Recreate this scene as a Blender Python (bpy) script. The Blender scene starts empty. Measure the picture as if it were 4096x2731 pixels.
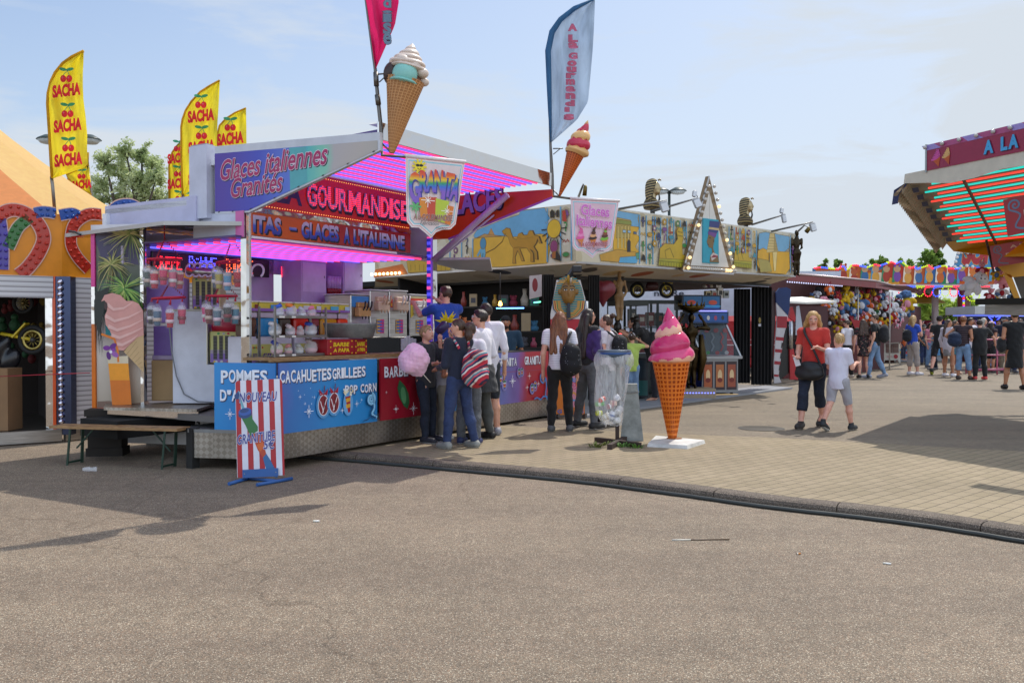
# camera, world, sun, exposure, helpers, materials
import bpy,math,random
import numpy as np
from mathutils import Vector,Matrix
from mathutils.geometry import tessellate_polygon
random.seed(7)
SC=bpy.context.scene
COL=SC.collection
R=math.radians
FPX,CX,CY,EYE,HOR=3584.0,2048.0,1365.5,1.45,1312.0
PITCH=math.atan((CY-HOR)/FPX)
cam=bpy.data.cameras.new('camera')
cam.sensor_width=36.0
cam.lens=36.0*FPX/4096.0
cam.clip_end=2000
camo=bpy.data.objects.new('camera',cam)
COL.objects.link(camo)
camo.location=(0,0,EYE)
camo.rotation_euler=(R(90)-PITCH,0,0)
SC.camera=camo
SUN_AZ,SUN_EL=(0.60,0.80),R(57)
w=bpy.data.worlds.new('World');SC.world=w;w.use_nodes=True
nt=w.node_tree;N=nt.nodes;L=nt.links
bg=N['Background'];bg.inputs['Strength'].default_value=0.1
sky=N.new('ShaderNodeTexSky');sky.sky_type='NISHITA';sky.sun_disc=False
sky.sun_elevation=SUN_EL;sky.sun_rotation=math.atan2(SUN_AZ[0],SUN_AZ[1])
sky.air_density=1.0;sky.dust_density=1.6;sky.ozone_density=1.6
tc=N.new('ShaderNodeTexCoord')
mp=N.new('ShaderNodeMapping');mp.inputs['Scale'].default_value=(1.0,1.0,5.0);mp.inputs['Rotation'].default_value=(0,R(9),R(20))
n1=N.new('ShaderNodeTexNoise');n1.inputs['Scale'].default_value=2.6;n1.inputs['Detail'].default_value=9;n1.inputs['Roughness'].default_value=0.6
n1.inputs['Distortion'].default_value=0.5
rp=N.new('ShaderNodeValToRGB');rp.color_ramp.elements[0].position=0.43;rp.color_ramp.elements[1].position=0.66
rp.color_ramp.elements[0].color=(0.03,0.03,0.03,1);rp.color_ramp.elements[1].color=(0.90,0.90,0.90,1)
sx=N.new('ShaderNodeSeparateXYZ')
hz=N.new('ShaderNodeMapRange');hz.inputs[1].default_value=-0.02;hz.inputs[2].default_value=0.42;hz.inputs[3].default_value=0.60;hz.inputs[4].default_value=0.02
sd=N.new('ShaderNodeMapRange');sd.inputs[1].default_value=-0.45;sd.inputs[2].default_value=0.55;sd.inputs[3].default_value=0.0;sd.inputs[4].default_value=0.46
ad=N.new('ShaderNodeMath');ad.operation='ADD';ad.use_clamp=True
mx2=N.new('ShaderNodeMath');mx2.operation='ADD';mx2.use_clamp=True
mixc=N.new('ShaderNodeMix');mixc.data_type='RGBA'
mixc.inputs['B'].default_value=(5.55,6.1,6.75,1)
gain=N.new('ShaderNodeMix');gain.data_type='RGBA';gain.blend_type='MULTIPLY';gain.inputs['Factor'].default_value=1
gain.inputs['B'].default_value=(1.24,1.28,1.33,1)
L.new(tc.outputs['Generated'],mp.inputs['Vector']);L.new(mp.outputs[0],n1.inputs['Vector']);L.new(n1.outputs['Fac'],rp.inputs[0])
L.new(tc.outputs['Generated'],sx.inputs[0]);L.new(sx.outputs['Z'],hz.inputs[0]);L.new(sx.outputs['X'],sd.inputs[0])
L.new(hz.outputs[0],ad.inputs[0]);L.new(sd.outputs[0],ad.inputs[1])
ml=N.new('ShaderNodeMath');ml.operation='MULTIPLY';ml.inputs[1].default_value=0.95
L.new(rp.outputs[0],ml.inputs[0])
L.new(ad.outputs[0],mx2.inputs[0]);L.new(ml.outputs[0],mx2.inputs[1])
L.new(sky.outputs[0],gain.inputs['A'])
L.new(mx2.outputs[0],mixc.inputs['Factor']);L.new(gain.outputs['Result'],mixc.inputs['A']);
bk_=N.new('ShaderNodeMapRange');bk_.inputs[1].default_value=0.15;bk_.inputs[2].default_value=-0.45;bk_.inputs[3].default_value=1.0;bk_.inputs[4].default_value=1.9  # extra sky brightness behind the camera, added as unseen fill for shaded fronts
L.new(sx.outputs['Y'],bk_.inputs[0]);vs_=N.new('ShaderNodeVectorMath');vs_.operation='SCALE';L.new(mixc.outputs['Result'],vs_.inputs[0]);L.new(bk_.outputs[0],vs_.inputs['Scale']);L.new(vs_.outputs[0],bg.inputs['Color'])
sl=bpy.data.lights.new('sun','SUN');sl.energy=2.9;sl.angle=R(0.55);sl.color=(1.0,0.945,0.865)
so=bpy.data.objects.new('sun',sl);COL.objects.link(so)
_d=Vector((SUN_AZ[0]*math.cos(SUN_EL),SUN_AZ[1]*math.cos(SUN_EL),math.sin(SUN_EL)))
so.rotation_euler=_d.to_track_quat('Z','Y').to_euler();so.location=_d*40
SC.view_settings.view_transform='Standard';SC.view_settings.look='None'
SC.view_settings.exposure=0.30;SC.view_settings.gamma=1.0;SC.view_settings.use_curve_mapping=False
SC.cycles.use_denoising=True
SC.cycles.max_bounces=8;SC.cycles.transparent_max_bounces=16
SC.cycles.sample_clamp_indirect=6
def ray(X,Y):
 rx,up=(X-CX)/FPX,-(Y-CY)/FPX
 return Vector((rx,math.cos(PITCH)+up*math.sin(PITCH),up*math.cos(PITCH)-math.sin(PITCH)))
def at(X,Y,d):
 r=ray(X,Y);return Vector((0,0,EYE))+r*(d/r.y)
def gnd(X,Y,z=0.0):
 r=ray(X,Y);return Vector((0,0,EYE))+r*((z-EYE)/r.z)
class Frame:
 """plane with origin o, right ex, up ey, normal ez"""
 def __init__(s,o,ex,ey=(0,0,1)):
  s.o=Vector(o);s.ex=Vector(ex).normalized();e=Vector(ey)
  s.ez=s.ex.cross(e).normalized();s.ey=s.ez.cross(s.ex).normalized()
 def p(s,a,b,c=0.0):return s.o+s.ex*a+s.ey*b+s.ez*c
 def mat(s):
  m=Matrix.Identity(4)
  for i,v in enumerate((s.ex,s.ey,s.ez,s.o)):m.col[i][:3]=v
  return m
 def px(s,X,Y,c=0.0):
  r=ray(X,Y);q=Vector((0,0,EYE));t=((s.o+s.ez*c)-q).dot(s.ez)/r.dot(s.ez)
  h=q+r*t-s.o;return(h.dot(s.ex),h.dot(s.ey))
 def pxs(s,pts):return[s.px(*q)for q in pts]
def Zm(x0,y0,k):
 """points read off an enlarged crop -> picture pixels"""
 return lambda*pts:[(x0+x/k,y0+y/k)for x,y in pts]
MATS={}
def lin(c):return c/12.92 if c<=0.04045 else((c+0.055)/1.055)**2.4
def hexc(h):
 h=h.lstrip('#')
 if len(h)==3:h=''.join(c*2 for c in h)
 return tuple(lin(int(h[i:i+2],16)/255)for i in(0,2,4))
def newmat(name):
 m=bpy.data.materials.new(name);m.use_nodes=True
 return m,m.node_tree,m.node_tree.nodes['Principled BSDF']
def setc(b,c):b.inputs['Base Color'].default_value=(*c[:3],1)
def node(nt,t,**kw):
 n=nt.nodes.new('ShaderNode'+t)
 for k,v in kw.items():
  if k in n.inputs:n.inputs[k].default_value=v
  else:setattr(n,k,v)
 return n
def ramp(nt,stops,src=None):
 r=nt.nodes.new('ShaderNodeValToRGB');e=r.color_ramp.elements
 while len(e)<len(stops):e.new(0.5)
 for i,(p,c)in enumerate(stops):e[i].position=p;e[i].color=(*c[:3],1)
 if src is not None:nt.links.new(src,r.inputs[0])
 return r
def M(key):
 """named material, or '#rrggbb' with flags:  !r.3 roughness  !m metal  !eN emission  !t alpha"""
 if key in MATS:return MATS[key]
 parts=key.split('!');c=hexc(parts[0])
 m,nt,b=newmat('paint_'+parts[0].lstrip('#')+''.join(parts[1:]).replace('.',''))
 rough=0.45;em=0;dirt=0.10
 for f in parts[1:]:
  if f[0]=='r':rough=float(f[1:])
  elif f[0]=='m':b.inputs['Metallic'].default_value=1.0
  elif f[0]=='e':em=float(f[1:])
  elif f[0]=='t':b.inputs['Alpha'].default_value=float(f[1:])
  elif f[0]=='d':dirt=float(f[1:])
 b.inputs['Roughness'].default_value=rough
 if em:
  setc(b,c);b.inputs['Emission Color'].default_value=(*c,1);b.inputs['Emission Strength'].default_value=em
 else:
  tcn=node(nt,'TexCoord');nz=node(nt,'TexNoise',Scale=3.3,Detail=6.0,Roughness=0.65)
  nt.links.new(tcn.outputs['Object'],nz.inputs['Vector'])
  k=1-dirt
  rr=ramp(nt,[(0.3,tuple(x*(k-.04)for x in c)),(0.62,tuple(min(1,x*1.03+.001)for x in c))],nz.outputs['Fac'])
  nt.links.new(rr.outputs[0],b.inputs['Base Color'])
  mr=node(nt,'MapRange');mr.inputs[3].default_value=max(.03,rough-.08);mr.inputs[4].default_value=rough+.1
  nt.links.new(nz.outputs['Fac'],mr.inputs[0]);nt.links.new(mr.outputs[0],b.inputs['Roughness'])
 MATS[key]=m;return m
def bump(nt,b,src,strength=.3,dist=.01):
 bp=node(nt,'Bump',Strength=strength,Distance=dist);nt.links.new(src,bp.inputs['Height']);nt.links.new(bp.outputs[0],b.inputs['Normal'])
def objco(nt,scale=(1,1,1),rot=(0,0,0),which='Object'):
 t=node(nt,'TexCoord');m=node(nt,'Mapping');m.inputs['Scale'].default_value=scale;m.inputs['Rotation'].default_value=rot
 nt.links.new(t.outputs[which],m.inputs['Vector']);return m.outputs[0]
def mul(nt,a,b_,fac=1.0,mode='MULTIPLY'):
 x=nt.nodes.new('ShaderNodeMix');x.data_type='RGBA';x.blend_type=mode;x.inputs['Factor'].default_value=fac
 nt.links.new(a,x.inputs['A'])
 if isinstance(b_,tuple):x.inputs['B'].default_value=(*b_[:3],1)
 else:nt.links.new(b_,x.inputs['B'])
 return x.outputs['Result']
def mk_asphalt(name,base,chips,scale=95.0,stain=.80):
 m,nt,b=newmat(name);co=objco(nt)
 v=node(nt,'TexVoronoi',Scale=scale);v.feature='F1';nt.links.new(co,v.inputs['Vector'])
 hs=node(nt,'SeparateColor');nt.links.new(v.outputs['Color'],hs.inputs[0])
 r1=ramp(nt,chips,hs.outputs[0]);r1.color_ramp.interpolation='CONSTANT'
 gap=ramp(nt,[(0.0,(1,1,1)),(0.45,(.92,.92,.92)),(0.8,(.45,.42,.4))],None)
 mlt=node(nt,'Math',operation='MULTIPLY');mlt.inputs[1].default_value=1.25
 nt.links.new(v.outputs['Distance'],mlt.inputs[0]);nt.links.new(mlt.outputs[0],gap.inputs[0])
 big=node(nt,'TexNoise',Scale=.55,Detail=7.0,Roughness=.6);nt.links.new(co,big.inputs['Vector'])
 rb=ramp(nt,[(.28,(stain,stain,stain*.99)),(.7,(1.06,1.05,1.04))],big.outputs['Fac'])
 med=node(nt,'TexNoise',Scale=9.0,Detail=4.0);nt.links.new(co,med.inputs['Vector'])
 rm=ramp(nt,[(.35,(.9,.9,.9)),(.65,(1.06,1.06,1.06))],med.outputs['Fac'])
 oil=node(nt,'TexNoise',Scale=1.7,Detail=3.0,Distortion=1.0);nt.links.new(co,oil.inputs['Vector']);ro=ramp(nt,[(.66,(1,1,1)),(.78,(.82,.81,.80))],oil.outputs['Fac'])
 trk=node(nt,'TexNoise',Scale=.9,Detail=5.0);nt.links.new(objco(nt,(.16,2.2,1),(0,0,R(24))),trk.inputs['Vector']);rt=ramp(nt,[(.42,(.93,.92,.92)),(.6,(1.04,1.04,1.03))],trk.outputs['Fac'])
 wv=node(nt,'VectorMath',operation='MULTIPLY_ADD');wv.inputs[1].default_value=(.9,.9,.9);wn=node(nt,'TexNoise',Scale=1.3,Detail=6.0);nt.links.new(co,wn.inputs['Vector']);nt.links.new(wn.outputs['Color'],wv.inputs[0]);nt.links.new(co,wv.inputs[2])
 ck=node(nt,'TexVoronoi',Scale=.21);ck.feature='DISTANCE_TO_EDGE';nt.links.new(wv.outputs[0],ck.inputs['Vector']);rk=ramp(nt,[(.0,(.72,.70,.68)),(.0035,(1,1,1))],ck.outputs['Distance'])
 c=mul(nt,r1.outputs[0],gap.outputs[0]);c=mul(nt,c,rk.outputs[0]);c=mul(nt,c,ro.outputs[0]);c=mul(nt,c,rt.outputs[0]);c=mul(nt,c,rb.outputs[0]);c=mul(nt,c,rm.outputs[0])
 nt.links.new(c,b.inputs['Base Color']);b.inputs['Roughness'].default_value=.8
 bump(nt,b,v.outputs['Distance'],.55,-.006);MATS[name]=m;return m
def rgb(h):return hexc(h)
mk_asphalt('road_chippings',None,[(0,rgb('#92836f')),(.25,rgb('#9c8d7a')),(.45,rgb('#a99983')),(.62,rgb('#7d7162')),(.8,rgb('#a58b72')),(.93,rgb('#d4c8b2'))],165)
mk_asphalt('plaza_asphalt',None,[(0,rgb('#8f816d')),(.3,rgb('#9a8e79')),(.55,rgb('#a59781')),(.75,rgb('#867968')),(.92,rgb('#b8ad97'))],150)
mk_asphalt('kerb_concrete',None,[(0,rgb('#7a6d60')),(.3,rgb('#6a6056')),(.6,rgb('#84786a')),(.9,rgb('#9a8d7e'))],130)
def mk_pavers():
 m,nt,b=newmat('pavers');co=objco(nt,rot=(0,0,R(-42)))
 nz0=node(nt,'TexNoise',Scale=1.3,Detail=2.0);nt.links.new(co,nz0.inputs['Vector'])
 wob=node(nt,'VectorMath',operation='MULTIPLY_ADD');wob.inputs[1].default_value=(.02,.02,.02)
 nt.links.new(nz0.outputs['Color'],wob.inputs[0]);nt.links.new(co,wob.inputs[2])
 br=node(nt,'TexBrick',Scale=1.0);br.inputs['Mortar Size'].default_value=.0045;br.inputs['Brick Width'].default_value=.24;br.inputs['Row Height'].default_value=.12
 br.inputs['Color1'].default_value=(*rgb('#918369'),1);br.inputs['Color2'].default_value=(*rgb('#9a8b72'),1);br.inputs['Mortar'].default_value=(*rgb('#544a3c'),1)
 br.inputs['Mortar Smooth'].default_value=.25
 nt.links.new(wob.outputs[0],br.inputs['Vector'])
 fine=node(nt,'TexNoise',Scale=160.0,Detail=3.0);nt.links.new(co,fine.inputs['Vector'])
 rf=ramp(nt,[(.32,(.74,.73,.72)),(.68,(1.16,1.15,1.12))],fine.outputs['Fac'])
 big=node(nt,'TexNoise',Scale=.9,Detail=6.0);nt.links.new(co,big.inputs['Vector'])
 rb=ramp(nt,[(.3,(.86,.86,.85)),(.7,(1.06,1.06,1.05))],big.outputs['Fac'])
 c=mul(nt,br.outputs['Color'],rf.outputs[0]);c=mul(nt,c,rb.outputs[0])
 nt.links.new(c,b.inputs['Base Color']);b.inputs['Roughness'].default_value=.85
 inv=node(nt,'Math',operation='MULTIPLY');inv.inputs[1].default_value=-1;nt.links.new(br.outputs['Fac'],inv.inputs[0])
 bump(nt,b,inv.outputs[0],.8,.006);MATS['pavers']=m
mk_pavers()
def mk_simple(name,fn):
 m,nt,b=newmat(name);fn(nt,b);MATS[name]=m
def f_diamond(nt,b):
 b.inputs['Metallic'].default_value=.9;b.inputs['Roughness'].default_value=.38
 co=objco(nt)
 a=node(nt,'TexVoronoi',Scale=1.0);mpn=node(nt,'Mapping');mpn.inputs['Scale'].default_value=(21,21,21);mpn.inputs['Rotation'].default_value=(0,R(45),0)
 nt.links.new(co,mpn.inputs[0])
 ck=node(nt,'TexChecker',Scale=1.0);nt.links.new(mpn.outputs[0],ck.inputs['Vector'])
 nz=node(nt,'TexNoise',Scale=2.2,Detail=5.0);nt.links.new(co,nz.inputs['Vector'])
 rr=ramp(nt,[(.3,rgb('#8d857a')),(.7,rgb('#c2bbb0'))],nz.outputs['Fac'])
 mixn=mul(nt,rr.outputs[0],ck.outputs['Color'],.0)
 ck.inputs['Color1'].default_value=(1,1,1,1);ck.inputs['Color2'].default_value=(.74,.72,.70,1)
 c=mul(nt,rr.outputs[0],ck.outputs['Color'],1.0);nt.links.new(c,b.inputs['Base Color'])
 bump(nt,b,ck.outputs['Fac'],.6,.006)
mk_simple('tread_plate',f_diamond)
def f_steel(nt,b):
 b.inputs['Metallic'].default_value=1.0
 co=objco(nt,(1,1,30));nz=node(nt,'TexNoise',Scale=4.0,Detail=5.0);nt.links.new(co,nz.inputs['Vector'])
 rr=ramp(nt,[(.3,rgb('#9c9a98')),(.7,rgb('#c9c8c6'))],nz.outputs['Fac']);nt.links.new(rr.outputs[0],b.inputs['Base Color'])
 b.inputs['Roughness'].default_value=.3
mk_simple('steel',f_steel)
def f_mirror(nt,b):
 b.inputs['Metallic'].default_value=1.0;b.inputs['Roughness'].default_value=.06;setc(b,rgb('#d8d4d0'))
 nz=node(nt,'TexNoise',Scale=2.5,Detail=2.0);nt.links.new(objco(nt),nz.inputs['Vector']);bump(nt,b,nz.outputs['Fac'],.5,.04)
mk_simple('mirror_steel',f_mirror)
def f_galv(nt,b):
 b.inputs['Metallic'].default_value=.55;b.inputs['Roughness'].default_value=.5
 nz=node(nt,'TexNoise',Scale=6.0,Detail=6.0,Roughness=.7);nt.links.new(objco(nt),nz.inputs['Vector'])
 rr=ramp(nt,[(.3,rgb('#6d706e')),(.55,rgb('#8d918f')),(.8,rgb('#a3a6a2'))],nz.outputs['Fac']);nt.links.new(rr.outputs[0],b.inputs['Base Color'])
mk_simple('galvanised',f_galv)
def f_wood(nt,b):
 nz=node(nt,'TexNoise',Scale=6.0,Detail=5.0);nt.links.new(objco(nt,(2,2,18)),nz.inputs['Vector'])
 rr=ramp(nt,[(.3,rgb('#7a5836')),(.7,rgb('#b08a5c'))],nz.outputs['Fac']);nt.links.new(rr.outputs[0],b.inputs['Base Color']);b.inputs['Roughness'].default_value=.55
mk_simple('wood',f_wood)
def f_bag(nt,b):
 setc(b,(.93,.95,.96));b.inputs['Roughness'].default_value=.35
 nz=node(nt,'TexNoise',Scale=7.0,Detail=4.0,Distortion=1.5);nt.links.new(objco(nt,(2.2,2.2,.5)),nz.inputs['Vector'])
 mr=node(nt,'MapRange');mr.inputs[1].default_value=.35;mr.inputs[2].default_value=.7;mr.inputs[3].default_value=.2;mr.inputs[4].default_value=.42
 nt.links.new(nz.outputs['Fac'],mr.inputs[0]);nt.links.new(mr.outputs[0],b.inputs['Alpha']);bump(nt,b,nz.outputs['Fac'],.4,.02)
mk_simple('clear_bag',f_bag)
def f_clear(nt,b):
 setc(b,(.95,.95,.97));b.inputs['Roughness'].default_value=.08;b.inputs['Alpha'].default_value=.28
mk_simple('clear_plastic',f_clear)
def f_skin(hx):
 def f(nt,b):
  nz=node(nt,'TexNoise',Scale=14.0,Detail=4.0);nt.links.new(objco(nt),nz.inputs['Vector']);c=rgb(hx)
  rr=ramp(nt,[(.3,(c[0]*.86,c[1]*.78,c[2]*.74)),(.7,(c[0]*1.05,c[1]*1.05,c[2]*1.05))],nz.outputs['Fac']);nt.links.new(rr.outputs[0],b.inputs['Base Color'])
  b.inputs['Roughness'].default_value=.5;b.inputs['Subsurface Weight'].default_value=.08;b.inputs['Subsurface Radius'].default_value=(.02,.008,.005)
 return f
for _n,_h in(('skin_fair','#d9a58a'),('skin_tan','#b67f5f'),('skin_pink','#dba58f'),('skin_brown','#8a5a40')):mk_simple(_n,f_skin(_h))
def f_hair(a_,b_):
 def f(nt,b):
  nz=node(nt,'TexNoise',Scale=1.0,Detail=5.0,Roughness=.7);nt.links.new(objco(nt,(130,130,9)),nz.inputs['Vector'])
  rr=ramp(nt,[(.35,rgb(a_)),(.68,rgb(b_))],nz.outputs['Fac']);nt.links.new(rr.outputs[0],b.inputs['Base Color'])
  b.inputs['Roughness'].default_value=.42;bump(nt,b,nz.outputs['Fac'],.7,.006)
 return f
for _n,_a,_b in(('hair_dark','#15100d','#3a2a20'),('hair_brown','#2c1d14','#5c4130'),('hair_auburn','#4a2a17','#9a6038'),('hair_blond','#8a6638','#d3b07a'),('hair_sand','#7a6040','#b3946a'),('hair_gold','#96703c','#dcb274'),('hair_grey','#8a8478','#c9c2b4')):mk_simple(_n,f_hair(_a,_b))
def f_cloth(hx,var=.2,rough=.85,weave=260.0):
 def f(nt,b):
  c=rgb(hx);co=objco(nt)
  nz=node(nt,'TexNoise',Scale=5.0,Detail=5.0);nt.links.new(co,nz.inputs['Vector'])
  rr=ramp(nt,[(.3,tuple(x*(1-var)for x in c)),(.7,tuple(min(1,x*(1+var*.4))for x in c))],nz.outputs['Fac']);nt.links.new(rr.outputs[0],b.inputs['Base Color'])
  b.inputs['Roughness'].default_value=rough;b.inputs['Sheen Weight'].default_value=.15
  n2=node(nt,'TexNoise',Scale=9.0,Detail=3.0,Distortion=1.2);nt.links.new(objco(nt,(1,1,.45)),n2.inputs['Vector']);bump(nt,b,n2.outputs['Fac'],.8,.02)
 return f
def C(hx,var=.2):
 k='cloth_'+hx.lstrip('#')
 if k not in MATS:mk_simple(k,f_cloth(hx,var))
 return k
def f_denim(hx):
 def f(nt,b):
  c=rgb(hx);n=node(nt,'TexNoise',Scale=3.5,Detail=6.0,Roughness=.7);nt.links.new(objco(nt),n.inputs['Vector'])
  rr=ramp(nt,[(.3,tuple(x*.65 for x in c)),(.72,tuple(min(1,x*1.45)for x in c))],n.outputs['Fac']);nt.links.new(rr.outputs[0],b.inputs['Base Color']);b.inputs['Roughness'].default_value=.9
  n2=node(nt,'TexNoise',Scale=11.0,Detail=3.0,Distortion=1.5);nt.links.new(objco(nt,(1,1,1.6)),n2.inputs['Vector']);bump(nt,b,n2.outputs['Fac'],.8,.018)
 return f
for _n,_h in(('denim_blue','#2e3c60'),('denim_grey','#5a5c60'),('denim_light','#6f8aaa'),('denim_dark','#1d2433')):mk_simple(_n,f_denim(_h))
def f_stripe(cols,scale,rot,axis='Z',wob=.3):
 def f(nt,b):
  co=objco(nt,rot=rot);s=node(nt,'SeparateXYZ');nz=node(nt,'TexNoise',Scale=6.0);nt.links.new(co,nz.inputs['Vector'])
  nt.links.new(co,s.inputs[0]);m1=node(nt,'Math',operation='MULTIPLY_ADD');m1.inputs[1].default_value=scale;nt.links.new(s.outputs[axis],m1.inputs[0])
  m0=node(nt,'Math',operation='MULTIPLY');m0.inputs[1].default_value=wob;nt.links.new(nz.outputs['Fac'],m0.inputs[0]);nt.links.new(m0.outputs[0],m1.inputs[2])
  fr=node(nt,'Math',operation='FRACT');nt.links.new(m1.outputs[0],fr.inputs[0])
  n=len(cols);rr=ramp(nt,[(i/n,rgb(c))for i,c in enumerate(cols)],fr.outputs[0]);rr.color_ramp.interpolation='CONSTANT'
  nt.links.new(rr.outputs[0],b.inputs['Base Color']);b.inputs['Roughness'].default_value=.85
 return f
mk_simple('backpack_stripes',f_stripe(['#b02a3a','#d8d0c8','#23305c','#c8485a','#4a7f90','#b8b0a8','#7a2434','#2a2a48','#c03040'],6.5,(R(20),R(38),R(15))))
mk_simple('thin_stripes',f_stripe(['#e6e3ea','#e6e3ea','#b9bac6'],42,(0,0,0),'Z',.05))
mk_simple('dark_stripes',f_stripe(['#1c1a1c','#5a4048','#1c1a1c','#2c2226'],16,(0,0,0),'Z',.05))
def f_flecks(base,fl,scale=28.0,thr=.26):
 def f(nt,b):
  v=node(nt,'TexVoronoi',Scale=scale);nt.links.new(objco(nt),v.inputs['Vector'])
  rr=ramp(nt,[(0,(1,1,1)),(thr,(0,0,0))],v.outputs['Distance']);rr.color_ramp.interpolation='CONSTANT'
  hs=node(nt,'SeparateColor');nt.links.new(v.outputs['Color'],hs.inputs[0])
  r2=ramp(nt,[(i/len(fl),rgb(c))for i,c in enumerate(fl)],hs.outputs[0]);r2.color_ramp.interpolation='CONSTANT'
  x=nt.nodes.new('ShaderNodeMix');x.data_type='RGBA';nt.links.new(rr.outputs[0],x.inputs['Factor']);x.inputs['A'].default_value=(*rgb(base),1);nt.links.new(r2.outputs[0],x.inputs['B'])
  nt.links.new(x.outputs['Result'],b.inputs['Base Color']);b.inputs['Roughness'].default_value=.8
 return f
mk_simple('floral_cloth',f_flecks('#1b1517',['#6a2430','#3a3030','#8a6a60','#2a2a2a'],24,.42))
mk_simple('dotted_black',f_flecks('#121317',['#c8c8cc','#a0a0a8'],30,.14))
mk_simple('checked_cloth',f_flecks('#39424a',['#6a7a80','#20262c','#909a9a'],22,.5))
def f_grad(stops,axis,lo,hi,extra=None,rough=.35):
 """printed colour blend across a board (object space)"""
 def f(nt,b):
  s=node(nt,'SeparateXYZ');nt.links.new(objco(nt),s.inputs[0]);mr=node(nt,'MapRange');mr.inputs[1].default_value=lo;mr.inputs[2].default_value=hi
  nt.links.new(s.outputs[axis],mr.inputs[0])
  nz=node(nt,'TexNoise',Scale=2.2,Detail=5.0);nt.links.new(objco(nt),nz.inputs['Vector']);a=node(nt,'Math',operation='MULTIPLY_ADD');a.inputs[1].default_value=.25;nt.links.new(nz.outputs['Fac'],a.inputs[0])
  sb=node(nt,'Math',operation='SUBTRACT');sb.inputs[1].default_value=.125;nt.links.new(mr.outputs[0],sb.inputs[0]);nt.links.new(sb.outputs[0],a.inputs[2])
  rr=ramp(nt,[(p,rgb(c))for p,c in stops],a.outputs[0]);nt.links.new(rr.outputs[0],b.inputs['Base Color']);b.inputs['Roughness'].default_value=rough
 return f
WORLD={}
def _new(name,data):o=bpy.data.objects.new(name,data);COL.objects.link(o);return o
def tag(o,label=None,cat=None,group=None,kind=None):
 for k,v in(('label',label),('category',cat),('group',group),('kind',kind)):
  if v:o[k]=v
 return o
def thing(name,label,cat,loc=(0,0,0),group=None):
 o=_new(name,None);o.empty_display_size=.2;o.location=loc;WORLD[o.name]=Vector(loc);return tag(o,label,cat,group)
def bez(t):return t*t*(3-2*t)
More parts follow.
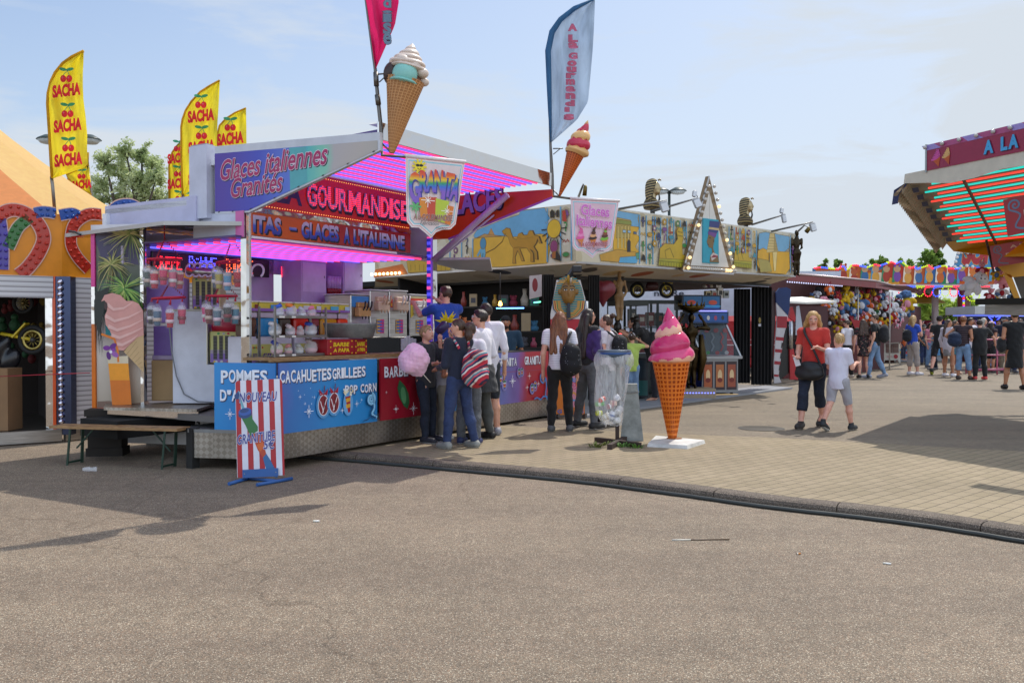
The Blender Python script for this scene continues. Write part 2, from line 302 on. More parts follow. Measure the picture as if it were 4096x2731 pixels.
class MB:
 """mesh collector: shapes are added in a frame, with a current material"""
 def __init__(s,fr=None,m='#888888'):
  s.M=fr.mat()if isinstance(fr,Frame)else(fr or Matrix.Identity(4));s.fr=fr
  s.v=[];s.f=[];s.fm=[];s.fs=[];s.mats=[];s.cur=m;s.lift=0.0;s.ol=None
 def mi(s,key=None):
  key=key or s.cur
  if key not in s.mats:s.mats.append(key)
  return s.mats.index(key)
 def add(s,vs,fs,m=None,smooth=False,raw=False):
  b=len(s.v)
  if raw:s.v.extend(Vector(v)for v in vs)
  else:s.v.extend(s.M@Vector(v)for v in vs)
  i=s.mi(m);s.f.extend(tuple(b+k for k in f)for f in fs);s.fm.extend([i]*len(fs));s.fs.extend([smooth]*len(fs));return s
 def box(s,lo,hi,m=None,rot=None,piv=None):
  x0,y0,z0=lo;x1,y1,z1=hi
  vs=[Vector(q)for q in((x0,y0,z0),(x1,y0,z0),(x1,y1,z0),(x0,y1,z0),(x0,y0,z1),(x1,y0,z1),(x1,y1,z1),(x0,y1,z1))]
  if rot:
   c=Vector(piv)if piv else sum(vs,Vector())/8;e=Matrix.Rotation(rot[2],3,'Z')@Matrix.Rotation(rot[1],3,'Y')@Matrix.Rotation(rot[0],3,'X')
   vs=[c+e@(q-c)for q in vs]
  return s.add(vs,[(0,3,2,1),(4,5,6,7),(0,1,5,4),(1,2,6,5),(2,3,7,6),(3,0,4,7)],m)
 def bbox(s,c,d,m=None,bev=.01,rot=None):
  """bevelled box, centre c, size d"""
  X,Y,Z=(k/2 for k in d);b=min(bev,X*.9,Y*.9,Z*.9);vs=[]
  for sx_ in(-1,1):
   for sy_ in(-1,1):
    for sz_ in(-1,1):
     vs+=[(sx_*X,sy_*(Y-b),sz_*(Z-b)),(sx_*(X-b),sy_*Y,sz_*(Z-b)),(sx_*(X-b),sy_*(Y-b),sz_*Z)]
  def i(a,b_,c_,k):return((a*2+b_)*2+c_)*3+k
  fs=[(i(0,0,0,0),i(0,0,1,0),i(0,1,1,0),i(0,1,0,0)),(i(1,0,0,0),i(1,1,0,0),i(1,1,1,0),i(1,0,1,0)),(i(0,0,0,1),i(1,0,0,1),i(1,0,1,1),i(0,0,1,1)),(i(0,1,0,1),i(0,1,1,1),i(1,1,1,1),i(1,1,0,1)),(i(0,0,0,2),i(0,1,0,2),i(1,1,0,2),i(1,0,0,2)),(i(0,0,1,2),i(1,0,1,2),i(1,1,1,2),i(0,1,1,2))]
  for a in(0,1):
   for b_ in(0,1):
    fs+=[(i(0,a,b_,1),i(1,a,b_,1),i(1,a,b_,2),i(0,a,b_,2)),(i(a,0,b_,0),i(a,1,b_,0),i(a,1,b_,2),i(a,0,b_,2)),(i(a,b_,0,0),i(a,b_,1,0),i(a,b_,1,1),i(a,b_,0,1))]
    for c_ in(0,1):fs.append((i(a,b_,c_,0),i(a,b_,c_,1),i(a,b_,c_,2)))
  e=Matrix.Identity(3)
  if rot:e=Matrix.Rotation(rot[2],3,'Z')@Matrix.Rotation(rot[1],3,'Y')@Matrix.Rotation(rot[0],3,'X')
  return s.add([Vector(c)+e@Vector(q)for q in vs],fs,m)
 def tube(s,pts,r,m=None,n=8,cap=True,closed=False,smooth=True):
  pts=[Vector(p)for p in pts];k=len(pts);rs=r if isinstance(r,(list,tuple))else[r]*k;vs=[];up=None
  for i,p in enumerate(pts):
   a=pts[(i-1)%k]if(closed or i>0)else p;b=pts[(i+1)%k]if(closed or i<k-1)else p
   t=(b-a).normalized()if(b-a).length>1e-9 else Vector((0,0,1))
   if up is None:up=t.orthogonal().normalized()
   up=(up-t*up.dot(t));up=up.normalized()if up.length>1e-6 else t.orthogonal().normalized();sd_=t.cross(up)
   vs+=[p+(up*math.cos(2*math.pi*j/n)+sd_*math.sin(2*math.pi*j/n))*rs[i]for j in range(n)]
  fs=[]
  for i in range(k if closed else k-1):
   for j in range(n):
    i2=(i+1)%k;j2=(j+1)%n;fs.append((i*n+j,i*n+j2,i2*n+j2,i2*n+j))
  s.add(vs,fs,m,smooth)
  if cap and not closed:
   b=len(s.v)-len(vs);s.f+=[tuple(b+j for j in reversed(range(n))),tuple(b+(k-1)*n+j for j in range(n))];s.fm+=[s.mi(m)]*2;s.fs+=[False]*2
  return s
 def lathe(s,prof,m=None,n=24,c=(0,0,0),axis='Z',smooth=True,sx=1,sy=1):
  vs=[]
  for r_,z in prof:
   for j in range(n):
    a=2*math.pi*j/n;p=(r_*math.cos(a)*sx,r_*math.sin(a)*sy,z)
    if axis=='Y':p=(p[0],-p[2],p[1])
    if axis=='X':p=(p[2],p[0],p[1])
    vs.append(Vector(p)+Vector(c))
  fs=[(i*n+j,i*n+(j+1)%n,(i+1)*n+(j+1)%n,(i+1)*n+j)for i in range(len(prof)-1)for j in range(n)]
  if prof[0][0]>1e-6:fs.append(tuple(reversed(range(n))))
  if prof[-1][0]>1e-6:fs.append(tuple((len(prof)-1)*n+j for j in range(n)))
  return s.add(vs,fs,m,smooth)
 def ball(s,c,r,m=None,n=12,k=8):
  r=r if isinstance(r,(tuple,list))else(r,r,r)
  vs=[Vector((c[0],c[1],c[2]-r[2]))]
  for i in range(1,k):
   t=math.pi*i/k-math.pi/2
   for j in range(n):
    a=2*math.pi*j/n;vs.append(Vector((c[0]+r[0]*math.cos(t)*math.cos(a),c[1]+r[1]*math.cos(t)*math.sin(a),c[2]+r[2]*math.sin(t))))
  vs.append(Vector((c[0],c[1],c[2]+r[2])));fs=[]
  for j in range(n):fs.append((0,1+(j+1)%n,1+j));fs.append((len(vs)-1,1+(k-2)*n+j,1+(k-2)*n+(j+1)%n))
  for i in range(k-2):
   for j in range(n):fs.append((1+i*n+j,1+i*n+(j+1)%n,1+(i+1)*n+(j+1)%n,1+(i+1)*n+j))
  return s.add(vs,fs,m,True)
 def poly(s,pts,m=None,c=None,th=0.0):
  if c is None:s.lift+=.0003;c=s.lift
  P=[Vector((p[0],p[1],c))for p in pts];tri=tessellate_polygon([P])
  if not tri:return s
  a=sum((P[i].x*P[(i+1)%len(P)].y-P[(i+1)%len(P)].x*P[i].y)for i in range(len(P)))
  fs=[]
  for t in tri:
   x,y,z=(P[i]for i in t);fs.append(tuple(t)if(y-x).cross(z-x).z>0 else tuple(reversed(t)))
  s.add(P,fs,m)
  if s.ol:s.stroke(list(pts)+[pts[0]],s.ol[1],s.ol[0],c+.0002);s.lift+=.0003
  if th:
   Q=[Vector((p.x,p.y,c-th))for p in P];n=len(P)
   rng=range(n);s.add(P+Q,[((i,i+n,(i+1)%n+n,(i+1)%n)if a>0 else((i+1)%n,(i+1)%n+n,i+n,i))for i in rng],m)
   s.add(Q,[tuple(reversed(f))for f in fs],m)
  return s
 def P(s,pts,m=None,th=0.0):return s.poly(s.fr.pxs(pts),m,None,th)
 def rect(s,x0,y0,x1,y1,m=None,c=None,th=0.0):return s.poly([(x0,y0),(x1,y0),(x1,y1),(x0,y1)],m,c,th)
 def oval(s,cx,cy,rx,ry,m=None,rot=0,n=20,c=None,th=0.0):
  q=[(math.cos(2*math.pi*i/n)*rx,math.sin(2*math.pi*i/n)*ry)for i in range(n)]
  return s.poly([(cx+a*math.cos(rot)-b*math.sin(rot),cy+a*math.sin(rot)+b*math.cos(rot))for a,b in q],m,c,th)
 def stroke(s,pts,wd,m=None,c=None,th=0.0,taper=False):
  if c is None:s.lift+=.0003;c=s.lift
  n=len(pts);Lf=[];Rt=[]
  for i,p in enumerate(pts):
   a=pts[max(0,i-1)];b=pts[min(n-1,i+1)];dx,dy=b[0]-a[0],b[1]-a[1];l_=math.hypot(dx,dy)or 1;wd_=wd*(1-.85*i/(n-1)if taper else 1)
   Lf.append((p[0]-dy/l_*wd_/2,p[1]+dx/l_*wd_/2));Rt.append((p[0]+dy/l_*wd_/2,p[1]-dx/l_*wd_/2))
  vs=[(x,y,c)for x,y in Lf+Rt];s.add(vs,[(i+n,i+1+n,i+1,i)for i in range(n-1)],m)
  return s
 def S(s,pts,wd,m=None,taper=False):return s.stroke(s.fr.pxs(pts),wd,m,None,0,taper)
 def text(s,t,box,m=None,off=0.0,ex=0.0,shear=0.0,c=None,out=None,rot=0.0,outw=.02,skew=0.0):
  """lettering fitted into box (x0,y0,x1,y1); out = outline material"""
  if c is None:s.lift+=.0003;c=s.lift
  if out:s.text(t,box,out,off+outw,0,shear,c,rot=rot,skew=skew);s.lift+=.0003;c=s.lift
  vs,fs=glyphs(t,off,shear)
  base,_=glyphs(t,min(off,0.02),shear)
  A=np.array(base);x0,y0=A.min(0);x1,y1=A.max(0);kx=(box[2]-box[0])/max(1e-6,x1-x0);ky=(box[3]-box[1])/max(1e-6,y1-y0)
  cx_,cy_=(box[0]+box[2])/2,(box[1]+box[3])/2;P=[]
  for x,y in vs:
   a=box[0]+(x-x0)*kx;b=box[1]+(y-y0)*ky+skew*(a-cx_)
   if rot:a,b=cx_+(a-cx_)*math.cos(rot)-(b-cy_)*math.sin(rot),cy_+(a-cx_)*math.sin(rot)+(b-cy_)*math.cos(rot)
   P.append((a,b,c+ex))
  s.add(P,fs,m)
  if ex:
   edges={}
   for f in fs:
    for i in range(len(f)):
     e=(f[i],f[(i+1)%len(f)]);edges[e]=edges.get(e,0)+1
   side=[e for e in edges if(e[1],e[0])not in edges];n=len(P)
   s.add(P+[(x,y,c)for x,y,_ in P],[(e[1],e[0],e[0]+n,e[1]+n)for e in side],m)
  return s
 def obj(s,name,parent=None,origin=None,smooth=None):
  if parent is not None:org=WORLD[parent.name]
  elif origin is not None:org=Vector(origin)
  else:
   A=np.array([tuple(v)for v in s.v]);mn,mxx=A.min(0),A.max(0);org=Vector(((mn[0]+mxx[0])/2,(mn[1]+mxx[1])/2,mn[2]))
  me=bpy.data.meshes.new(name);me.from_pydata([tuple(v-org)for v in s.v],[],s.f)
  for k in s.mats:me.materials.append(M(k))
  me.polygons.foreach_set('material_index',s.fm);me.polygons.foreach_set('use_smooth',[smooth]*len(s.f)if smooth is not None else s.fs)
  me.update();o=_new(name,me);WORLD[o.name]=org.copy()
  if parent is not None:o.parent=parent
  else:o.location=org
  return o
_GL={}
def glyphs(t,off=0.0,shear=0.0):
 k=(t,round(off,4),round(shear,3))
 if k in _GL:return _GL[k]
 cu=bpy.data.curves.new('lettering','FONT');cu.body=t;cu.size=1;cu.offset=off;cu.shear=shear;cu.resolution_u=3;cu.fill_mode='FRONT'
 o=bpy.data.objects.new('lettering',cu);COL.objects.link(o);dg=bpy.context.evaluated_depsgraph_get();ev=o.evaluated_get(dg);me=ev.to_mesh()
 vs=[(v.co.x,v.co.y)for v in me.vertices];fs=[tuple(p.vertices)if p.normal.z>0 else tuple(reversed(p.vertices))for p in me.polygons]
 ev.to_mesh_clear();bpy.data.objects.remove(o);bpy.data.curves.remove(cu);_GL[k]=(vs,fs);return _GL[k]
def dup(root,loc=None,rotz=None,label=None,scale=None):
 def cp(o,par):
  c=o.copy();COL.objects.link(c);c.parent=par;WORLD[c.name]=WORLD[o.name].copy()
  for ch in o.children:cp(ch,c)
  return c
 r=cp(root,None)
 if loc is not None:r.location=loc;WORLD[r.name]=Vector(loc)
 if rotz is not None:r.rotation_euler=(0,0,rotz)
 if scale is not None:r.scale=scale if isinstance(scale,tuple)else(scale,)*3
 if label:r['label']=label
 return r
def mesh_np(name,V,F,mats,fm=None,parent=None,origin=None,smooth=True):
 org=WORLD[parent.name]if parent is not None else(Vector(origin)if origin is not None else Vector((0,0,0)))
 me=bpy.data.meshes.new(name);me.from_pydata((np.asarray(V)-np.array(org)).tolist(),[],F if isinstance(F,list)else F.tolist())
 for k in mats:me.materials.append(M(k))
 if fm is not None:me.polygons.foreach_set('material_index',fm)
 me.polygons.foreach_set('use_smooth',[smooth]*len(me.polygons));me.update()
 o=_new(name,me);WORLD[o.name]=org.copy()
 if parent is not None:o.parent=parent
 else:o.location=org
 return o
_E12=[((0,0,0),(1,0,0)),((0,1,0),(1,1,0)),((0,0,1),(1,0,1)),((0,1,1),(1,1,1)),((0,0,0),(0,1,0)),((1,0,0),(1,1,0)),((0,0,1),(0,1,1)),((1,0,1),(1,1,1)),((0,0,0),(0,0,1)),((1,0,0),(1,0,1)),((0,1,0),(0,1,1)),((1,1,0),(1,1,1))]
class Imp:
 def __init__(s,h):s.h=h;s.p=[];s.cuts=[]
 def cap(s,a,b,ra,rb=None,k=.02,flat=0):
  s.p.append(('c',np.array(a,float),np.array(b,float),ra,ra if rb is None else rb,k,flat));return s
 def chain(s,pts,rs,k=.02):
  for i in range(len(pts)-1):s.cap(pts[i],pts[i+1],rs[i],rs[i+1],k)
  return s
 def ell(s,c,r,k=.02,rot=None):
  s.p.append(('e',np.array(c,float),np.array(r,float),rot,None,k,0));return s
 def carve(s,c,r,rot=None):s.p.append(('x',np.array(c,float),np.array(r,float),rot,None,0,0));return s
 def cut(s,n,p):n=np.array(n,float);n/=np.linalg.norm(n);s.cuts.append(lambda Q,n=n,d=float(n@np.array(p,float)):Q@n-d);return s
 def mesh(s):
  h=s.h;lo=[];hi=[]
  for q in s.p:
   if q[0]=='x':continue
   if q[0]=='c':r=max(q[3],q[4]);lo.append(np.minimum(q[1],q[2])-r);hi.append(np.maximum(q[1],q[2])+r)
   else:r=q[2].max();lo.append(q[1]-r);hi.append(q[1]+r)
  lo=np.min(lo,0)-3*h;hi=np.max(hi,0)+3*h;n=np.ceil((hi-lo)/h).astype(int)+1
  F=np.full(n,1.0,np.float32);ax=[lo[i]+h*np.arange(n[i])for i in range(3)]
  for q in s.p:
   k=q[5];pad=k+4*h
   if q[0]=='c':r=max(q[3],q[4]);a=np.minimum(q[1],q[2])-r-pad;b=np.maximum(q[1],q[2])+r+pad
   else:r=q[2].max();a=q[1]-r-pad;b=q[1]+r+pad
   i0=np.clip(np.floor((a-lo)/h).astype(int),0,n-1);i1=np.clip(np.ceil((b-lo)/h).astype(int)+1,1,n)
   if(i1<=i0).any():continue
   sl_=tuple(slice(i0[i],i1[i])for i in range(3));Q=np.stack(np.meshgrid(*[ax[i][i0[i]:i1[i]]for i in range(3)],indexing='ij'),-1)
   if q[0]=='c':
    ba=q[2]-q[1];L2=max(1e-9,ba@ba);t=((Q-q[1])@ba)/L2;tc_=np.clip(t,0,1)
    d=np.linalg.norm(Q-q[1]-tc_[...,None]*ba,axis=-1)-(q[3]+(q[4]-q[3])*tc_)
    if q[6]&1:d=np.maximum(d,(t-1)*math.sqrt(L2))
    if q[6]&2:d=np.maximum(d,-t*math.sqrt(L2))
   else:
    P_=Q-q[1]
    if q[3]is not None:P_=P_@np.array(q[3])
    k0=np.linalg.norm(P_/q[2],axis=-1);k1=np.linalg.norm(P_/(q[2]**2),axis=-1);d=k0*(k0-1)/np.maximum(k1,1e-6)
   f=F[sl_]
   if q[0]=='x':F[sl_]=np.maximum(f,-d)
   elif k>0:
    hh=np.clip(.5+.5*(f-d)/k,0,1);F[sl_]=f*(1-hh)+d*hh-k*hh*(1-hh)
   else:F[sl_]=np.minimum(f,d)
  if s.cuts:
   Q=np.stack(np.meshgrid(*ax,indexing='ij'),-1)
   for c in s.cuts:F=np.maximum(F,c(Q))
  F[0]=F[-1]=1;F[:,0]=F[:,-1]=1;F[:,:,0]=F[:,:,-1]=1
  S_=F<0;c8=[S_[a:n[0]-1+a,b:n[1]-1+b,c:n[2]-1+c]for a in(0,1)for b in(0,1)for c in(0,1)]
  cnt=sum(x.astype(np.int8)for x in c8);mk=(cnt>0)&(cnt<8);I=np.argwhere(mk);idx=np.full(mk.shape,-1,np.int64);idx[mk]=np.arange(len(I))
  pos=np.zeros((len(I),3));num=np.zeros(len(I))
  for a,b in _E12:
   fa=F[I[:,0]+a[0],I[:,1]+a[1],I[:,2]+a[2]];fb=F[I[:,0]+b[0],I[:,1]+b[1],I[:,2]+b[2]];cr=(fa<0)!=(fb<0)
   t=np.where(cr,fa/np.where(fa==fb,1,fa-fb),0);pos[cr]+=(np.array(a)+t[:,None]*(np.array(b)-np.array(a)))[cr];num[cr]+=1
  V=(I+pos/num[:,None])*h+lo;quads=[]
  for axn in range(3):
   sh=[slice(None)]*3;s2=[slice(None)]*3;sh[axn]=slice(0,-1);s2[axn]=slice(1,None);A=S_[tuple(sh)];B=S_[tuple(s2)]
   E=np.argwhere(A!=B);o1,o2=[(1,2),(2,0),(0,1)][axn];E=E[(E[:,o1]>0)&(E[:,o2]>0)&(E[:,o1]<n[o1]-1)&(E[:,o2]<n[o2]-1)]
   flip=~A[E[:,0],E[:,1],E[:,2]]
   def cell(d1,d2):c=E.copy();c[:,o1]-=d1;c[:,o2]-=d2;return idx[c[:,0],c[:,1],c[:,2]]
   q4=np.stack([cell(1,1),cell(0,1),cell(0,0),cell(1,0)],1);q4[flip]=q4[flip][:,::-1];quads.append(q4)
  Fq=np.concatenate(quads);Fq=Fq[(Fq>=0).all(1)];return V,Fq
def wob(V,F,amp,freq,seed=0,zs=1.0):
 """push the skin in and out along its normals: folds, strands"""
 rs=np.random.RandomState(seed);a,b,c=V[F[:,0]],V[F[:,1]],V[F[:,2]];nf=np.cross(b-a,c-a);Nn=np.zeros_like(V)
 for i in range(4):np.add.at(Nn,F[:,i],nf)
 Nn/=np.maximum(1e-9,np.linalg.norm(Nn,axis=1))[:,None];d=np.zeros(len(V))
 for i in range(7):
  kv=rs.normal(size=3)*freq;kv[2]*=zs;d+=np.sin(V@kv+rs.uniform(0,6.28))
 return V+Nn*(d*amp/2.2)[:,None]
# the setting and the ice cream stall
RZ=-0.08
def sheet(name,pts,z,m):
 b=MB(None,m);P=[Vector((x,y,z))for x,y in pts];tri=tessellate_polygon([P])
 fs=[t if(P[t[1]]-P[t[0]]).cross(P[t[2]]-P[t[0]]).z>0 else t[::-1]for t in tri]
 b.add(P,fs);o=b.obj(name,origin=(0,0,0));return tag(o,kind='structure')
sheet('road',[(-400,-60),(400,-60),(400,500),(-400,500)],RZ,'road_chippings')
def smooth_line(pts,n=8):
 out=[]
 for i in range(len(pts)-1):
  p0,p1,p2,p3=(Vector(pts[max(0,min(len(pts)-1,i+j))])for j in(-1,0,1,2))
  for k in range(n):
   t=k/n;out.append(.5*(2*p1+(p2-p0)*t+(2*p0-5*p1+4*p2-p3)*t*t+(3*p1-p0-3*p2+p3)*t**3))
 out.append(Vector(pts[-1]));return out
kc=[gnd(*q).xy for q in((1500,1825),(1800,1851),(2310,1897),(2700,1944),(3100,1996),(3608,2051),(4096,2123))]
kc=[kc[0]+Vector((-3.2,1.5)),kc[0]+Vector((-1.4,.68))]+kc+[kc[-1]+Vector((.9,-1.0)),kc[-1]+Vector((3.4,-4.4))]
KL=smooth_line([tuple(p)for p in kc],10)
def side(pl,d):
 out=[]
 for i,p in enumerate(pl):
  t=(pl[min(len(pl)-1,i+1)]-pl[max(0,i-1)]).normalized();out.append(p+Vector((-t.y,t.x))*d)
 return out
KB=side(KL,.17)
sheet('plaza',[tuple(p)for p in side(KL,.1)]+[(60,-6),(400,20),(400,500),(-60,500),(-9,40),(-6,17)],0.0-.004,'plaza_asphalt')
pv=[gnd(*q).xy for q in((4096,1805),(3100,1750),(2560,1730))]
sheet('paving',[tuple(p)for p in side(KL,.168)][10:]+[(9.5,3.2),(9,9.0)]+[tuple(p)for p in pv]+[(0,13.25),(-1.3,14.1),(-4,12.6)],0.001,'pavers')
b=MB(None,'kerb_concrete');prof=[(0.0,-.085),(0.0,-.035),(.012,-.012),(.035,.0),(.07,.006),(.17,.006),(.17,-.05)]
fl=[KL];dist=0;start=0
segs=[];acc=0;cur=[0]
for i in range(1,len(KL)):
 acc+=(KL[i]-KL[i-1]).length;cur.append(i)
 if acc>1.0 or i==len(KL)-1:segs.append(cur);cur=[i];acc=0
for sg in segs:
 lines=[[p for p in side(KL,o_)]for o_,_ in prof];rows=[]
 for j,i in enumerate(sg):
  row=[]
  for(o_,z),ln in zip(prof,lines):
   p=ln[i]
   if j==len(sg)-1:p=p+(ln[i-1]-p).normalized()*.010
   row.append((p.x,p.y,z))
  rows.append(row)
 k=len(prof);vs=[q for r in rows for q in r]
 b.add(vs,[(r*k+c,(r+1)*k+c,(r+1)*k+c+1,r*k+c+1)for r in range(len(rows)-1)for c in range(k-1)]+[tuple(range(k)),tuple((len(rows)-1)*k+c for c in reversed(range(k)))],smooth=False)
tag(b.obj('kerb',origin=(0,0,0)),kind='structure')
b=MB(None,'#343836!r.5');hl=side(KL,-.05)
b.tube([(p.x+random.uniform(-.006,.006),p.y+random.uniform(-.006,.006),RZ+.018)for p in hl[6:]],.017,n=10)
tag(b.obj('hose'),'dark grey rubber hose lying in the gutter along the kerb','hose')
def tuft(X,Y,z,n,h,m,lab,seed):
 rs=random.Random(seed);b=MB(None,m);c=gnd(X,Y,z)
 for i in range(n):
  a=rs.uniform(0,6.28);r=rs.uniform(0,.09);l_=rs.uniform(.4,1)*h;p=c+Vector((math.cos(a)*r,math.sin(a)*r*.6,0));q=p+Vector((math.cos(a)*l_*.9,math.sin(a)*l_*.9,l_*.75));t=Vector((-math.sin(a),math.cos(a),0))*.008
  mid=(p+q)/2+Vector((0,0,l_*.2));b.add([p-t,p+t,mid+t,mid-t,q],[(0,1,2,3),(3,2,4)],raw=True)
 return tag(b.obj('weed_tuft',origin=c),lab,'weed','weeds growing in the paving joints')
for i,(X,Y,z,n,h,m,lab)in enumerate([(2385,1788,0,30,.09,'#6f7a35!r.7','spiky grass tuft on the pavers left of the litter bin foot'),(2420,1780,0,16,.07,'#7d8540!r.7','small yellowish tuft just beside the bin crossfoot'),(2490,1788,0,34,.10,'#55802f!r.7','broad leafed green weed under the litter bin foot'),(2545,1791,0,28,.08,'#5f8c36!r.7','green leafy weed between bin post and white base plate'),(1592,1833,RZ,30,.10,'#6f8f35!r.7','grass tuft at the kerb nearest the stall platform'),(1805,1855,RZ,30,.10,'#7a9440!r.7','grass tuft growing from the kerb below the girl with the striped backpack'),(2160,1893,RZ,34,.11,'#76903c!r.7','thick grass tuft between hose and kerb, below the litter bin'),(2330,1912,RZ,40,.12,'#6c8c38!r.7','spreading grass tuft between hose and kerb below the bin'),(2450,1930,RZ,18,.08,'#6a7a34!r.7','thin weed against the kerb below the giant cone base'),(2080,1885,RZ,14,.07,'#7a8440!r.7','sparse dry tuft against the kerb, left of the thick tuft'),(2730,1962,RZ,12,.06,'#56702c!r.7','lone small weed beside the hose furthest along the kerb')]):tuft(X,Y,z,n,h,m,lab,i)
def litter(name,X,Y,l_,r,m,rot,lab,cat,z=RZ):
 c=gnd(X,Y,z+r);d=Vector((math.cos(rot),math.sin(rot),0))*l_/2;b=MB(None,m);b.tube([c-d,c-d*.2,c+d],[r,r,r*.92],n=7);b.tube([c-d,c-d*.35],r*1.05,'#d8d2c4',n=7);tag(b.obj(name),lab,cat,'litter on the road')
litter('cigarette_butt',3194,2213,.03,.006,'#c07a30',.3,'orange cigarette butt on the road below the giant cone','cigarette butt')
litter('cigarette_butt',3548,2252,.05,.006,'#e8e6e0',-.4,'white cigarette butt lying on the road right of the orange one','cigarette butt')
litter('paper_scrap',1265,2083,.05,.008,'#e4e2dc',.1,'white paper scrap on the road in front of the striped sign','litter')
litter('paper_scrap',3835,2122,.05,.006,'#c98a30',-.8,'orange scrap beside the hose at the kerb','litter')
litter('twig',2803,2157,.42,.005,'#5a4632',.05,'long thin twig lying on the road','twig')
for X,Y,lab in((345,1876,'clear plastic cup lying on the road left, lip towards the stall'),(372,1876,'clear plastic cup touching the other cup, lying on its side')):
 c=gnd(X,Y,RZ+.028);b=MB(Frame(c,(1,.3,0),(0,0,1)),'clear_plastic');b.lathe([(.018,-.035),(.02,-.035),(.028,.035),(.03,.037)],axis='X',n=16);tag(b.obj('plastic_cup'),lab,'plastic cup','litter on the road')
for p1,p2,lab in(((2560,1742),(2650,1735),'dark sunken paver joint near the litter bin'),):
 pass
b=MB(Frame(gnd(3045,1712,.002),(1,0,0),(0,1,0)),'#4e4a44!r.8');b.oval(0,0,.33,.33,n=28)
for k in range(-4,5):b.rect(-.26,k*.065-.012,.26,k*.065+.012,'#6a655d!r.6!m')
tag(b.obj('drain_cover'),'round iron drain cover set in the plaza beside the giant cone','drain cover')
U=Vector((.529,.8486,0));W=Vector((-.8486,.529,0));O=Vector((-2.507,9.56,0))
def S(a,s_,z):return O+U*a+W*s_+Vector((0,0,z))
def FF(s_,a=0,z=0):return Frame(S(a,s_,z),U)
def FL(a,s_=0,z=0):return Frame(S(a,s_,z),-W)
def FB():return Frame(O,U,(0,0,1))
STM=Matrix.Identity(4)
for i_,v_ in enumerate((U,W,Vector((0,0,1)),O)):STM.col[i_][:3]=v_
T1=thing('ice_cream_stall','long ice cream stall with purple and pink lit awning and blue counter boards','food stall',O)
C0=(-.208,.731);C1=(-.375,.98);R0=5.82
b=MB(STM,'tread_plate')
ol=[(C1[0],C1[1]),(-.06,.06),(0,.0),(R0,0),(R0,.7),(3.7,.75),(-.2,1.75)]
ol=[(C1[0],C1[1]+.0),(0,0),(R0,0),(R0,.9),(C1[0]+.3,1.3)]
n_=len(ol);b.add([(x,y,.04)for x,y in ol]+[(x,y,.345)for x,y in ol],[(i,(i+1)%n_,(i+1)%n_+n_,i+n_)for i in range(n_)]+[tuple(range(n_,2*n_)),tuple(reversed(range(n_)))])
b.obj('plinth',T1)
b=MB(STM,'#8a8d90!m!r.35');b.add([(x*1.0,y,.347)for x,y in ol],[tuple(range(n_))]);
for p_,q_ in((ol[0],ol[1]),(ol[1],ol[2])):
 d_=Vector((q_[0]-p_[0],q_[1]-p_[1],0));nn=Vector((d_.y,-d_.x,0)).normalized()*.006;P_=Vector((*p_,0))+nn;Q_=Vector((*q_,0))+nn
 b.add([P_+Vector((0,0,.315)),Q_+Vector((0,0,.315)),Q_+Vector((0,0,.352)),P_+Vector((0,0,.352))],[(0,1,2,3)])
b.obj('edge_trim',T1)
for a_,s_ in((C1[0]+.05,C1[1]-.02),(-.02,.18),(2.0,.3),(3.8,.3),(5.7,.12)):
 b=MB(STM,'#1c1b1a!r.6');b.box((a_-.05,s_-.05,RZ if a_<3 else 0),(a_+.05,s_+.05,.36 if a_<-.3 else .05));b.obj('leg',T1)
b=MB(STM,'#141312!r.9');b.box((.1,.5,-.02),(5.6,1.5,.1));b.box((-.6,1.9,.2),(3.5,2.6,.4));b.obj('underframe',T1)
gz=dict(rough=.3)
mk_simple('board_blue',f_grad([(0,'#7a52a8'),(.22,'#3c78bd'),(.5,'#2f8ccc'),(1,'#2f86c8')],'X',-.2,1.2,rough=.28))
mk_simple('board_blue_plain',f_grad([(0,'#2f8fd0'),(.6,'#2a7cc2'),(1,'#2c64a8')],'X',-.9,.4,rough=.28))
mk_simple('board_red',f_grad([(0,'#a01828'),(.6,'#971a30'),(1,'#7a2040')],'X',.5,2.2,rough=.28))
mk_simple('board_violet',f_grad([(0,'#5b7cc0'),(.45,'#7a5aa8'),(.6,'#b02038'),(1,'#b81c30')],'X',2.2,3.1,rough=.28))
def star(b,x,y,r,m='#f4f6ff'):
 for a_ in(0,math.pi/4,math.pi/2,3*math.pi/4):
  k=r*(1 if a_ in(0,math.pi/2)else .55);b.stroke([(x-math.cos(a_)*k,y-math.sin(a_)*k),(x,y),(x+math.cos(a_)*k,y+math.sin(a_)*k)],r*.10,m)
def swirl(b,x,y,r,m,turns=2.0,wd=.02,tail=None,out=None):
 pts=[(x+math.cos(t)*r*t/(turns*6.283),y+math.sin(t)*r*t/(turns*6.283))for t in np.linspace(.6,turns*6.283,34)]
 if tail:pts+=[tuple(q)for q in smooth_line([pts[-1]]+tail,8)[1:]]
 if out:b.stroke(pts,wd*1.5,out)
 b.stroke(pts,wd,m)
def board(name,fr,x0,x1,z0,z1,m,draw=None,th=.025):
 b=MB(fr,m);b.rect(x0,z0,x1,z1,m,.0,th);b.lift=.001
 if draw:draw(b)
 return b.obj(name,T1)
def jag(b,t,box,m='#eef2fa'):
 n=len(t.replace(' ',''))or 1;wd=(box[2]-box[0])/len(t);x=box[0];rs=random.Random(t)
 for ch in t:
  if ch!=' ':
   dy=rs.uniform(-.006,.006);g=(x+wd*.06,box[1]+dy+(.6*(box[3]-box[1])if ch=="'" else 0),x+wd*(.94 if ch not in "I'" else .55),box[3]+dy)
   b.text(ch,(g[0]+.008,g[1]-.010,g[2]+.008,g[3]-.010),'#43395a',.04,shear=0);b.text(ch,g,m,.03)
  x+=wd if ch not in "I' " else wd*.62
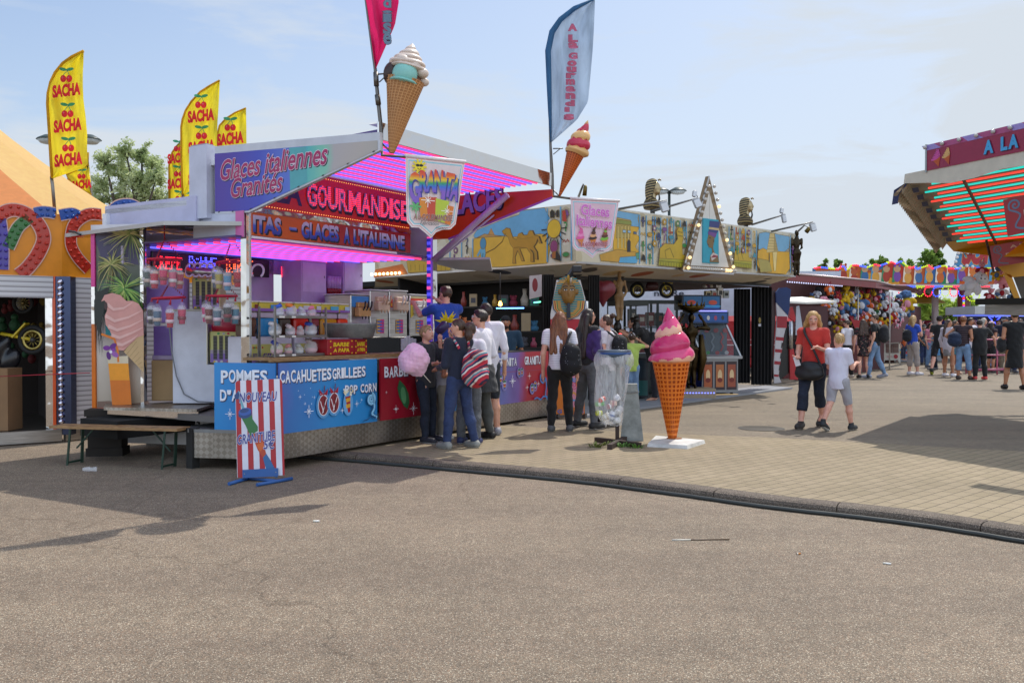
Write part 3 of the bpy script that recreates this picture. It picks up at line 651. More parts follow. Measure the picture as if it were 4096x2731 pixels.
d0=Vector((C0[0],C0[1],0))-Vector((0,0,0));Lp=d0.length
FP=Frame(S(C0[0],C0[1],0)-(S(0,0,0)-S(C0[0],C0[1],0)).normalized().cross(Vector((0,0,1)))*-.02,S(0,0,0)-S(C0[0],C0[1],0))
def dr_pommes(b):
 jag(b,'POMMES',(.08,.86,.66,.995));jag(b,"D'AMOUR",(.07,.66,.70,.78));star(b,.2,.52,.06)
board('counter_board',FP,0,Lp-.012,.31,1.075,'board_blue_plain',dr_pommes)
FC=FF(-.02)
def dr_cac(b):
 P=lambda*q:FC.pxs(Zm(700,1100,1.96)(*q))
 k=1.96
 bx=lambda x0,y0,x1,y1:(*FC.px(700+x0/k,1100+y1/k),*FC.px(700+x1/k,1100+y0/k))
 x0,z0=FC.px(700+820/k,1100+845/k);x1,_=FC.px(700+1195/k,1100+800/k);jag(b,'CACAHUETES',(x0,.86,x1+.06,.99))
 x0,_=FC.px(700+1205/k,1500);x1,_=FC.px(700+1440/k,1500);jag(b,'GRILLEES',(x0+.05,.87,x1+.14,.99))
 x0,_=FC.px(700+1335/k,1560);x1,_=FC.px(700+1480/k,1560);jag(b,'POP CORN',(x0-.02,.68,1.60,.78))
 for cx,cy in((.66,.60),(.83,.615)):
  b.oval(cx,cy-.02,.115,.15,'#5a9fd4');b.oval(cx,cy-.02,.085,.12,'#e8e4e8');b.oval(cx,cy-.02,.075,.11,'#8a2430')
  b.stroke([(cx-.05,cy+.03),(cx,cy-.1)],.012,'#efe6ea');b.stroke([(cx+.05,cy+.05),(cx-.02,cy-.11)],.012,'#efe6ea');b.stroke([(cx+.01,cy+.06),(cx+.02,cy-.1)],.01,'#3a1418')
  for sx_ in(-1,1):b.poly([(cx,cy+.1),(cx+sx_*.07,cy+.165),(cx+sx_*.06,cy+.09)],'#b01c2c')
  b.stroke([(cx,cy+.09),(cx+.02,cy+.2)],.012,'#701820')
 b.oval(1.06,.57,.085,.14,'#69aadb')
 b.poly([(1.01,.65),(1.10,.66),(1.095,.47),(1.06,.465)],'#a81c2c')
 for q in((.63,.60,.54,.56),(.56,.53,.50,.51)):b.poly([(1.018,q[0]),(1.099,q[0]+.01),(1.098,q[0]-.03),(1.03,q[0]-.045)],'#e0a832')
 for i in range(16):b.oval(1.06+random.uniform(-.075,.075),.69+random.uniform(-.03,.05),.013,.013,random.choice(['#f4ecc8','#e6d49a','#fff8e0']),n=7)
 for x,y,r in((.42,.53,.07),(.36,.62,.02),(1.2,.56,.04),(.95,.5,.035),(.5,.68,.02),(1.28,.6,.02),(.28,.7,.025)):star(b,x,y,r)
 for i in range(26):b.oval(random.uniform(.1,1.5),random.uniform(.45,1.02),.005,.005,'#d8ecff',n=6)
 swirl(b,1.44,.60,.075,'#8fcdf0',2.2,.03,[(1.50,.50),(1.46,.42),(1.55,.37)],'#22507e');b.stroke([(1.53,.37),(1.45,.40),(1.38,.36),(1.30,.345)],.012,'#22507e')
board('counter_board',FC,.012,1.60,.315,1.075,'board_blue',dr_cac)
def dr_barbe(b):
 jag(b,'BARBE',(1.73,.84,2.2,.97));jag(b,'à',(2.24,.85,2.36,.92));jag(b,'PAPA',(2.42,.85,2.80,.975))
 b.poly([(2.02,.80),(2.13,.72),(2.2,.62),(2.22,.5),(2.18,.42),(2.1,.47),(2.02,.58),(1.98,.7)],'#2f6a40');b.oval(2.1,.6,.05,.11,'#5c9a68',.2)
 b.poly([(2.5,.8),(2.6,.66),(2.55,.5),(2.42,.55),(2.38,.7)],'#7d3a5c')
 for x,y,r in((1.95,.44,.05),(2.3,.42,.08),(2.75,.5,.05),(1.76,.66,.02)):star(b,x,y,r)
board('counter_board',FC,1.665,3.12,.315,1.075,'board_red',dr_barbe)
def dr_pale(b):
 star(b,3.6,.8,.06)
board('counter_board',FC,3.135,3.9,.315,1.075,'#3f86c4!r.3',dr_pale)
def dr_gran(b):
 k=1.96;q=lambda x,y:FC.px(1500+x/k,1100+y/k)
 jag(b,'GRANITA',(q(963,0)[0],.88,q(1105,0)[0]+.05,1.0));jag(b,'GRANITUBE',(q(1170,0)[0],.885,q(1333,0)[0]+.02,1.01))
 for(x,y,r,h)in((980,820,.045,.2),(1010,860,.05,.22),(1125,765,.045,.2),(1145,760,.04,.18),(1225,890,.05,.22),(1248,870,.04,.2)):
  cx,cy=q(x,y);cs=['#2f7a4a','#c8ccd4','#b83030','#d8a030','#2a5aa0'];h*=.55
  b.oval(cx,cy,r*1.5,h*.75,'#8f88c8')
  for i in range(5):b.poly([(cx-r*(.8-.1*i),cy-h/2+(4-i)*h/5),(cx+r*(.8-.1*i),cy-h/2+(4-i)*h/5),(cx+r*(.9-.1*i),cy-h/2+(5-i)*h/5),(cx-r*(.9-.1*i),cy-h/2+(5-i)*h/5)],cs[(i+int(x))%5])
  b.stroke([(cx,cy+h*.5),(cx+.02,cy+h*.75)],.012,'#30303a')
 cx,cy=q(1305,800);swirl(b,cx,cy,.10,'#3f8fd8',2.0,.03,[(cx+.12,cy-.15),(cx+.10,cy-.3),(cx+.25,cy-.42)])
 b.stroke([q(1362,955),q(1310,950),q(1290,975),q(1260,960),q(1240,970)],.025,'#3f8fd8')
 for x,y,r in((1068,830,.09),(1200,790,.05),(1270,850,.05),(990,770,.04),(1180,880,.05)):star(b,*q(x,y),r)
 b.rect(3.92,.79,5.8,.797,'#a04a6a')
board('counter_board',FC,3.915,R0,.315,1.08,'board_violet',dr_gran)
b=MB(STM,'wood');b.box((.02,.12,1.095),(3.6,.55,1.125));b.box((.0,.1,1.085),(3.62,.135,1.13));b.obj('counter_top',T1)
b=MB(STM,'#3a3632!r.5');b.box((3.7,.05,1.07),(R0,.6,1.09));b.obj('counter_top',T1)
b=MB(STM,'#c8c6c0');b.box((.7,.2,.92),(1.15,.5,1.05));b.box((1.2,.22,.9),(1.5,.5,1.06));b.box((.05,.2,.4),(5.7,.24,.9),'#26221f');b.box((.15,.2,.93),(.55,.5,1.08),'#7a5a40');b.obj('under_shelf',T1)
b=MB(STM,'#6b6560!r.6');b.box((-.1,.55,.40),(3.62,3.0,.47));b.obj('floor',T1)
b=MB(STM,'#c4b8d4!r.5');b.box((1.75,2.5,.45),(2.3,2.56,2.44));b.box((2.75,2.5,.45),(3.3,2.56,2.44));b.box((-.1,2.5,2.22),(3.5,2.54,2.44));b.obj('back_wall',T1)
b=MB(STM,'mirror_steel');b.box((.09,.57,.46),(.16,.66,2.78));b.box((.13,.566,.46),(.158,.57,2.78),'#bfc4c8!m!r.25');b.obj('post',T1)
b=MB(STM,'#8d5ad8!r.3');b.box((3.5,.56,.46),(3.60,.66,2.75),'mirror_steel');b.box((3.47,.575,1.15),(3.498,.64,2.75),'#7a48c8!e.35');b.obj('post',T1)
mk_simple('strip_lights',lambda nt,b:None)
def f_strip(nt,b):
 f_stripe(['#ff5aa8','#2a2aa0','#5a5aff','#2a2aa0'],5.5,(0,0,0),'Z',0)(nt,b);src=b.inputs['Base Color'].links[0].from_socket
 nt.links.new(src,b.inputs['Emission Color']);b.inputs['Emission Strength'].default_value=.55
mk_simple('strip_lights',f_strip)
b=MB(STM,'strip_lights');b.box((3.455,.58,1.15),(3.469,.635,2.75));b.obj('post_lights',T1)
b=MB(STM,'#d9dbe2!r.4');b.box((.08,.62,3.30),(3.62,1.42,3.36));b.box((.08,1.40,2.9),(3.62,1.46,3.36));b.box((.0,1.46,2.86),(3.62,3.0,2.92));b.box((-.05,2.9,2.44),(3.62,2.98,2.86));b.box((3.55,.7,2.44),(3.62,2.9,2.9));b.box((3.55,.62,2.9),(3.62,1.40,3.30));b.obj('roof',T1)
b=MB(STM,'#b8b8d2!r.5');b.box((.0,1.3,2.66),(.05,3.0,2.96));b.box((.05,2.95,2.66),(1.5,3.0,2.96));b.obj('side_fascia',T1)
b=MB(STM,'#463070!r.3');b.box((-.02,.62,2.455),(3.5,2.5,2.475));b.obj('ceiling',T1)
TUBE=['#ff4078!e1.15','#6460ff!e1.25']
for k in range(14):
 s_=.70+k*.128;b=MB(STM,TUBE[k%2]);b.tube([(.18,s_,2.435),(3.4,s_,2.435)],.013,n=6);b.obj('light_tube',T1)
FG=FF(.585)
mk_simple('sign_orange',f_grad([(0,'#c8281c'),(.35,'#b81a22'),(.6,'#c03a14'),(1,'#c85a10')],'X',.4,1.6,rough=.3))
b=MB(FG,'sign_orange');b.rect(.17,2.80,3.0,3.31,'sign_orange',0,.03);b.lift=.002
for t,x0,x1 in(('A',.3,.5),('LA',.56,.95)):b.text(t,(x0,2.9,x1,3.18),'#1e2450',.03)
x=1.0
GO='GOURMANDISE'
xs=[FG.px(700+z/1.96,1000)[0]for z in(850,945,1045,1135,1240,1350,1435,1525,1605,1650,1725,1785)]
xs=[1.02,1.19,1.37,1.56,1.74,1.98,2.17,2.36,2.54,2.62,2.78,2.93]
for i,ch in enumerate(GO):
 bx=(xs[i]+.012,2.92,xs[i+1]-.012,3.18);b.text(ch,(bx[0]+.02,bx[1]-.03,bx[2]+.02,bx[3]-.02),'#17132a',.05);b.text(ch,bx,'#7f88b4',.045,.012)
b.obj('name_sign',T1)
bulbs=MB(FG,'#ff2c3c!e1.6')
def glyph_dots(ch,bx,step):
 vs,fs=glyphs(ch,0.012);A=np.array(vs);x0,y0=A.min(0);x1,y1=A.max(0);out=[];T_=[]
 for f in fs:
  for i in range(1,len(f)-1):T_.append((A[f[0]],A[f[i]],A[f[i+1]]))
 nx,ny=max(1,int((bx[2]-bx[0])/step)),max(1,int((bx[3]-bx[1])/step))
 for i in range(nx+1):
  for j in range(ny+1):
   p=np.array((x0+(x1-x0)*i/nx,y0+(y1-y0)*j/ny));p=p*.94+np.array(((x0+x1)/2,(y0+y1)/2))*.06
   for a,c,d in T_:
    s1=(c[0]-a[0])*(p[1]-a[1])-(c[1]-a[1])*(p[0]-a[0]);s2=(d[0]-c[0])*(p[1]-c[1])-(d[1]-c[1])*(p[0]-c[0]);s3=(a[0]-d[0])*(p[1]-d[1])-(a[1]-d[1])*(p[0]-d[0])
    if(s1>=0 and s2>=0 and s3>=0)or(s1<=0 and s2<=0 and s3<=0):out.append((bx[0]+(bx[2]-bx[0])*(p[0]-x0)/(x1-x0),bx[1]+(bx[3]-bx[1])*(p[1]-y0)/(y1-y0)));break
 return out
for i,ch in enumerate(GO):
 for x,y in glyph_dots(ch,(xs[i]+.012,2.92,xs[i+1]-.012,3.18),.026):bulbs.add([(x+dx*.0085,y+dy*.0085,.026+dz)for dx,dy,dz in((1,0,0),(0,1,0),(-1,0,0),(0,-1,0),(0,0,.01))],[(0,1,4),(1,2,4),(2,3,4),(3,0,4)])
tag(bulbs.obj('letter_bulbs',T1),kind='stuff')
bulbs=MB(FG,'#ffd070!e1.3')
for k in range(70):
 x=.2+k*.04
 for z in(2.83,3.275):bulbs.add([(x+dx*.006,z+dy*.006,.004+dz)for dx,dy,dz in((1,0,0),(0,1,0),(-1,0,0),(0,-1,0),(0,0,.008))],[(0,1,4),(1,2,4),(2,3,4),(3,0,4)])
tag(bulbs.obj('border_bulbs',T1),kind='stuff')
FI=FF(.57)
mk_simple('sign_red',f_grad([(0,'#c85a10'),(.1,'#a01820'),(1,'#8e1622')],'X',.1,1.5,rough=.3))
mk_simple('letter_chrome',f_grad([(0,'#1c2a8a'),(.45,'#3a5ac0'),(.6,'#9aa4c8'),(1,'#c8c8d8')],'Z',2.50,2.72,rough=.3))
b=MB(FI,'sign_red');b.rect(.16,2.485,3.0,2.745,'sign_red',0,.03);b.lift=.002
for t,x0,x1 in(('GRAN',-.3,.1),('ITAS',.19,.60),('-',.74,.84),('GLACES',.93,1.56),('A',1.66,1.76),("L'ITALIENNE",1.84,2.86)):
 if x0<0:continue
 z0,z1=(2.60,2.625)if t=='-' else(2.525,2.71)
 b.text(t,(x0+.02,z0-.018,x1+.02,z1-.015),'#140f16',.05);b.text(t,(x0,z0,x1,z1),'letter_chrome',.045)
b.rect(.16,2.452,2.7,2.478,'#e6e6ea');b.obj('menu_sign',T1)
b=MB(STM,'mirror_steel');b.box((.16,.56,2.745),(3.0,.60,2.80));b.obj('trim',T1)
zi,zo=3.36,3.40
b=MB(STM,'#4a3478!r.3');A_=[(.13,.58,3.34),(3.60,.58,3.34),(3.60,-1.31,3.405),(.13,-1.31,3.405)]
b.add([(x,y,z)for x,y,z in A_]+[(x,y,z+.03)for x,y,z in A_],[(0,1,2,3),(7,6,5,4),(0,4,5,1),(1,5,6,2),(2,6,7,3),(3,7,4,0)]);b.obj('awning_flap',T1)
for k in range(21):
 s_=.50-k*.0855;z=3.345+(.58-s_)*.0345-.022;b=MB(STM,TUBE[(k+1)%2]);b.tube([(.2,s_,z),(3.56,s_,z)],.014,n=6);b.obj('light_tube',T1)
b=MB(STM,'mirror_steel');b.box((.10,-1.335,3.33),(3.63,-1.312,3.50));b.box((.10,-1.32,3.485),(3.63,-1.20,3.502));b.obj('front_trim',T1)
FW=FL(.08)
mk_simple('wing_print',f_grad([(0,'#3a2f9a'),(.3,'#3a3aa8'),(.47,'#4a6ac4'),(.52,'#4ab0b0'),(.62,'#7cc0a8'),(.7,'#b0a8a8'),(.85,'#b4aaa2'),(1,'#a8a49c')],'X',-.75,1.25,rough=.3))
wl=Zm(700,400,1.96)
b=MB(FW,'#c6c8d0!r.35');edge=FW.pxs(wl((310,365),(1603,252),(1608,395),(577,882),(313,895)))
b.poly(edge,'#c6c8d0!r.35',0,.05);b.lift=.003
b.P(wl((313,422),(1590,318),(1590,390),(575,868),(316,876)),'wing_print')
mk_simple('wing_violet',f_grad([(0,'#4a2f98'),(.5,'#3c44b4'),(1,'#5a78cc')],'X',-.75,.2,rough=.3))
b.P(wl((313,424),(893,377),(905,710),(575,866),(318,874)),'wing_violet');b.P(wl((897,377),(1028,366),(1040,645),(905,712)),'#58aab0')
for t,q,in(('Glaces italiennes',((350,575),(1200,470))),('Granités',((432,715),(848,640)))):
 (x0,z0),(x1,z1)=FW.pxs(wl(*q));h=.235 if t[1]=='l' else .22;z0-=.075;x0+=.02
 sk=(z1-z0)/(x1-x0)*.0
 b.text(t,(x0+.012,z0-.012+.0,x1+.012,z0-.012+h),'#141026',.03,shear=.28,skew=.02);b.text(t,(x0,z0,x1,z0+h),'#f0dcea',.035,shear=.28,skew=.02);b.text(t,(x0,z0,x1,z0+h),'#a8245e',.018,shear=.28,skew=.02)
for q in((348,884),(456,879),(596,860),(783,775),(970,687),(1163,598),(1358,507),(1560,412)):
 x,z=FW.px(*wl(q)[0]);b.oval(x,z+.008,.018,.006,'#2a2a2c',.35,8)
b.obj('awning_wing',T1)
b=MB(STM,'#c2c4d4!r.4');s0=1.135
b.box((.02,s0,2.70),(.14,s0+.30,3.53));b.box((.03,s0+.02,3.53),(.13,s0+.28,3.545),'#9a9ca4');b.obj('hinge_box',T1)
b=MB(STM,'#c4c6d6!r.4');b.box((.085,.60,2.46),(.09,1.45,2.75));b.box((.07,.585,2.46),(.075,.72,2.75),'#d06aa8');b.obj('side_panel',T1)
FRW=Frame(S(3.58,0,0),-W);rl=Zm(1500,400,1.96)
mk_simple('wing_red',f_grad([(0,'#d85a18'),(.2,'#c84018'),(.45,'#a01030'),(.75,'#8e0e26'),(1,'#c84a18')],'X',-1.0,1.0,rough=.3))
b=MB(FRW,'wing_red');b.poly(FRW.pxs(rl((290,1055),(290,790),(755,740),(1385,700),(1390,762),(580,1087),(330,1100))),'wing_red',0,.03);b.lift=.003
b.S(rl((575,1092),(985,930),(1390,765)),.03,'#a060b8!r.3')
(x0,z0),(x1,z1)=FRW.pxs(rl((600,895),(1000,870)));b.text('GLACES',(x0-.18+.02,z0-.02,x1+.02,z0+.30),'#16122a',.05,skew=.05);b.text('GLACES',(x0-.18,z0,x1,z0+.31),'letter_chrome2' if 'letter_chrome2' in MATS else '#8f92d0',.04,skew=.05)
b.obj('awning_wing',T1)
b=MB(None,'#b8a8c8!r.35');b.tube([S(3.45,.5,2.42),S(3.5,-.7,3.25)],.045,n=10);b.tube([S(3.5,.5,2.40),S(3.55,-.45,3.0)],.014,n=6);b.obj('strut',T1)
b=MB(STM,'#b9bcc0!r.4');b.add([(3.45,.75,2.42),(3.6,-.35,2.40),(4.5,.2,2.30),(4.4,.75,2.34),(3.45,.75,2.46),(3.6,-.35,2.43),(4.5,.2,2.33),(4.4,.75,2.38)],[(0,3,2,1),(4,5,6,7),(0,1,5,4),(1,2,6,5),(2,3,7,6),(3,0,4,7)]);b.obj('side_canopy',T1)
cn=[at(262,905,11.2),at(653,887,9.9),at(985,908,9.95),at(900,930,11.8)]
b=MB(None,'#b8b6b2!r.4');zc=2.63
cn=[Vector((p.x,p.y,zc))for p in cn];dn=Vector((0,0,-.045));b.add(cn+[p+dn for p in cn],[(0,1,2,3),(7,6,5,4)]+[(i,i+4,(i+1)%4+4,(i+1)%4)for i in range(4)]);b.obj('hatch_canopy',T1)
b=MB(None,'mirror_steel');b.add([p+Vector((0,0,-.047))for p in cn],[(3,2,1,0)]);b.obj('canopy_lining',T1)
b=MB(None,'#2e2e30');b.tube([at(278,925,11.1),at(300,928,11.0),at(322,940,10.95)],.014,n=6);b.obj('canopy_latch',T1)
pL,pR=at(388,1640,10.9),at(597,1612,10.75)
FPalm=Frame((pL.x,pL.y,0),(pR-pL).xy.to_3d());pz=Zm(0,400,1.96);pz2=Zm(0,1100,1.96)
mk_simple('print_beach',f_grad([(0,'#a89884'),(.25,'#c9bfb2'),(.45,'#b8aaa6'),(.60,'#6a8078'),(.72,'#48523e'),(1,'#6a6460')],'Z',.5,2.65,rough=.3))
b=MB(FPalm,'print_beach');b.rect(0,.48,.62,2.60,'print_beach',0,.03);b.lift=.003;PQ=lambda*q:FPalm.pxs(pz(*q));PR=lambda*q:FPalm.pxs(pz2(*q))
b.poly(PR((765,990),(860,985),(960,1020),(1090,1000),(1165,985),(1170,1010),(765,1075)),'#7a5f50')
b.poly(PR((825,345),(900,345),(905,470),(830,470)),'#3aa0a8');b.poly(PQ((735,1060),(1000,1050),(1140,1040),(1140,1300),(800,1250)),'#4b4460')
rs=random.Random(3)
for(cx,cy),spread_,l0,cs in(((880,1290),6.28,190,['#a8a85c','#7f8640','#c0b070','#4a5430']),((1040,1050),6.28,250,['#84944a','#a4aa5c','#5a6a32','#c4b87a']),((1000,1480),6.28,240,['#6a9a44','#96b854','#457034','#b8c46a']),((790,1560),6.28,170,['#1c2420','#2a342c'])):
 for k in range(70):
  a_=rs.uniform(0,spread_);l_=l0*rs.uniform(.5,1);ex_=[(cx+math.cos(a_)*l_*t,cy+math.sin(a_)*l_*t+60*t*t)for t in(0,.35,.7,1)]
  ex_=[(min(1140,max(778,x)),max(1045,y))for x,y in ex_];b.S([pz(q)[0]for q in ex_],.016,rs.choice(cs),True)
for k in range(22):
 x=rs.uniform(795,845);b.S(pz2((x,rs.uniform(120,330)),(x+rs.uniform(-20,30),rs.uniform(450,640))),.012,'#22241f',True)
b.poly(PR((785,150),(900,90),(840,340),(815,480),(785,330)),'#262a24')
b.poly(PR((1010,600),(1110,480),(1165,470),(1165,760)),'#c9a878')
for k in range(7):b.S(pz2((1010+k*22,600+k*20),(1100+k*10,480+k*40)),.006,'#a98856')
pk=['#d89a90','#e2aaa0','#cc8a82','#e8b8ae']
b.poly(PR((835,210),(860,160),(920,142),(985,160),(1030,205),(1080,205),(1125,225),(1160,280),(1165,470),(1110,490),(1010,590),(965,585),(960,545),(935,530),(905,440),(870,390),(862,320),(880,280),(878,225),(860,200)),pk[0])
for q in(((880,230),(930,270),(1010,260),(1080,215)),((870,320),(940,360),(1050,330),(1150,280)),((890,400),(960,430),(1060,400),(1160,350)),((915,470),(980,490),(1080,450),(1160,410)),((945,535),(1000,545),(1070,510),(1120,470))):
 b.S(pz2(*q),.045,pk[3],True);b.S([(x,y+10)for x,y in pz2(*q)],.014,pk[2],True)
b.oval(*FPalm.px(*pz2((872,245))[0]),.022,.05,'#4a3230')
b.poly(PR((890,680),(1047,680),(1072,1010),(922,1015)),'#ee9a20');b.poly(PR((905,820),(1060,820),(1072,1010),(922,1015)),'#d8741a');b.poly(PR((886,640),(1046,630),(1048,690),(890,690)),'#d8c8a8')
b.S(pz2((838,462),(940,500),(965,590),(970,680)),.028,'#e07a18')
for k,(x,y)in enumerate(((880,570),(925,590),(895,630),(945,620),(930,555))):b.oval(*FPalm.px(*pz2((x,y))[0]),.05,.03,['#7a2a92','#8e3aa8','#5a1a78','#a060b0','#6a2488'][k],k*.9)
b.oval(*FPalm.px(*pz2((912,600))[0]),.02,.02,'#f0e8f0')
b.obj('print_panel',T1)
b=MB(FPalm,'#c8501a!r.2');b.box((-.055,.48,-.02),(-.004,1.5,.02),'#d8701a!r.15');b.box((-.055,1.5,-.02),(-.004,1.95,.02),'mirror_steel');b.box((-.055,1.95,-.02),(-.004,2.62,.02),'#d83a90!r.25');b.box((.62,.48,-.03),(.665,2.62,.03),'mirror_steel');b.box((-.06,2.60,-.04),(.68,2.70,.01),'#c8c4c8!r.3');b.obj('panel_frame',T1)
b=MB(FPalm,'#e0501c!r.25');b.box((-.02,.44,-.03),(.35,.478,.02));b.box((.35,.44,-.03),(1.5,.478,.02),'mirror_steel');b.obj('skirt_trim',T1)
b=MB(FPalm,'#d0ccc8!r.5');b.box((.0,.02,-.35),(1.4,.40,-.30));b.obj('skirt',T1)
st=[Vector((at(X,Y,10).x,0,0))for X,Y in((1,1),)]
zs_=.53;sp=[gnd(415,1628,zs_),gnd(787,1636,zs_),gnd(880,1608,zs_),gnd(425,1612,zs_)]
b=MB(None,'tread_plate');dn=Vector((0,0,-.035));b.add(sp+[p+dn for p in sp],[(0,1,2,3),(7,6,5,4)]+[(i,i+4,(i+1)%4+4,(i+1)%4)for i in range(4)])
q0,q1=sp[0]+dn,sp[1]+dn;b.add([q0+Vector((.02,.05,0)),q1+Vector((0,.05,0)),q1+Vector((0,.05,-.09)),q0+Vector((.02,.05,-.05))],[(0,1,2,3)],'mirror_steel');b.obj('step',T1)
for X,Y in((428,1632),(792,1640)):
 p=gnd(X,Y,zs_-.04);b=MB(None,'#6a6864!m!r.4');b.tube([(p.x,p.y,.50),(p.x,p.y,.36),(p.x,p.y,.35),(p.x,p.y,.24)],[.014,.014,.022,.022],n=8);b.box((p.x-.04,p.y-.04,.22),(p.x+.04,p.y+.04,.24));b.obj('step_leg',T1)
# flags, banners, cones, signs, bin
def cloth_wave(b,outline_l,outline_r,d,m,rows=26,cols=9,amp=.03,seed=0,edge=None):
 """sail between two picture-space edge lines (top to bottom), standing at depth d, with folds"""
 rs=random.Random(seed);ph=rs.uniform(0,6);vs=[]
 def samp(l,t):
  x=t*(len(l)-1);i=min(len(l)-2,int(x));f=x-i;return(l[i][0]*(1-f)+l[i+1][0]*f,l[i][1]*(1-f)+l[i+1][1]*f)
 for i in range(rows+1):
  t=i/rows;a,c=samp(outline_l,t),samp(outline_r,t)
  for j in range(cols+1):
   u=j/cols;X,Y=a[0]*(1-u)+c[0]*u,a[1]*(1-u)+c[1]*u
   dd=amp*math.sin(u*7+t*5+ph)*(.3+u)+amp*.8*math.sin(u*13-t*9+ph)
   vs.append(at(X,Y,d+dd))
 n=cols+1
 b.add(vs,[(i*n+j,(i+1)*n+j,(i+1)*n+j+1,i*n+j+1)for i in range(rows)for j in range(cols)],m,True,raw=True)
 return samp
def f_flag(hx,tr=.5,v=.72):
 def f(nt,b):
  c=rgb(hx);nz=node(nt,'TexNoise',Scale=3.0,Detail=4.0,Distortion=.8);nt.links.new(objco(nt,(3,3,.6),(0,R(14),0)),nz.inputs['Vector'])
  rr=ramp(nt,[(.3,tuple(x*v for x in c)),(.7,tuple(min(1,x*1.08)for x in c))],nz.outputs['Fac']);nt.links.new(rr.outputs[0],b.inputs['Base Color']);b.inputs['Roughness'].default_value=.6
  t=nt.nodes.new('ShaderNodeBsdfTranslucent');nt.links.new(rr.outputs[0],t.inputs['Color']);x=nt.nodes.new('ShaderNodeMixShader');x.inputs[0].default_value=tr
  nt.links.new(b.outputs[0],x.inputs[1]);nt.links.new(t.outputs[0],x.inputs[2]);nt.links.new(x.outputs[0],nt.nodes['Material Output'].inputs['Surface'])
  bump(nt,b,nz.outputs['Fac'],.6 if v<.9 else .1,.04)
 return f
for n_,h_ in(('flag_yellow','#fae634'),('flag_yellow_edge','#e0b410'),('flag_pink','#e8206a'),('flag_blue','#a8bdd6'),('flag_blue_edge','#4a82ae'),('flag_red','#e02838'),('flag_green','#3f9a78'),('flag_rose','#f080a0'),('flag_sky','#9fc0d8')):mk_simple(n_,f_flag(h_))
def flag_text(b,txt,pts,m,d):
 pass
def at_frame(X,Y,d,ex=(1,0,0),up=(0,0,1)):return Frame(at(X,Y,d),ex,up)
zf=Zm(1400,0,1.7818)
t=thing('feather_flag','pink feather flag on the awning corner above the mint scoop cone','flag',S(.13,-1.31,3.5),'feather flags on the ice cream stall')
b=MB();cloth_wave(b,[(1440,-220),(1446,-110),(1462,0),(1482,140),(1501,276)],[(1500,-260),(1590,-110),(1595,10),(1580,101),(1503,278)],8.95,'flag_pink',amp=.035,seed=1);b.obj('sail',t)
F_=at_frame(1548,60,8.87);b=MB(F_,'flag_sky')
for ch,y in(('d',.12),('i',-.02),('s',-.14),('e',-.24)):b.text(ch,(-.035,y-.05,.04,y+.06),'flag_sky',.03,out='#5a2a4a',c=.0)
b.obj('lettering',t)
b=MB(None,'#6d6a66!m!r.4');b.tube([at(1438,-220,8.97),at(1462,0,8.97),at(1501,278,8.97),at(1512,400,8.97),at(1525,520,8.97),at(1528,622,8.97),at(1623,628,8.93)],[.008,.01,.017,.02,.02,.016,.014],n=8)
b.tube([at(1503,290,8.95),at(1506,345,8.95)],.026,n=8);b.tube([at(1509,380,8.95),at(1514,420,8.95)],.027,n=8);b.obj('pole',t)
t=thing('feather_flag','pale blue feather flag with pink lettering above the small red cone','flag',S(3.6,-1.31,3.5),'feather flags on the ice cream stall')
b=MB();LL=[(2377,-3),(2298,34),(2242,79),(2208,129),(2192,205),(2196,330),(2200,460),(2204,568)];RR=[(2380,-4),(2378,60),(2375,130),(2370,210),(2362,300),(2352,408),(2308,480),(2206,570)]
sm_=cloth_wave(b,LL,RR,11.9,'flag_blue',rows=40,amp=.04,seed=5);b.obj('sail',t)
b=MB(None,'flag_blue_edge');b.tube([at(x,y,11.86)for x,y in LL],[.012,.03,.035,.04,.04,.035,.025,.01],n=6);b.obj('sleeve',t)
F_=at_frame(2290,300,11.8);b=MB(F_,'flag_rose')
y=100
for ch,yy,dx,h_ in(('A',114,0,26),('L',157,2,26),('a',185,2,22),('G',226,2,24),('o',255,-2,19),('u',279,-4,18),('r',303,-6,18),('m',328,-8,19),('a',356,-8,20),('n',383,-8,20),('d',411,-10,22),('i',436,-12,18),('s',466,-14,20)):
 k=11.9/3584;x_=dx*k;z_=(300-yy)*k;b.text(ch,(x_-.052,z_-h_*k/2,x_+.052 if ch not in 'i' else x_-.01,z_+h_*k/2),'flag_rose',.05,out='#a05a78',outw=.03,c=0)
b.obj('lettering',t)
b=MB(None,'#6d6a66!m!r.4');b.tube([at(2192,205,11.93),at(2202,584,11.93),at(2208,700,11.93),at(2212,785,11.93),at(2284,795,11.9)],[.012,.018,.024,.022,.016],n=8);b.obj('pole',t)
def shield(fr,w_,h_,m):
 b=MB(fr,m);o=[(0,0),(w_,0),(w_*.90,-h_*.70),(w_*.885,-h_*.80),(w_*.80,-h_*.87),(w_*.66,-h_*.885),(w_*.56,-h_*.92),(w_*.48,-h_),(w_*.38,-h_*.94),(w_*.27,-h_*.88),(w_*.15,-h_*.885),(w_*.07,-h_*.82),(w_*.055,-h_*.72)]
 return b,o
def inset(o,k,c):return[(c[0]+(x-c[0])*k,c[1]+(y-c[1])*k)for x,y in o]
mk_simple('letter_rainbow',f_grad([(0,'#8a5ab8'),(.25,'#3a6ad0'),(.45,'#2f9a5a'),(.6,'#e8c030'),(.8,'#e06020'),(1,'#d03a30')],'Z',-.30,-.10,rough=.4))
def rainbow_text(b,ch,box,rot):
 b.text(ch,(box[0]+.012,box[1]-.012,box[2]+.012,box[3]-.012),'#3a3a90',.05,rot=rot);b.text(ch,box,'letter_rainbow',.045,rot=rot)
t=thing('hanging_banner','shield banner reading GRANITA in rainbow letters under the pink flag','banner',at(1740,640,8.93),'shield banners on the awning')
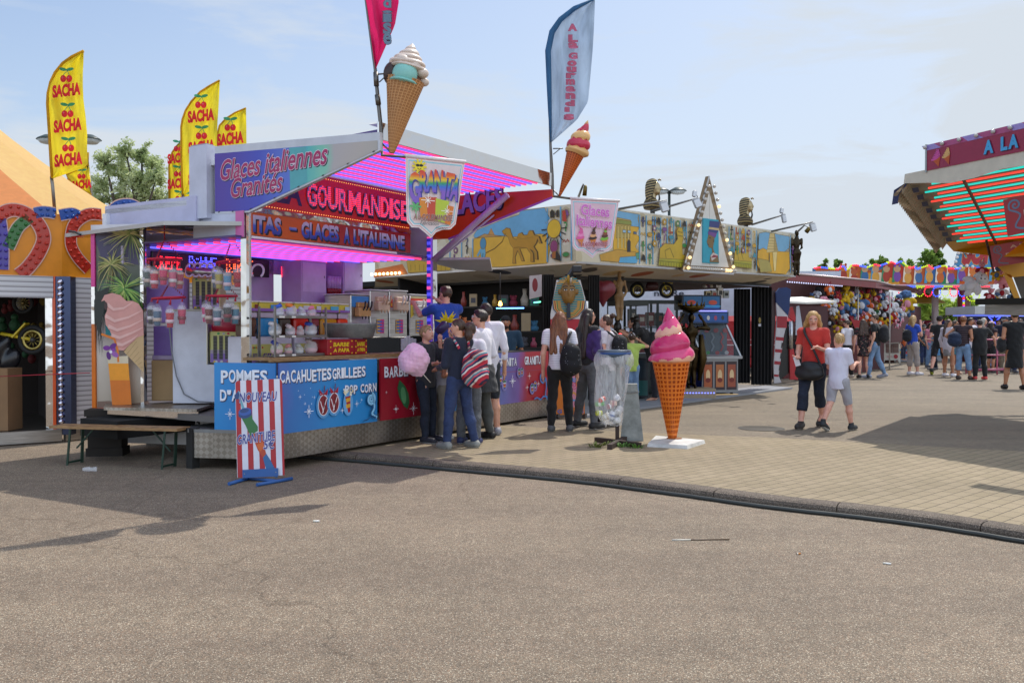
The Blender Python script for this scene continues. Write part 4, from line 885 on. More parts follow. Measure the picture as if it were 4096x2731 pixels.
fr=Frame(at(1622,622,8.93),(2.6,.9,-.12));b,o=shield(fr,.615,.80,'#e4d8d6!r.5');b.poly(o,None,0,.006);b.lift=.001;cc=(.3,-.38)
b.poly(inset(o,.955,cc),'#d89aa0!r.5');b.poly(inset(o,.935,cc),'#ece2e0!r.5');b.poly(inset(o,.90,cc),'#8fc8d4!r.5');b.poly(inset(o,.865,cc),'#e6d4d2!r.5')
b.obj('cloth',t)
b=MB(fr,'#e8c030');b.lift=.02
for i in range(10):b.stroke([(.14,-.10),(.14+.075*math.cos(i*.628),-.10+.075*math.sin(i*.628))],.02,'#e8d020')
b.oval(.14,-.10,.045,.045,'#f0d828')
b.oval(.122,-.09,.02,.014,'#1a1a1c');b.oval(.158,-.088,.02,.014,'#1a1a1c');b.stroke([(.12,-.118),(.14,-.13),(.16,-.116)],.008,'#5a4a10')
for ch,bx,r_ in(('G',(.045,-.46,.155,-.17),.12),('R',(.15,-.34,.225,-.14),.0),('A',(.225,-.335,.30,-.13),0),('N',(.30,-.335,.385,-.12),0),('I',(.385,-.40,.415,-.19),-.08),('T',(.41,-.37,.495,-.14),-.12),('A',(.475,-.40,.555,-.18),-.15)):rainbow_text(b,ch,bx,r_)
b.poly([(.17,-.60),(.15,-.41),(.27,-.39),(.25,-.62)],'#d8862a');b.poly([(.25,-.63),(.22,-.40),(.33,-.39),(.35,-.62)],'#c84a30');b.poly([(.32,-.62),(.32,-.40),(.46,-.42),(.42,-.64)],'#b8c83a');b.poly([(.42,-.64),(.45,-.46),(.51,-.47),(.48,-.66)],'#d87a2a')
for i in range(6):b.stroke([(.115,-.50),(.115+.06*math.cos(i*1.05),-.50+.045*math.sin(i*1.05))],.02,'#5fae6a')
b.stroke([(.115,-.5),(.13,-.62)],.012,'#5fae6a');star(b,.24,-.43,.07,'#fbf4ea');star(b,.44,-.52,.06,'#fbf4ea')
b.text('A la GOURMANDISE',(.10,-.625,.50,-.565),'#8a5a50',.03,shear=.15,skew=.04,out='#f0d0c8');b.text('Fabrication',(.17,-.675,.36,-.635),'#3a3a3a',.0,shear=.3,skew=.02);b.text('maison',(.33,-.71,.45,-.675),'#3a3a3a',.0,shear=.3)
b.obj('print',t);b=MB(fr,'#e8e0e0!r.4');b.tube([(-.01,0,0),(.625,0,0)],.018,n=8);b.obj('rail',t)
t=thing('hanging_banner','shield banner reading Glaces Italiennes in pink under the pale blue flag','banner',at(2375,800,11.88),'shield banners on the awning')
fr=Frame(at(2283,793,11.88),(2.6,.5,-.07));b,o=shield(fr,.665,.78,'#e4d4da!r.5');b.poly(o,None,0,.006);b.lift=.001;cc=(.33,-.37)
b.poly(inset(o,.955,cc),'#d89aa8!r.5');b.poly(inset(o,.935,cc),'#ece2e4!r.5');b.poly(inset(o,.90,cc),'#8fc8d4!r.5');b.poly(inset(o,.865,cc),'#e0bcc8!r.5');b.obj('cloth',t)
b=MB(fr,'#e48aca');b.lift=.02
b.text('Glaces',(.14,-.22,.53,-.08),'#d070c0',.03,out='#f0d8ea',outw=.02,skew=-.04);b.text('Italiennes',(.085,-.37,.57,-.23),'#d070c0',.03,out='#f0d8ea',outw=.02,skew=-.06)
for cx,cs in((.14,('#d85a9a','#e88abc','#d85a9a')),(.31,('#3a2018','#d8a070','#5a2a1c')),(.47,('#7ab83a','#5a2a1c','#8a4a2a'))):
 b.poly([(cx-.045,-.53),(cx+.05,-.51),(cx+.02,-.64)],'#d07a30')
 for k in range(4):b.oval(cx+.004*k,-.515+k*.035,.058-.013*k,.024,cs[k%3],.2)
 b.poly([(cx-.01,-.40),(cx+.025,-.41),(cx+.02-(.05 if cx<.2 else-.03),-.345)],cs[2])
b.text('A la GOURMANDISE',(.12,-.62,.52,-.565),'#a04a58',.03,shear=.15,skew=.05,out='#f0d0d8');b.text('Fabrication',(.22,-.665,.42,-.63),'#5a5a6a',0,shear=.3);b.text('maison',(.35,-.69,.47,-.66),'#5a5a6a',0,shear=.3)
b.obj('print',t);b=MB(fr,'#e8e0e0!r.4');b.tube([(-.01,0,0),(.675,0,0)],.018,n=8);b.obj('rail',t)
def axis_mat(p0,p1):
 z=(p1-p0).normalized();x=Vector((1,0,0));x=(x-z*x.dot(z)).normalized();y=z.cross(x);m=Matrix.Identity(4)
 for i,v in enumerate((x,y,z,p0)):m.col[i][:3]=v
 return m
def soft_serve(b,z0,h,r0,turns,ms,n=56,rows=84,tip=(0,0),lobe=.16,prof=None,flip=1):
 """ice cream swirl: a spiral ridge on a tapering body, colours following the spiral"""
 vs=[];fs=[[]for _ in ms]
 def rad(t):return(np.interp(t,[0,.06,.16,.35,.6,.8,.93,1],[.86,1.0,1.0,.84,.56,.30,.12,.0])if prof is None else np.interp(t,*prof))*r0
 for i in range(rows+1):
  t=i/rows
  for j in range(n):
   th=2*math.pi*j/n;ph=(t*turns-flip*j/n)%1.0;rg=math.sin(math.pi*ph)**.7
   r=rad(t)*(1-lobe+lobe*1.6*rg)*(1+.03*math.sin(3*th+9*t));zz=z0+h*t-rad(t)*.10*(1-ph);k=max(0,(t-.6)/.4)**2
   vs.append((r*math.cos(th)+tip[0]*k,r*math.sin(th)+tip[1]*k,zz))
 for i in range(rows):
  for j in range(n):
   ph=((i+.5)/rows*turns-flip*(j+.5)/n);c=int(math.floor(ph*len(ms)*.5+.15*math.sin(j*.9)))%len(ms);fs[c].append((i*n+j,i*n+(j+1)%n,(i+1)*n+(j+1)%n,(i+1)*n+j))
 base=len(s_v)if False else len(b.v);b.add(vs,fs[0],ms[0],True)
 for c in range(1,len(ms)):b.f+=[tuple(base+q for q in f)for f in fs[c]];b.fm+=[b.mi(ms[c])]*len(fs[c]);b.fs+=[True]*len(fs[c])
def waffle(b,r1,h,na,nz,m,mi_,depth=.02,r0=.02,twist=0.0,win=.30):
 """cone of pressed square cells, tip at 0"""
 def P_(a,z,off=0):r=r0+(r1-r0)*z/h-off;th=2*math.pi*a+twist*z;return(r*math.cos(th),r*math.sin(th),z)
 vs=[];f1=[];f2=[]
 zs_=[h*(i/nz)**.9 for i in range(nz+1)]
 for i in range(nz):
  nn_=na
  for j in range(nn_):
   a0,a1=j/nn_,(j+1)/nn_;z0,z1=zs_[i],zs_[i+1];k=len(vs);da,dz=(a1-a0)*win*.75,(z1-z0)*win*.75;dp=depth*(.35+.65*(z0+z1)/2/h)
   vs+=[P_(a0,z0),P_(a1,z0),P_(a1,z1),P_(a0,z1),P_(a0+da,z0+dz),P_(a1-da,z0+dz),P_(a1-da,z1-dz),P_(a0+da,z1-dz),P_(a0+da*1.25,z0+dz*1.25,dp),P_(a1-da*1.25,z0+dz*1.25,dp),P_(a1-da*1.25,z1-dz*1.25,dp),P_(a0+da*1.25,z1-dz*1.25,dp)]
   for q in range(4):f1.append((k+q,k+(q+1)%4,k+4+(q+1)%4,k+4+q));f2.append((k+4+q,k+4+(q+1)%4,k+8+(q+1)%4,k+8+q))
   f2.append((k+8,k+9,k+10,k+11))
 base=len(b.v);b.add(vs,f1,m,False);b.f+=[tuple(base+q for q in f)for f in f2];b.fm+=[b.mi(mi_)]*len(f2);b.fs+=[False]*len(f2)
p0,p1=at(1566,612,8.95),at(1650,174,8.95);Mx=axis_mat(p0,p1);Lc=(p1-p0).length;t=thing('ice_cream_cone','giant cone with mint scoop and beige whipped cream on the awning corner','cone figure',p0,'giant ice cream cones')
b=MB(Mx,'#c08a58!r.5');waffle(b,.192,Lc*.66,26,26,'#c8925c!r.5','#b07a48!r.55',.006,.03,.9,.18);b.obj('waffle_cone',t)
b=MB(Mx,'#86c4ba!r.35');b.ball((.0,-.10,Lc*.69),(.125,.11,.125),n=20,k=14);b.lathe([(.13,-.01),(.14,0),(.13,.012)],c=(0,-.09,Lc*.625),n=24);b.obj('scoop',t)
b=MB(Mx,'#3a2420!r.4');b.ball((-.14,.0,Lc*.70),(.09,.11,.12),n=16,k=10);b.ball((.0,.05,Lc*.68),(.17,.14,.10),'#8a5a44!r.4',n=16,k=10);b.obj('scoop',t)
b=MB(Mx,'#d8c6b8!r.35')
for q,(x,y,z,r)in enumerate(((-.13,-.03,.80,.06),(-.04,-.10,.81,.075),(.07,-.08,.79,.07),(.15,-.02,.75,.07),(.17,.05,.69,.06))):b.ball((x,y,Lc*z),(r,r,r*.75),n=14,k=9)
soft_serve(b,Lc*.76,Lc*.24,.17,5.0,['#d8c6b8!r.35'],lobe=.2,tip=(-.0,0));b.obj('whipped_cream',t)
b=MB(None,'#6d6a66!m!r.4');b.tube([at(1512,298,8.95),at(1552,294,8.95)],.008,n=6);b.tube([at(1517,330,8.95),at(1550,298,8.95)],.006,n=6);b.tube([at(1529,575,8.95),at(1566,612,8.93)],.01,n=6);b.obj('bracket',t)
p0,p1=at(2238,784,11.9),at(2352,482,11.9);Mx=axis_mat(p0,p1);Lc=(p1-p0).length;t=thing('ice_cream_cone','small orange cone with red and yellow swirl beside the pale blue flag','cone figure',p0,'giant ice cream cones')
b=MB(Mx,'#c85a1c!r.4');waffle(b,.125,Lc*.575,20,20,'#c8601c!r.4','#a8420e!r.45',.008,.015,0,.25);b.obj('waffle_cone',t)
b=MB(Mx);soft_serve(b,Lc*.555,Lc*.45,.155,4.2,['#c42f4c!r.25','#e0b070!r.3'],tip=(-.0,0),prof=([0,.08,.18,.4,.62,.68,.72,.9,1],[.8,1,.98,.86,.62,.5,.38,.16,0]));b.obj('ice_cream',t)
b=MB(None,'#6d6a66!m!r.4');b.tube([at(2212,595,11.9),at(2252,594,11.9)],.008,n=6);b.tube([at(2213,618,11.9),at(2240,596,11.9)],.006,n=6);b.tube([at(2214,760,11.9),at(2236,785,11.9)],.008,n=6);b.obj('bracket',t)
g=gnd(2689,1768);kk=g.y/FPX;t=thing('ice_cream_cone','giant orange waffle cone with pink swirl standing on a white base plate','cone figure',g,'giant ice cream cones')
top_=at(2664,1228,g.y);Mx=axis_mat(g+Vector((0,0,.03)),Vector((g.x-.03,g.y,top_.z)));H_=top_.z-.03
b=MB(Mx);waffle(b,.245,1.035,22,18,'#e0741a!r.38!d.22','#c2540e!r.42!d.25',.022,.05,0,.27);b.obj('waffle_cone',t)
b=MB(Mx);soft_serve(b,1.005,H_-1.005,.275,3.5,['#d23a70!r.16!d.2','#cc2a64!r.16!d.2','#e8b096!r.2!d.25','#d8487c!r.16!d.2'],n=72,rows=110,tip=(-.035,0),lobe=.14,prof=([0,.03,.10,.2,.35,.5,.62,.72,.82,.92,1],[.82,.98,1.0,.95,.83,.68,.51,.37,.25,.12,.0]));b.obj('ice_cream',t)
b=MB(None,'#d4d2cc!r.6!d.4');bp_=[gnd(*q)for q in((2588,1787),(2621,1754),(2822,1773),(2750,1796))];u3=Vector((0,0,.045));ce=sum(bp_,Vector())/4
tp_=[ce+(p-ce)*.96+u3 for p in bp_];b.add(bp_+tp_,[(0,1,2,3),(7,6,5,4)]+[(i,i+4,(i+1)%4+4,(i+1)%4)for i in range(4)],raw=True);b.lathe([(.10,.046),(.10,.049),(.05,.06)],'#8a5a34!r.8',c=g+Vector((.03,.02,0)),n=20);b.obj('base_plate',t)
for x_,y_,z_,r_ in((-.05,-.25,1.20,.014),(.1,-.21,1.28,.007),(.13,-.24,1.12,.006),(.0,-.07,.22,.012)):pass
fo=at(951,1905,8.92);fo.z=RZ+.04;fs_=Frame(fo,(1,.04,.046),(-.05,.10,1));t=thing('pavement_sign','red and white striped sign NOUVEAU GRANITUBE 5€ in front of the counter','sign',fo)
b=MB(fs_,'#b01c28!r.35');w_,h_=.463,.965
b.poly([(.0,0),(w_,0),(w_,h_-.03),(w_-.012,h_-.008),(w_-.03,h_),(.02,h_),(0,h_-.02)],'#b01c28!r.35',0,.012);b.lift=.001
for k in range(4):x=.05+k*.112;b.poly([(x,0),(x+.058,0),(x+.055,h_),(x-.003,h_)],'#d8d8e4!r.35')
b.poly([(-.004,0),(0,0),(0,h_),(-.004,h_-.02)],'#d8d8e0')
nk=Zm(700,1100,1.96);b.P(nk((485,950),(495,905),(510,915),(515,960),(550,1050),(530,1065),(505,975)),'#6aa4b4!r.3');b.P(nk((465,945),(495,908),(508,940),(495,975),(470,970)),'#20407a!r.3')
b.P(nk((515,1105),(600,1080),(610,1130),(650,1185),(650,1220),(590,1260),(555,1180)),'#2f7038!r.3');b.P(nk((600,1250),(660,1225),(690,1290),(715,1400),(690,1430),(650,1370)),'#b8401c!r.3');b.P(nk((690,1430),(716,1398),(750,1450),(775,1500),(800,1540),(805,1590),(730,1560),(705,1490)),'#24639a!r.3')
b.P(nk((640,1330),(690,1305),(700,1350),(665,1385)),'#d0601c!r.3')
b.oval(*fs_.px(*nk((550,1090))[0]),.068,.042,'#20407a!r.3',.12);b.oval(*fs_.px(*nk((550,1070))[0]),.066,.038,'#3058a8!r.3',.12);b.oval(*fs_.px(*nk((545,1062))[0]),.045,.022,'#20407a!r.3',.12)
for s_,q in(('NOUVEAU',((505,1000),(800,925))),('GRANITUBE',((490,1318),(785,1215))),('5€',((695,1365),(783,1290)))):
 (x0,z0),(x1,z1)=fs_.pxs(nk(*q));h1={'NOUVEAU':.098,'GRANITUBE':.098,'5€':.098}[s_];b.text(s_,(x0,z0,x1,z0+h1),'#31368a',.015,shear=.16,out='#dfe0f0',outw=.03,skew={'NOUVEAU':.0,'GRANITUBE':.08,'5€':0}[s_])
b.obj('board',t)
b=MB(fs_,'#2a5a9a!r.4');b.box((.055,-.005,.012),(.405,.075,.03));b.box((.07,.03,.03),(.08,.04,.036),'#8a8a8a');b.box((.38,.03,.03),(.39,.04,.036),'#8a8a8a');b.obj('clamp',t)
b=MB(None,'#2a5a9a!r.4');gq=lambda x,y:gnd(x,y,RZ+.018)
b.tube([gq(916,1934),gq(1000,1910)],.018,n=8);b.tube([gq(1028,1938),gq(1168,1913)],.018,n=8);b.tube([gq(985,1912),gq(1105,1922)],.015,n=8);b.obj('foot',t)
g=gnd(2470,1768);d_=g.y;k_=d_/FPX;t=thing('litter_bin','clear plastic bag litter bin on a cross foot beside the giant cone','litter bin',g)
b=MB(None,'#3a2a22!r.7');r1,r2=gnd(2384,1757,.03),gnd(2560,1780,.03);dd=(r2-r1).normalized();
def bar(b,p,q,wd,ht,m=None):
 d=(q-p).normalized();s_=d.cross(Vector((0,0,1)));s_=s_.normalized()*wd/2 if s_.length>1e-5 else Vector((wd/2,0,0));n_=s_.normalized().cross(d)*ht/2
 b.add([p-s_-n_,p+s_-n_,p+s_+n_,p-s_+n_,q-s_-n_,q+s_-n_,q+s_+n_,q-s_+n_],[(0,3,2,1),(4,5,6,7),(0,1,5,4),(1,2,6,5),(2,3,7,6),(3,0,4,7)],m,raw=True)
bar(b,r1,r2,.06,.06);bar(b,gnd(2438,1788,.03),gnd(2503,1752,.03),.06,.064);b.obj('cross_foot',t)
b=MB(None,'#3a2a22!r.7');bar(b,g+Vector((.0,.03,.03)),g+Vector((0,.03,.55)),.045,.045);bar(b,g+Vector((.0,.03,.55)),g+Vector((0,.06,1.1)),.04,.04,'#5a5652!m!r.5');b.obj('post',t)
rc=at(2457,1413,d_);b=MB(None,'#4a5868!r.4');b.lathe([(.205,-.045),(.212,-.01),(.212,.035),(.205,.045),(.195,.045),(.198,-.045)],c=rc,n=32);b.lathe([(.214,-.012),(.217,0),(.214,.012)],'#24508a!r.4',c=rc,n=32);b.obj('hoop',t)
b=MB(None,'clear_bag');rows=[(1406,2390,2524),(1422,2380,2532),(1440,2374,2536),(1458,2376,2533),(1470,2380,2522),(1480,2384,2516),(1530,2380,2510),(1580,2376,2502),(1620,2377,2494),(1655,2386,2492),(1680,2402,2490),(1695,2430,2487),(1702,2458,2480)]
vs=[];n_=36
for i,(Y,xl,xr)in enumerate(rows):
 c=at((xl+xr)/2,Y,d_);r=(xr-xl)/2*k_
 for j in range(n_):a=2*math.pi*j/n_;q=r*(1+.035*math.sin(5*a+i*.3)+.02*math.sin(11*a-i));vs.append(c+Vector((q*math.cos(a),q*.85*math.sin(a),.006*math.sin(4*a+i))))
b.add(vs,[(i*n_+j,(i+1)*n_+j,(i+1)*n_+(j+1)%n_,i*n_+(j+1)%n_)for i in range(len(rows)-1)for j in range(n_)]+[tuple((len(rows)-1)*n_+j for j in range(n_))],None,True,raw=True);b.obj('bag',t)
rs=random.Random(8)
for i,(X,Y,m,l_,r_,lab,cat)in enumerate(((2408,1598,'#d8481c!r.3',.10,.033,'orange drink can in the bin bag','drink can'),(2440,1624,'#a01c20!r.3',.09,.032,'red crushed can deep in the bin bag','drink can'),(2400,1615,'#5fae4a!r.4',.12,.03,'green bottle lying across the bin bag','bottle'),(2396,1652,'#c8d040!r.4',.08,.035,'yellow wrapper at the left of the bin bag','wrapper'),(2468,1590,'#e4e4e8!r.4',.07,.04,'white cup tipped in the bin bag, uppermost','cup'),(2448,1660,'#dfe2ec!r.4',.10,.04,'white and blue carton low in the bin bag','carton'),(2425,1665,'#e8e4da!r.5',.09,.04,'cream paper bag at the bottom of the bin bag','paper bag'),(2470,1680,'#e6e6e2!r.5',.07,.04,'white crumpled tissue at the very bottom of the bin bag','tissue'),(2455,1612,'#e0b8a0!r.5',.08,.035,'pale pink wrapper in the middle of the bin bag','wrapper'),(2476,1640,'#d8d8d8!r.4',.09,.045,'grey plastic cup at the right of the bin bag','cup'))):
 c=at(X,Y,d_);a=rs.uniform(0,3.1);dv=Vector((math.cos(a)*.9,rs.uniform(-.4,.4),math.sin(a)*.5)).normalized()*l_/2;b=MB(None,m);b.tube([c-dv,c-dv*.92,c+dv*.92,c+dv],[r_*.8,r_,r_*.95,r_*.75],n=12)
 b.tube([c-dv*.3,c+dv*.2],r_*1.02,['#f0ece8','#e8e8e8','#dff0dc','#f0f0e0','#c8ccd8','#2a4a9a','#d8c8a8','#f4f4f4','#b83040','#bcbcc0'][i],n=12,cap=False);tag(b.obj(cat.replace(' ','_')),lab,cat,'rubbish in the bin bag')
t=tag(None or(lambda:(lambda b:b.obj('bollard'))(MB(None,'galvanised')))()if False else _new('bollard',None),'grey galvanised sheet bollard chained to the litter bin','bollard');gb=gnd(2528,1774);t.location=gb+Vector((0,.12,0));WORLD[t.name]=t.location.copy()
b=MB(None,'galvanised');q=[at(2481,1766,d_+.1),at(2574,1784,d_+.1),at(2549,1537,d_+.1),at(2501,1537,d_+.1)];q[0].z=q[1].z=0.0;bk=Vector((.03,.22,0))
b.add(q+[p+bk for p in q],[(0,1,2,3),(7,6,5,4)]+[(i,i+4,(i+1)%4+4,(i+1)%4)for i in range(4)],raw=True);b.obj('body',t)
b=MB(None,'#9a9a98!m!r.3')
for i in range(9):
 x=2500+i*6.5;c=at(x,1566+5*math.sin(i/8*3.14),d_+.075);b.tube([c+Vector((math.cos(a)*.016,0 if i%2 else math.sin(a)*.01,math.sin(a)*.01 if i%2 else 0))for a in np.linspace(0,6.28,9)[:-1]],.0035,n=5,closed=True)
tag(b.obj('chain'),'small steel chain looped across the top of the grey bollard','chain')
g=gnd(2285,1672);fr=Frame(g+Vector((-.24,0,.05)),(1,.15,0),(0,.16,1));t=thing('pavement_sign','orange menu board standing behind the girls at the counter end','sign',g)
b=MB(fr,'#d8781c!r.4');b.rect(0,0,.47,.76,None,0,.02);b.lift=.001;b.poly([(.30,.12),(.37,.2),(.34,.5),(.40,.66),(.22,.66),(.18,.4),(.22,.16)],'#d88aa0');b.stroke([(.2,.2),(.3,.24),(.35,.2)],.03,'#5a9ad0');b.stroke([(.2,.3),(.3,.36),(.36,.3)],.03,'#e0a030')
swirl(b,.3,.48,.07,'#c84a78',2,.015);b.text('RS',(.26,.53,.36,.60),'#3f8fd8',.04);b.text('G',(.02,.03,.09,.09),'#3a6ab8',.04);b.text('E',(.38,.03,.45,.09),'#3a6ab8',.04);b.obj('board',t)
b=MB(fr,'#5a5652!r.5');b.box((.0,-.05,-.16),(.03,.01,.16));b.box((.44,-.05,-.16),(.47,.01,.16));b.box((0,-.03,-.02),(.47,0,.0));b.obj('foot',t)
a0,a1=at(228,1703,10.15),at(735,1715,9.75);t=thing('bench','low wooden beer bench with green folding legs beside the platform','bench',(a0+a1)/2)
b=MB(None,'wood');bar(b,a0,a1,.24,.03);b.obj('seat',t)
for f_,sx_ in((.16,1),(.9,-1)):
 c=a0+(a1-a0)*f_;d=(a1-a0).normalized();s_=d.cross(Vector((0,0,1))).normalized();b=MB(None,'#1f3a2c!r.5')
 for q in(-.1,.1):bar(b,c+s_*q+Vector((0,0,-.015)),Vector((c.x,c.y,RZ))+s_*q*1.15-d*.03,.03,.02)
 bar(b,Vector((c.x,c.y,RZ+.03))+s_*-.12-d*.03,Vector((c.x,c.y,RZ+.03))+s_*.12-d*.03,.02,.02);bar(b,c+s_*.0+Vector((0,0,-.03))+d*.22*sx_,Vector((c.x,c.y,RZ+.18)),.015,.015);b.obj('leg',t)
g=gnd(410,1825,RZ);t=thing('timber_stack','stack of dark timber blocks packed under the folding step','timber stack',g)
for i,(w_,z0,z1)in enumerate(((.42,0,.10),(.38,.10,.40),(.40,.40,.48),(.46,.48,.56))):
 b=MB(Frame(g+Vector((.0,.15,z0)),(1,.12+.05*(i%2),0)),'#2e2823!r.9');b.box((-w_/2,.0,-.15),(w_/2,z1-z0-.003,.15));b.obj('block',t)
# goods and machines in the stall
def rbox(name,fr,x0,x1,z0,z1,y0,y1,m,parent,bev=.012):
 b=MB(fr,m);b.bbox(((x0+x1)/2,(z0+z1)/2,-(y0+y1)/2),(x1-x0,z1-z0,y1-y0),m,bev);return b
FS=FF(0)
def fa(X,s_,Y=1300):return FF(s_).px(X,Y)
sl_tanks=[(1000,1034,1,'#5a3a22'),(1038,1122,1,'#2b8ac0'),(1124,1170,1,'#3a261c'),(1180,1242,1,'#c02014'),(1244,1284,1,'#7a2030'),(1286,1354,1,'#c88a1c'),(1357,1398,1,'#e03c14')]
machines=[(0,1),(1,3),(3,5),(5,7)]
labs=['slush machine with a brown tank just right of the stall corner post','slush machine with blue and dark tanks behind the candy rack','slush machine with bright red and maroon tanks behind the candy rack','slush machine with yellow and orange tanks beside the metal tub']
SB=.95
for(i0,i1),lab in zip(machines,labs):
 x0=fa(sl_tanks[i0][0],SB)[0];x1=fa(sl_tanks[i1-1][1],SB)[0];t=thing('slush_machine',lab,'drinks machine',S(x0,SB,1.06),'slush machines')
 b=MB(FS);b.bbox(((x0+x1)/2,1.17,-SB-.2),(x1-x0-.01,.36,.4),'#d8d6de!r.4',.015);b.rect(x0+.02,1.04,x1-.02,1.26,'#d8d878!r.4',-SB+.004);b.rect(x0+.02,1.03,x1-.02,1.08,'#9a80c0!r.4',-SB+.006);b.text('FREEZE',(x0+.03,1.09,x1-.03,1.15),'#6a4a98',.02,c=-SB+.008,shear=.3)
 for q in range(3):b.oval(x0+.04+q*(x1-x0-.08)/2,1.22,.012,.012,['#c83a3a','#3a9a4a','#e08a2a'][q],c=-SB+.008)
 b.obj('base',t)
 for q in range(i0,i1):
  a0,a1,c=fa(sl_tanks[q][0],SB)[0],fa(sl_tanks[q][1],SB)[0],sl_tanks[q][3];n=(a1-a0)
  b=MB(FS);b.bbox(((a0+a1)/2,1.46,-SB-.14),(n*.94,.22,.26),c+'!r.12',.02);b.bbox(((a0+a1)/2,1.605,-SB-.14),(n*.94,.07,.26),'#b8a8b8!r.1',.01);o=b.obj('tank',t)
  b=MB(FS);b.bbox(((a0+a1)/2,1.70,-SB-.14),(n*.99,.11,.28),'#cdbb3a!r.4',.012);b.bbox(((a0+a1)/2,1.762,-SB-.14),(n,.018,.29),'#e0dcc8!r.4',.004);b.rect(a0+.005,1.65,a1-.005,1.685,'#8a5aa8',-SB+.012);b.rect(a0+n*.5,1.68,a1-.01,1.73,['#7a2a1c','#3a8ac0','#3a8ac0','#c8c8d0','#c8c8d0','#48a8c8','#a8c8e0'][q],-SB+.013);b.obj('lid',o)
  b=MB(FS,'#26242a!r.4');b.tube([((a0+a1)/2,1.40,-SB+.02),((a0+a1)/2,1.33,-SB+.05)],.012,n=8);b.tube([((a0+a1)/2,1.40,-SB+.03),((a0+a1)/2,1.48,-SB+.035)],[.008,.014],n=8);b.obj('tap',o)
def F_at(X,Y,d,ex=(1,.35,0)):return Frame(at(X,Y,d),ex)
for(x0,y0,x1,y1,d,lab)in((768,1108,826,1236,11.3,'upper yellow and purple vented machine behind the hanging cups'),(838,1325,948,1452,10.8,'lower yellow and purple vented machine left of the corner post')):
 p,q=at(x0,y1,d),at(x1,y0,d);fr=Frame(p,(1,.12,0));w_,h_=(q.x-p.x),q.z-p.z;w_=max(w_,h_*.85);t=thing('slush_machine',lab,'drinks machine',p,'vented machines in the hatch')
 b=MB(fr,'#c8c478!r.4');b.bbox((w_/2,h_/2,-.2),(w_,h_,.4),'#c6c47a!r.4',.015);b.rect(.01,.01,w_-.01,h_*.3,'#8a6ab4',.003);b.rect(.01,h_*.3,w_-.01,h_*.42,'#a898a8',.003);b.obj('body',t)
 b=MB(fr,'#1c1c22')
 for k in range(4):
  x=w_*(.14+k*.205);b.rect(x,h_*.12,x+w_*.13,h_*.86,'#17171c',.006)
  for j in range(16):b.rect(x,h_*(.13+j*.046),x+w_*.13,h_*(.145+j*.046),'#6e6a5c',.008)
 b.obj('vents',t)
 b=MB(fr);rs=random.Random(x0)
 for k in range(10):b.oval(rs.uniform(.03,w_-.03),rs.choice((h_*.05,h_*.93)),.016,.013,rs.choice(['#c83a3a','#e0c020','#3a9a4a','#e07a2a','#d8d8d8']),c=.006)
 b.obj('decals',t)
t=thing('freezer_cabinet','white cabinet standing in the open left hatch with a grey cable','cabinet',gnd(770,1612,.47));d=t.location.y
d=10.75;p0,p1=at(692,1612,d),at(862,1245,d);fr=Frame(p0,(1,.05,0));W_,H_=p1.x-p0.x,p1.z-p0.z;b=MB(fr,'#c8cad4!r.35')
b.poly([(0,0),(W_*1.05,0),(W_*1.05,H_*.42),(W_*.78,H_*.42),(W_*.78,H_),(0,H_)],None,0,.3);b.obj('body',t);b=MB(fr,'#a8a498!r.4');b.rect(-.01,H_,W_*.8,H_+.025,None,.01,.3);b.rect(W_*.78,H_*.42,W_*.80,H_,'#b8b4a8!m!r.3',.012,.02);b.obj('edge_trim',t)
b=MB(fr,'#7a7c80!r.5');b.tube([(-.03,H_*.85,.03),(.0,H_*.55,.03),(.05,H_*.3,.03),(.14,H_*.1,.03),(.3,.02,.03),(.5,.01,.05)],.008,n=6);b.obj('cable',t)
t=thing('cupboard','purple cupboard over a brown carton in the hatch, left of the white cabinet','cupboard',at(645,1600,11.0));fr=Frame(at(610,1606,11.0),(1,.1,0));b=MB(fr);b.bbox((.14,.72,-.2),(.28,.42,.3),'#7a5cae!r.4');b.bbox((.1,1.25,-.25),(.5,.56,.3),'#a486d8!r.4');b.obj('body',t);b=MB(fr);b.bbox((.13,.26,-.1),(.27,.50,.25),'#a88a62!r.8');b.bbox((.13,.54,-.1),(.26,.06,.22),'#a090b0!r.2');b.obj('carton',t)
t=thing('cable_reel','white auger rings standing over the vented machines in the hatch','machine',at(820,1080,11.2))
for k,X in enumerate((760,787,812,838)):
 b=MB(None,'#d0c8d8!r.35');c=at(X,1080,11.2);b.tube([c+Vector((math.cos(a)*.07*.75,.04*math.sin(a),math.sin(a)*.085))for a in np.linspace(0,6.28,21)[:-1]],.013,n=7,closed=True);b.obj('ring',t)
b=MB(None,'steel');b.tube([at(750,1084,11.2),at(850,1090,11.2)],.05,n=14);b.obj('drum',t)
c=at(1030,1085,11.0);b=MB(None,'#d0c8d8!r.35');b.tube([c+Vector((math.cos(a)*.075,.03*math.sin(a),math.sin(a)*.085))for a in np.linspace(-.9,4.0,20)],.014,n=7);tag(b.obj('white_ring'),'single white auger ring behind the corner post of the hatch','machine')
p=at(905,1305,10.9);b=MB(None,'#b01838!r.35');b.tube([p+Vector((-.16,0,0)),p+Vector((-.15,0,.0)),p+Vector((.15,0,0)),p+Vector((.17,0,0))],[.05,.09,.09,.06],n=16);tag(b.obj('gas_bottle'),'red rounded cylinder lying above the lower vented machine','gas bottle')
t=thing('led_sign','black dot matrix sign reading POMME and BARBE under the lit ceiling','sign',at(860,1040,11.9));q0,q1=at(610,1036,10.95),at(1080,1075,12.5);fr=Frame(q0,(q1-q0).xy.to_3d());L_=(q1-q0).xy.length;b=MB(fr,'#0b0a10!r.3');b.bbox((L_/2,-.02,-.03),(L_,.24,.05),'#0b0a10!r.3');b.obj('case',t)
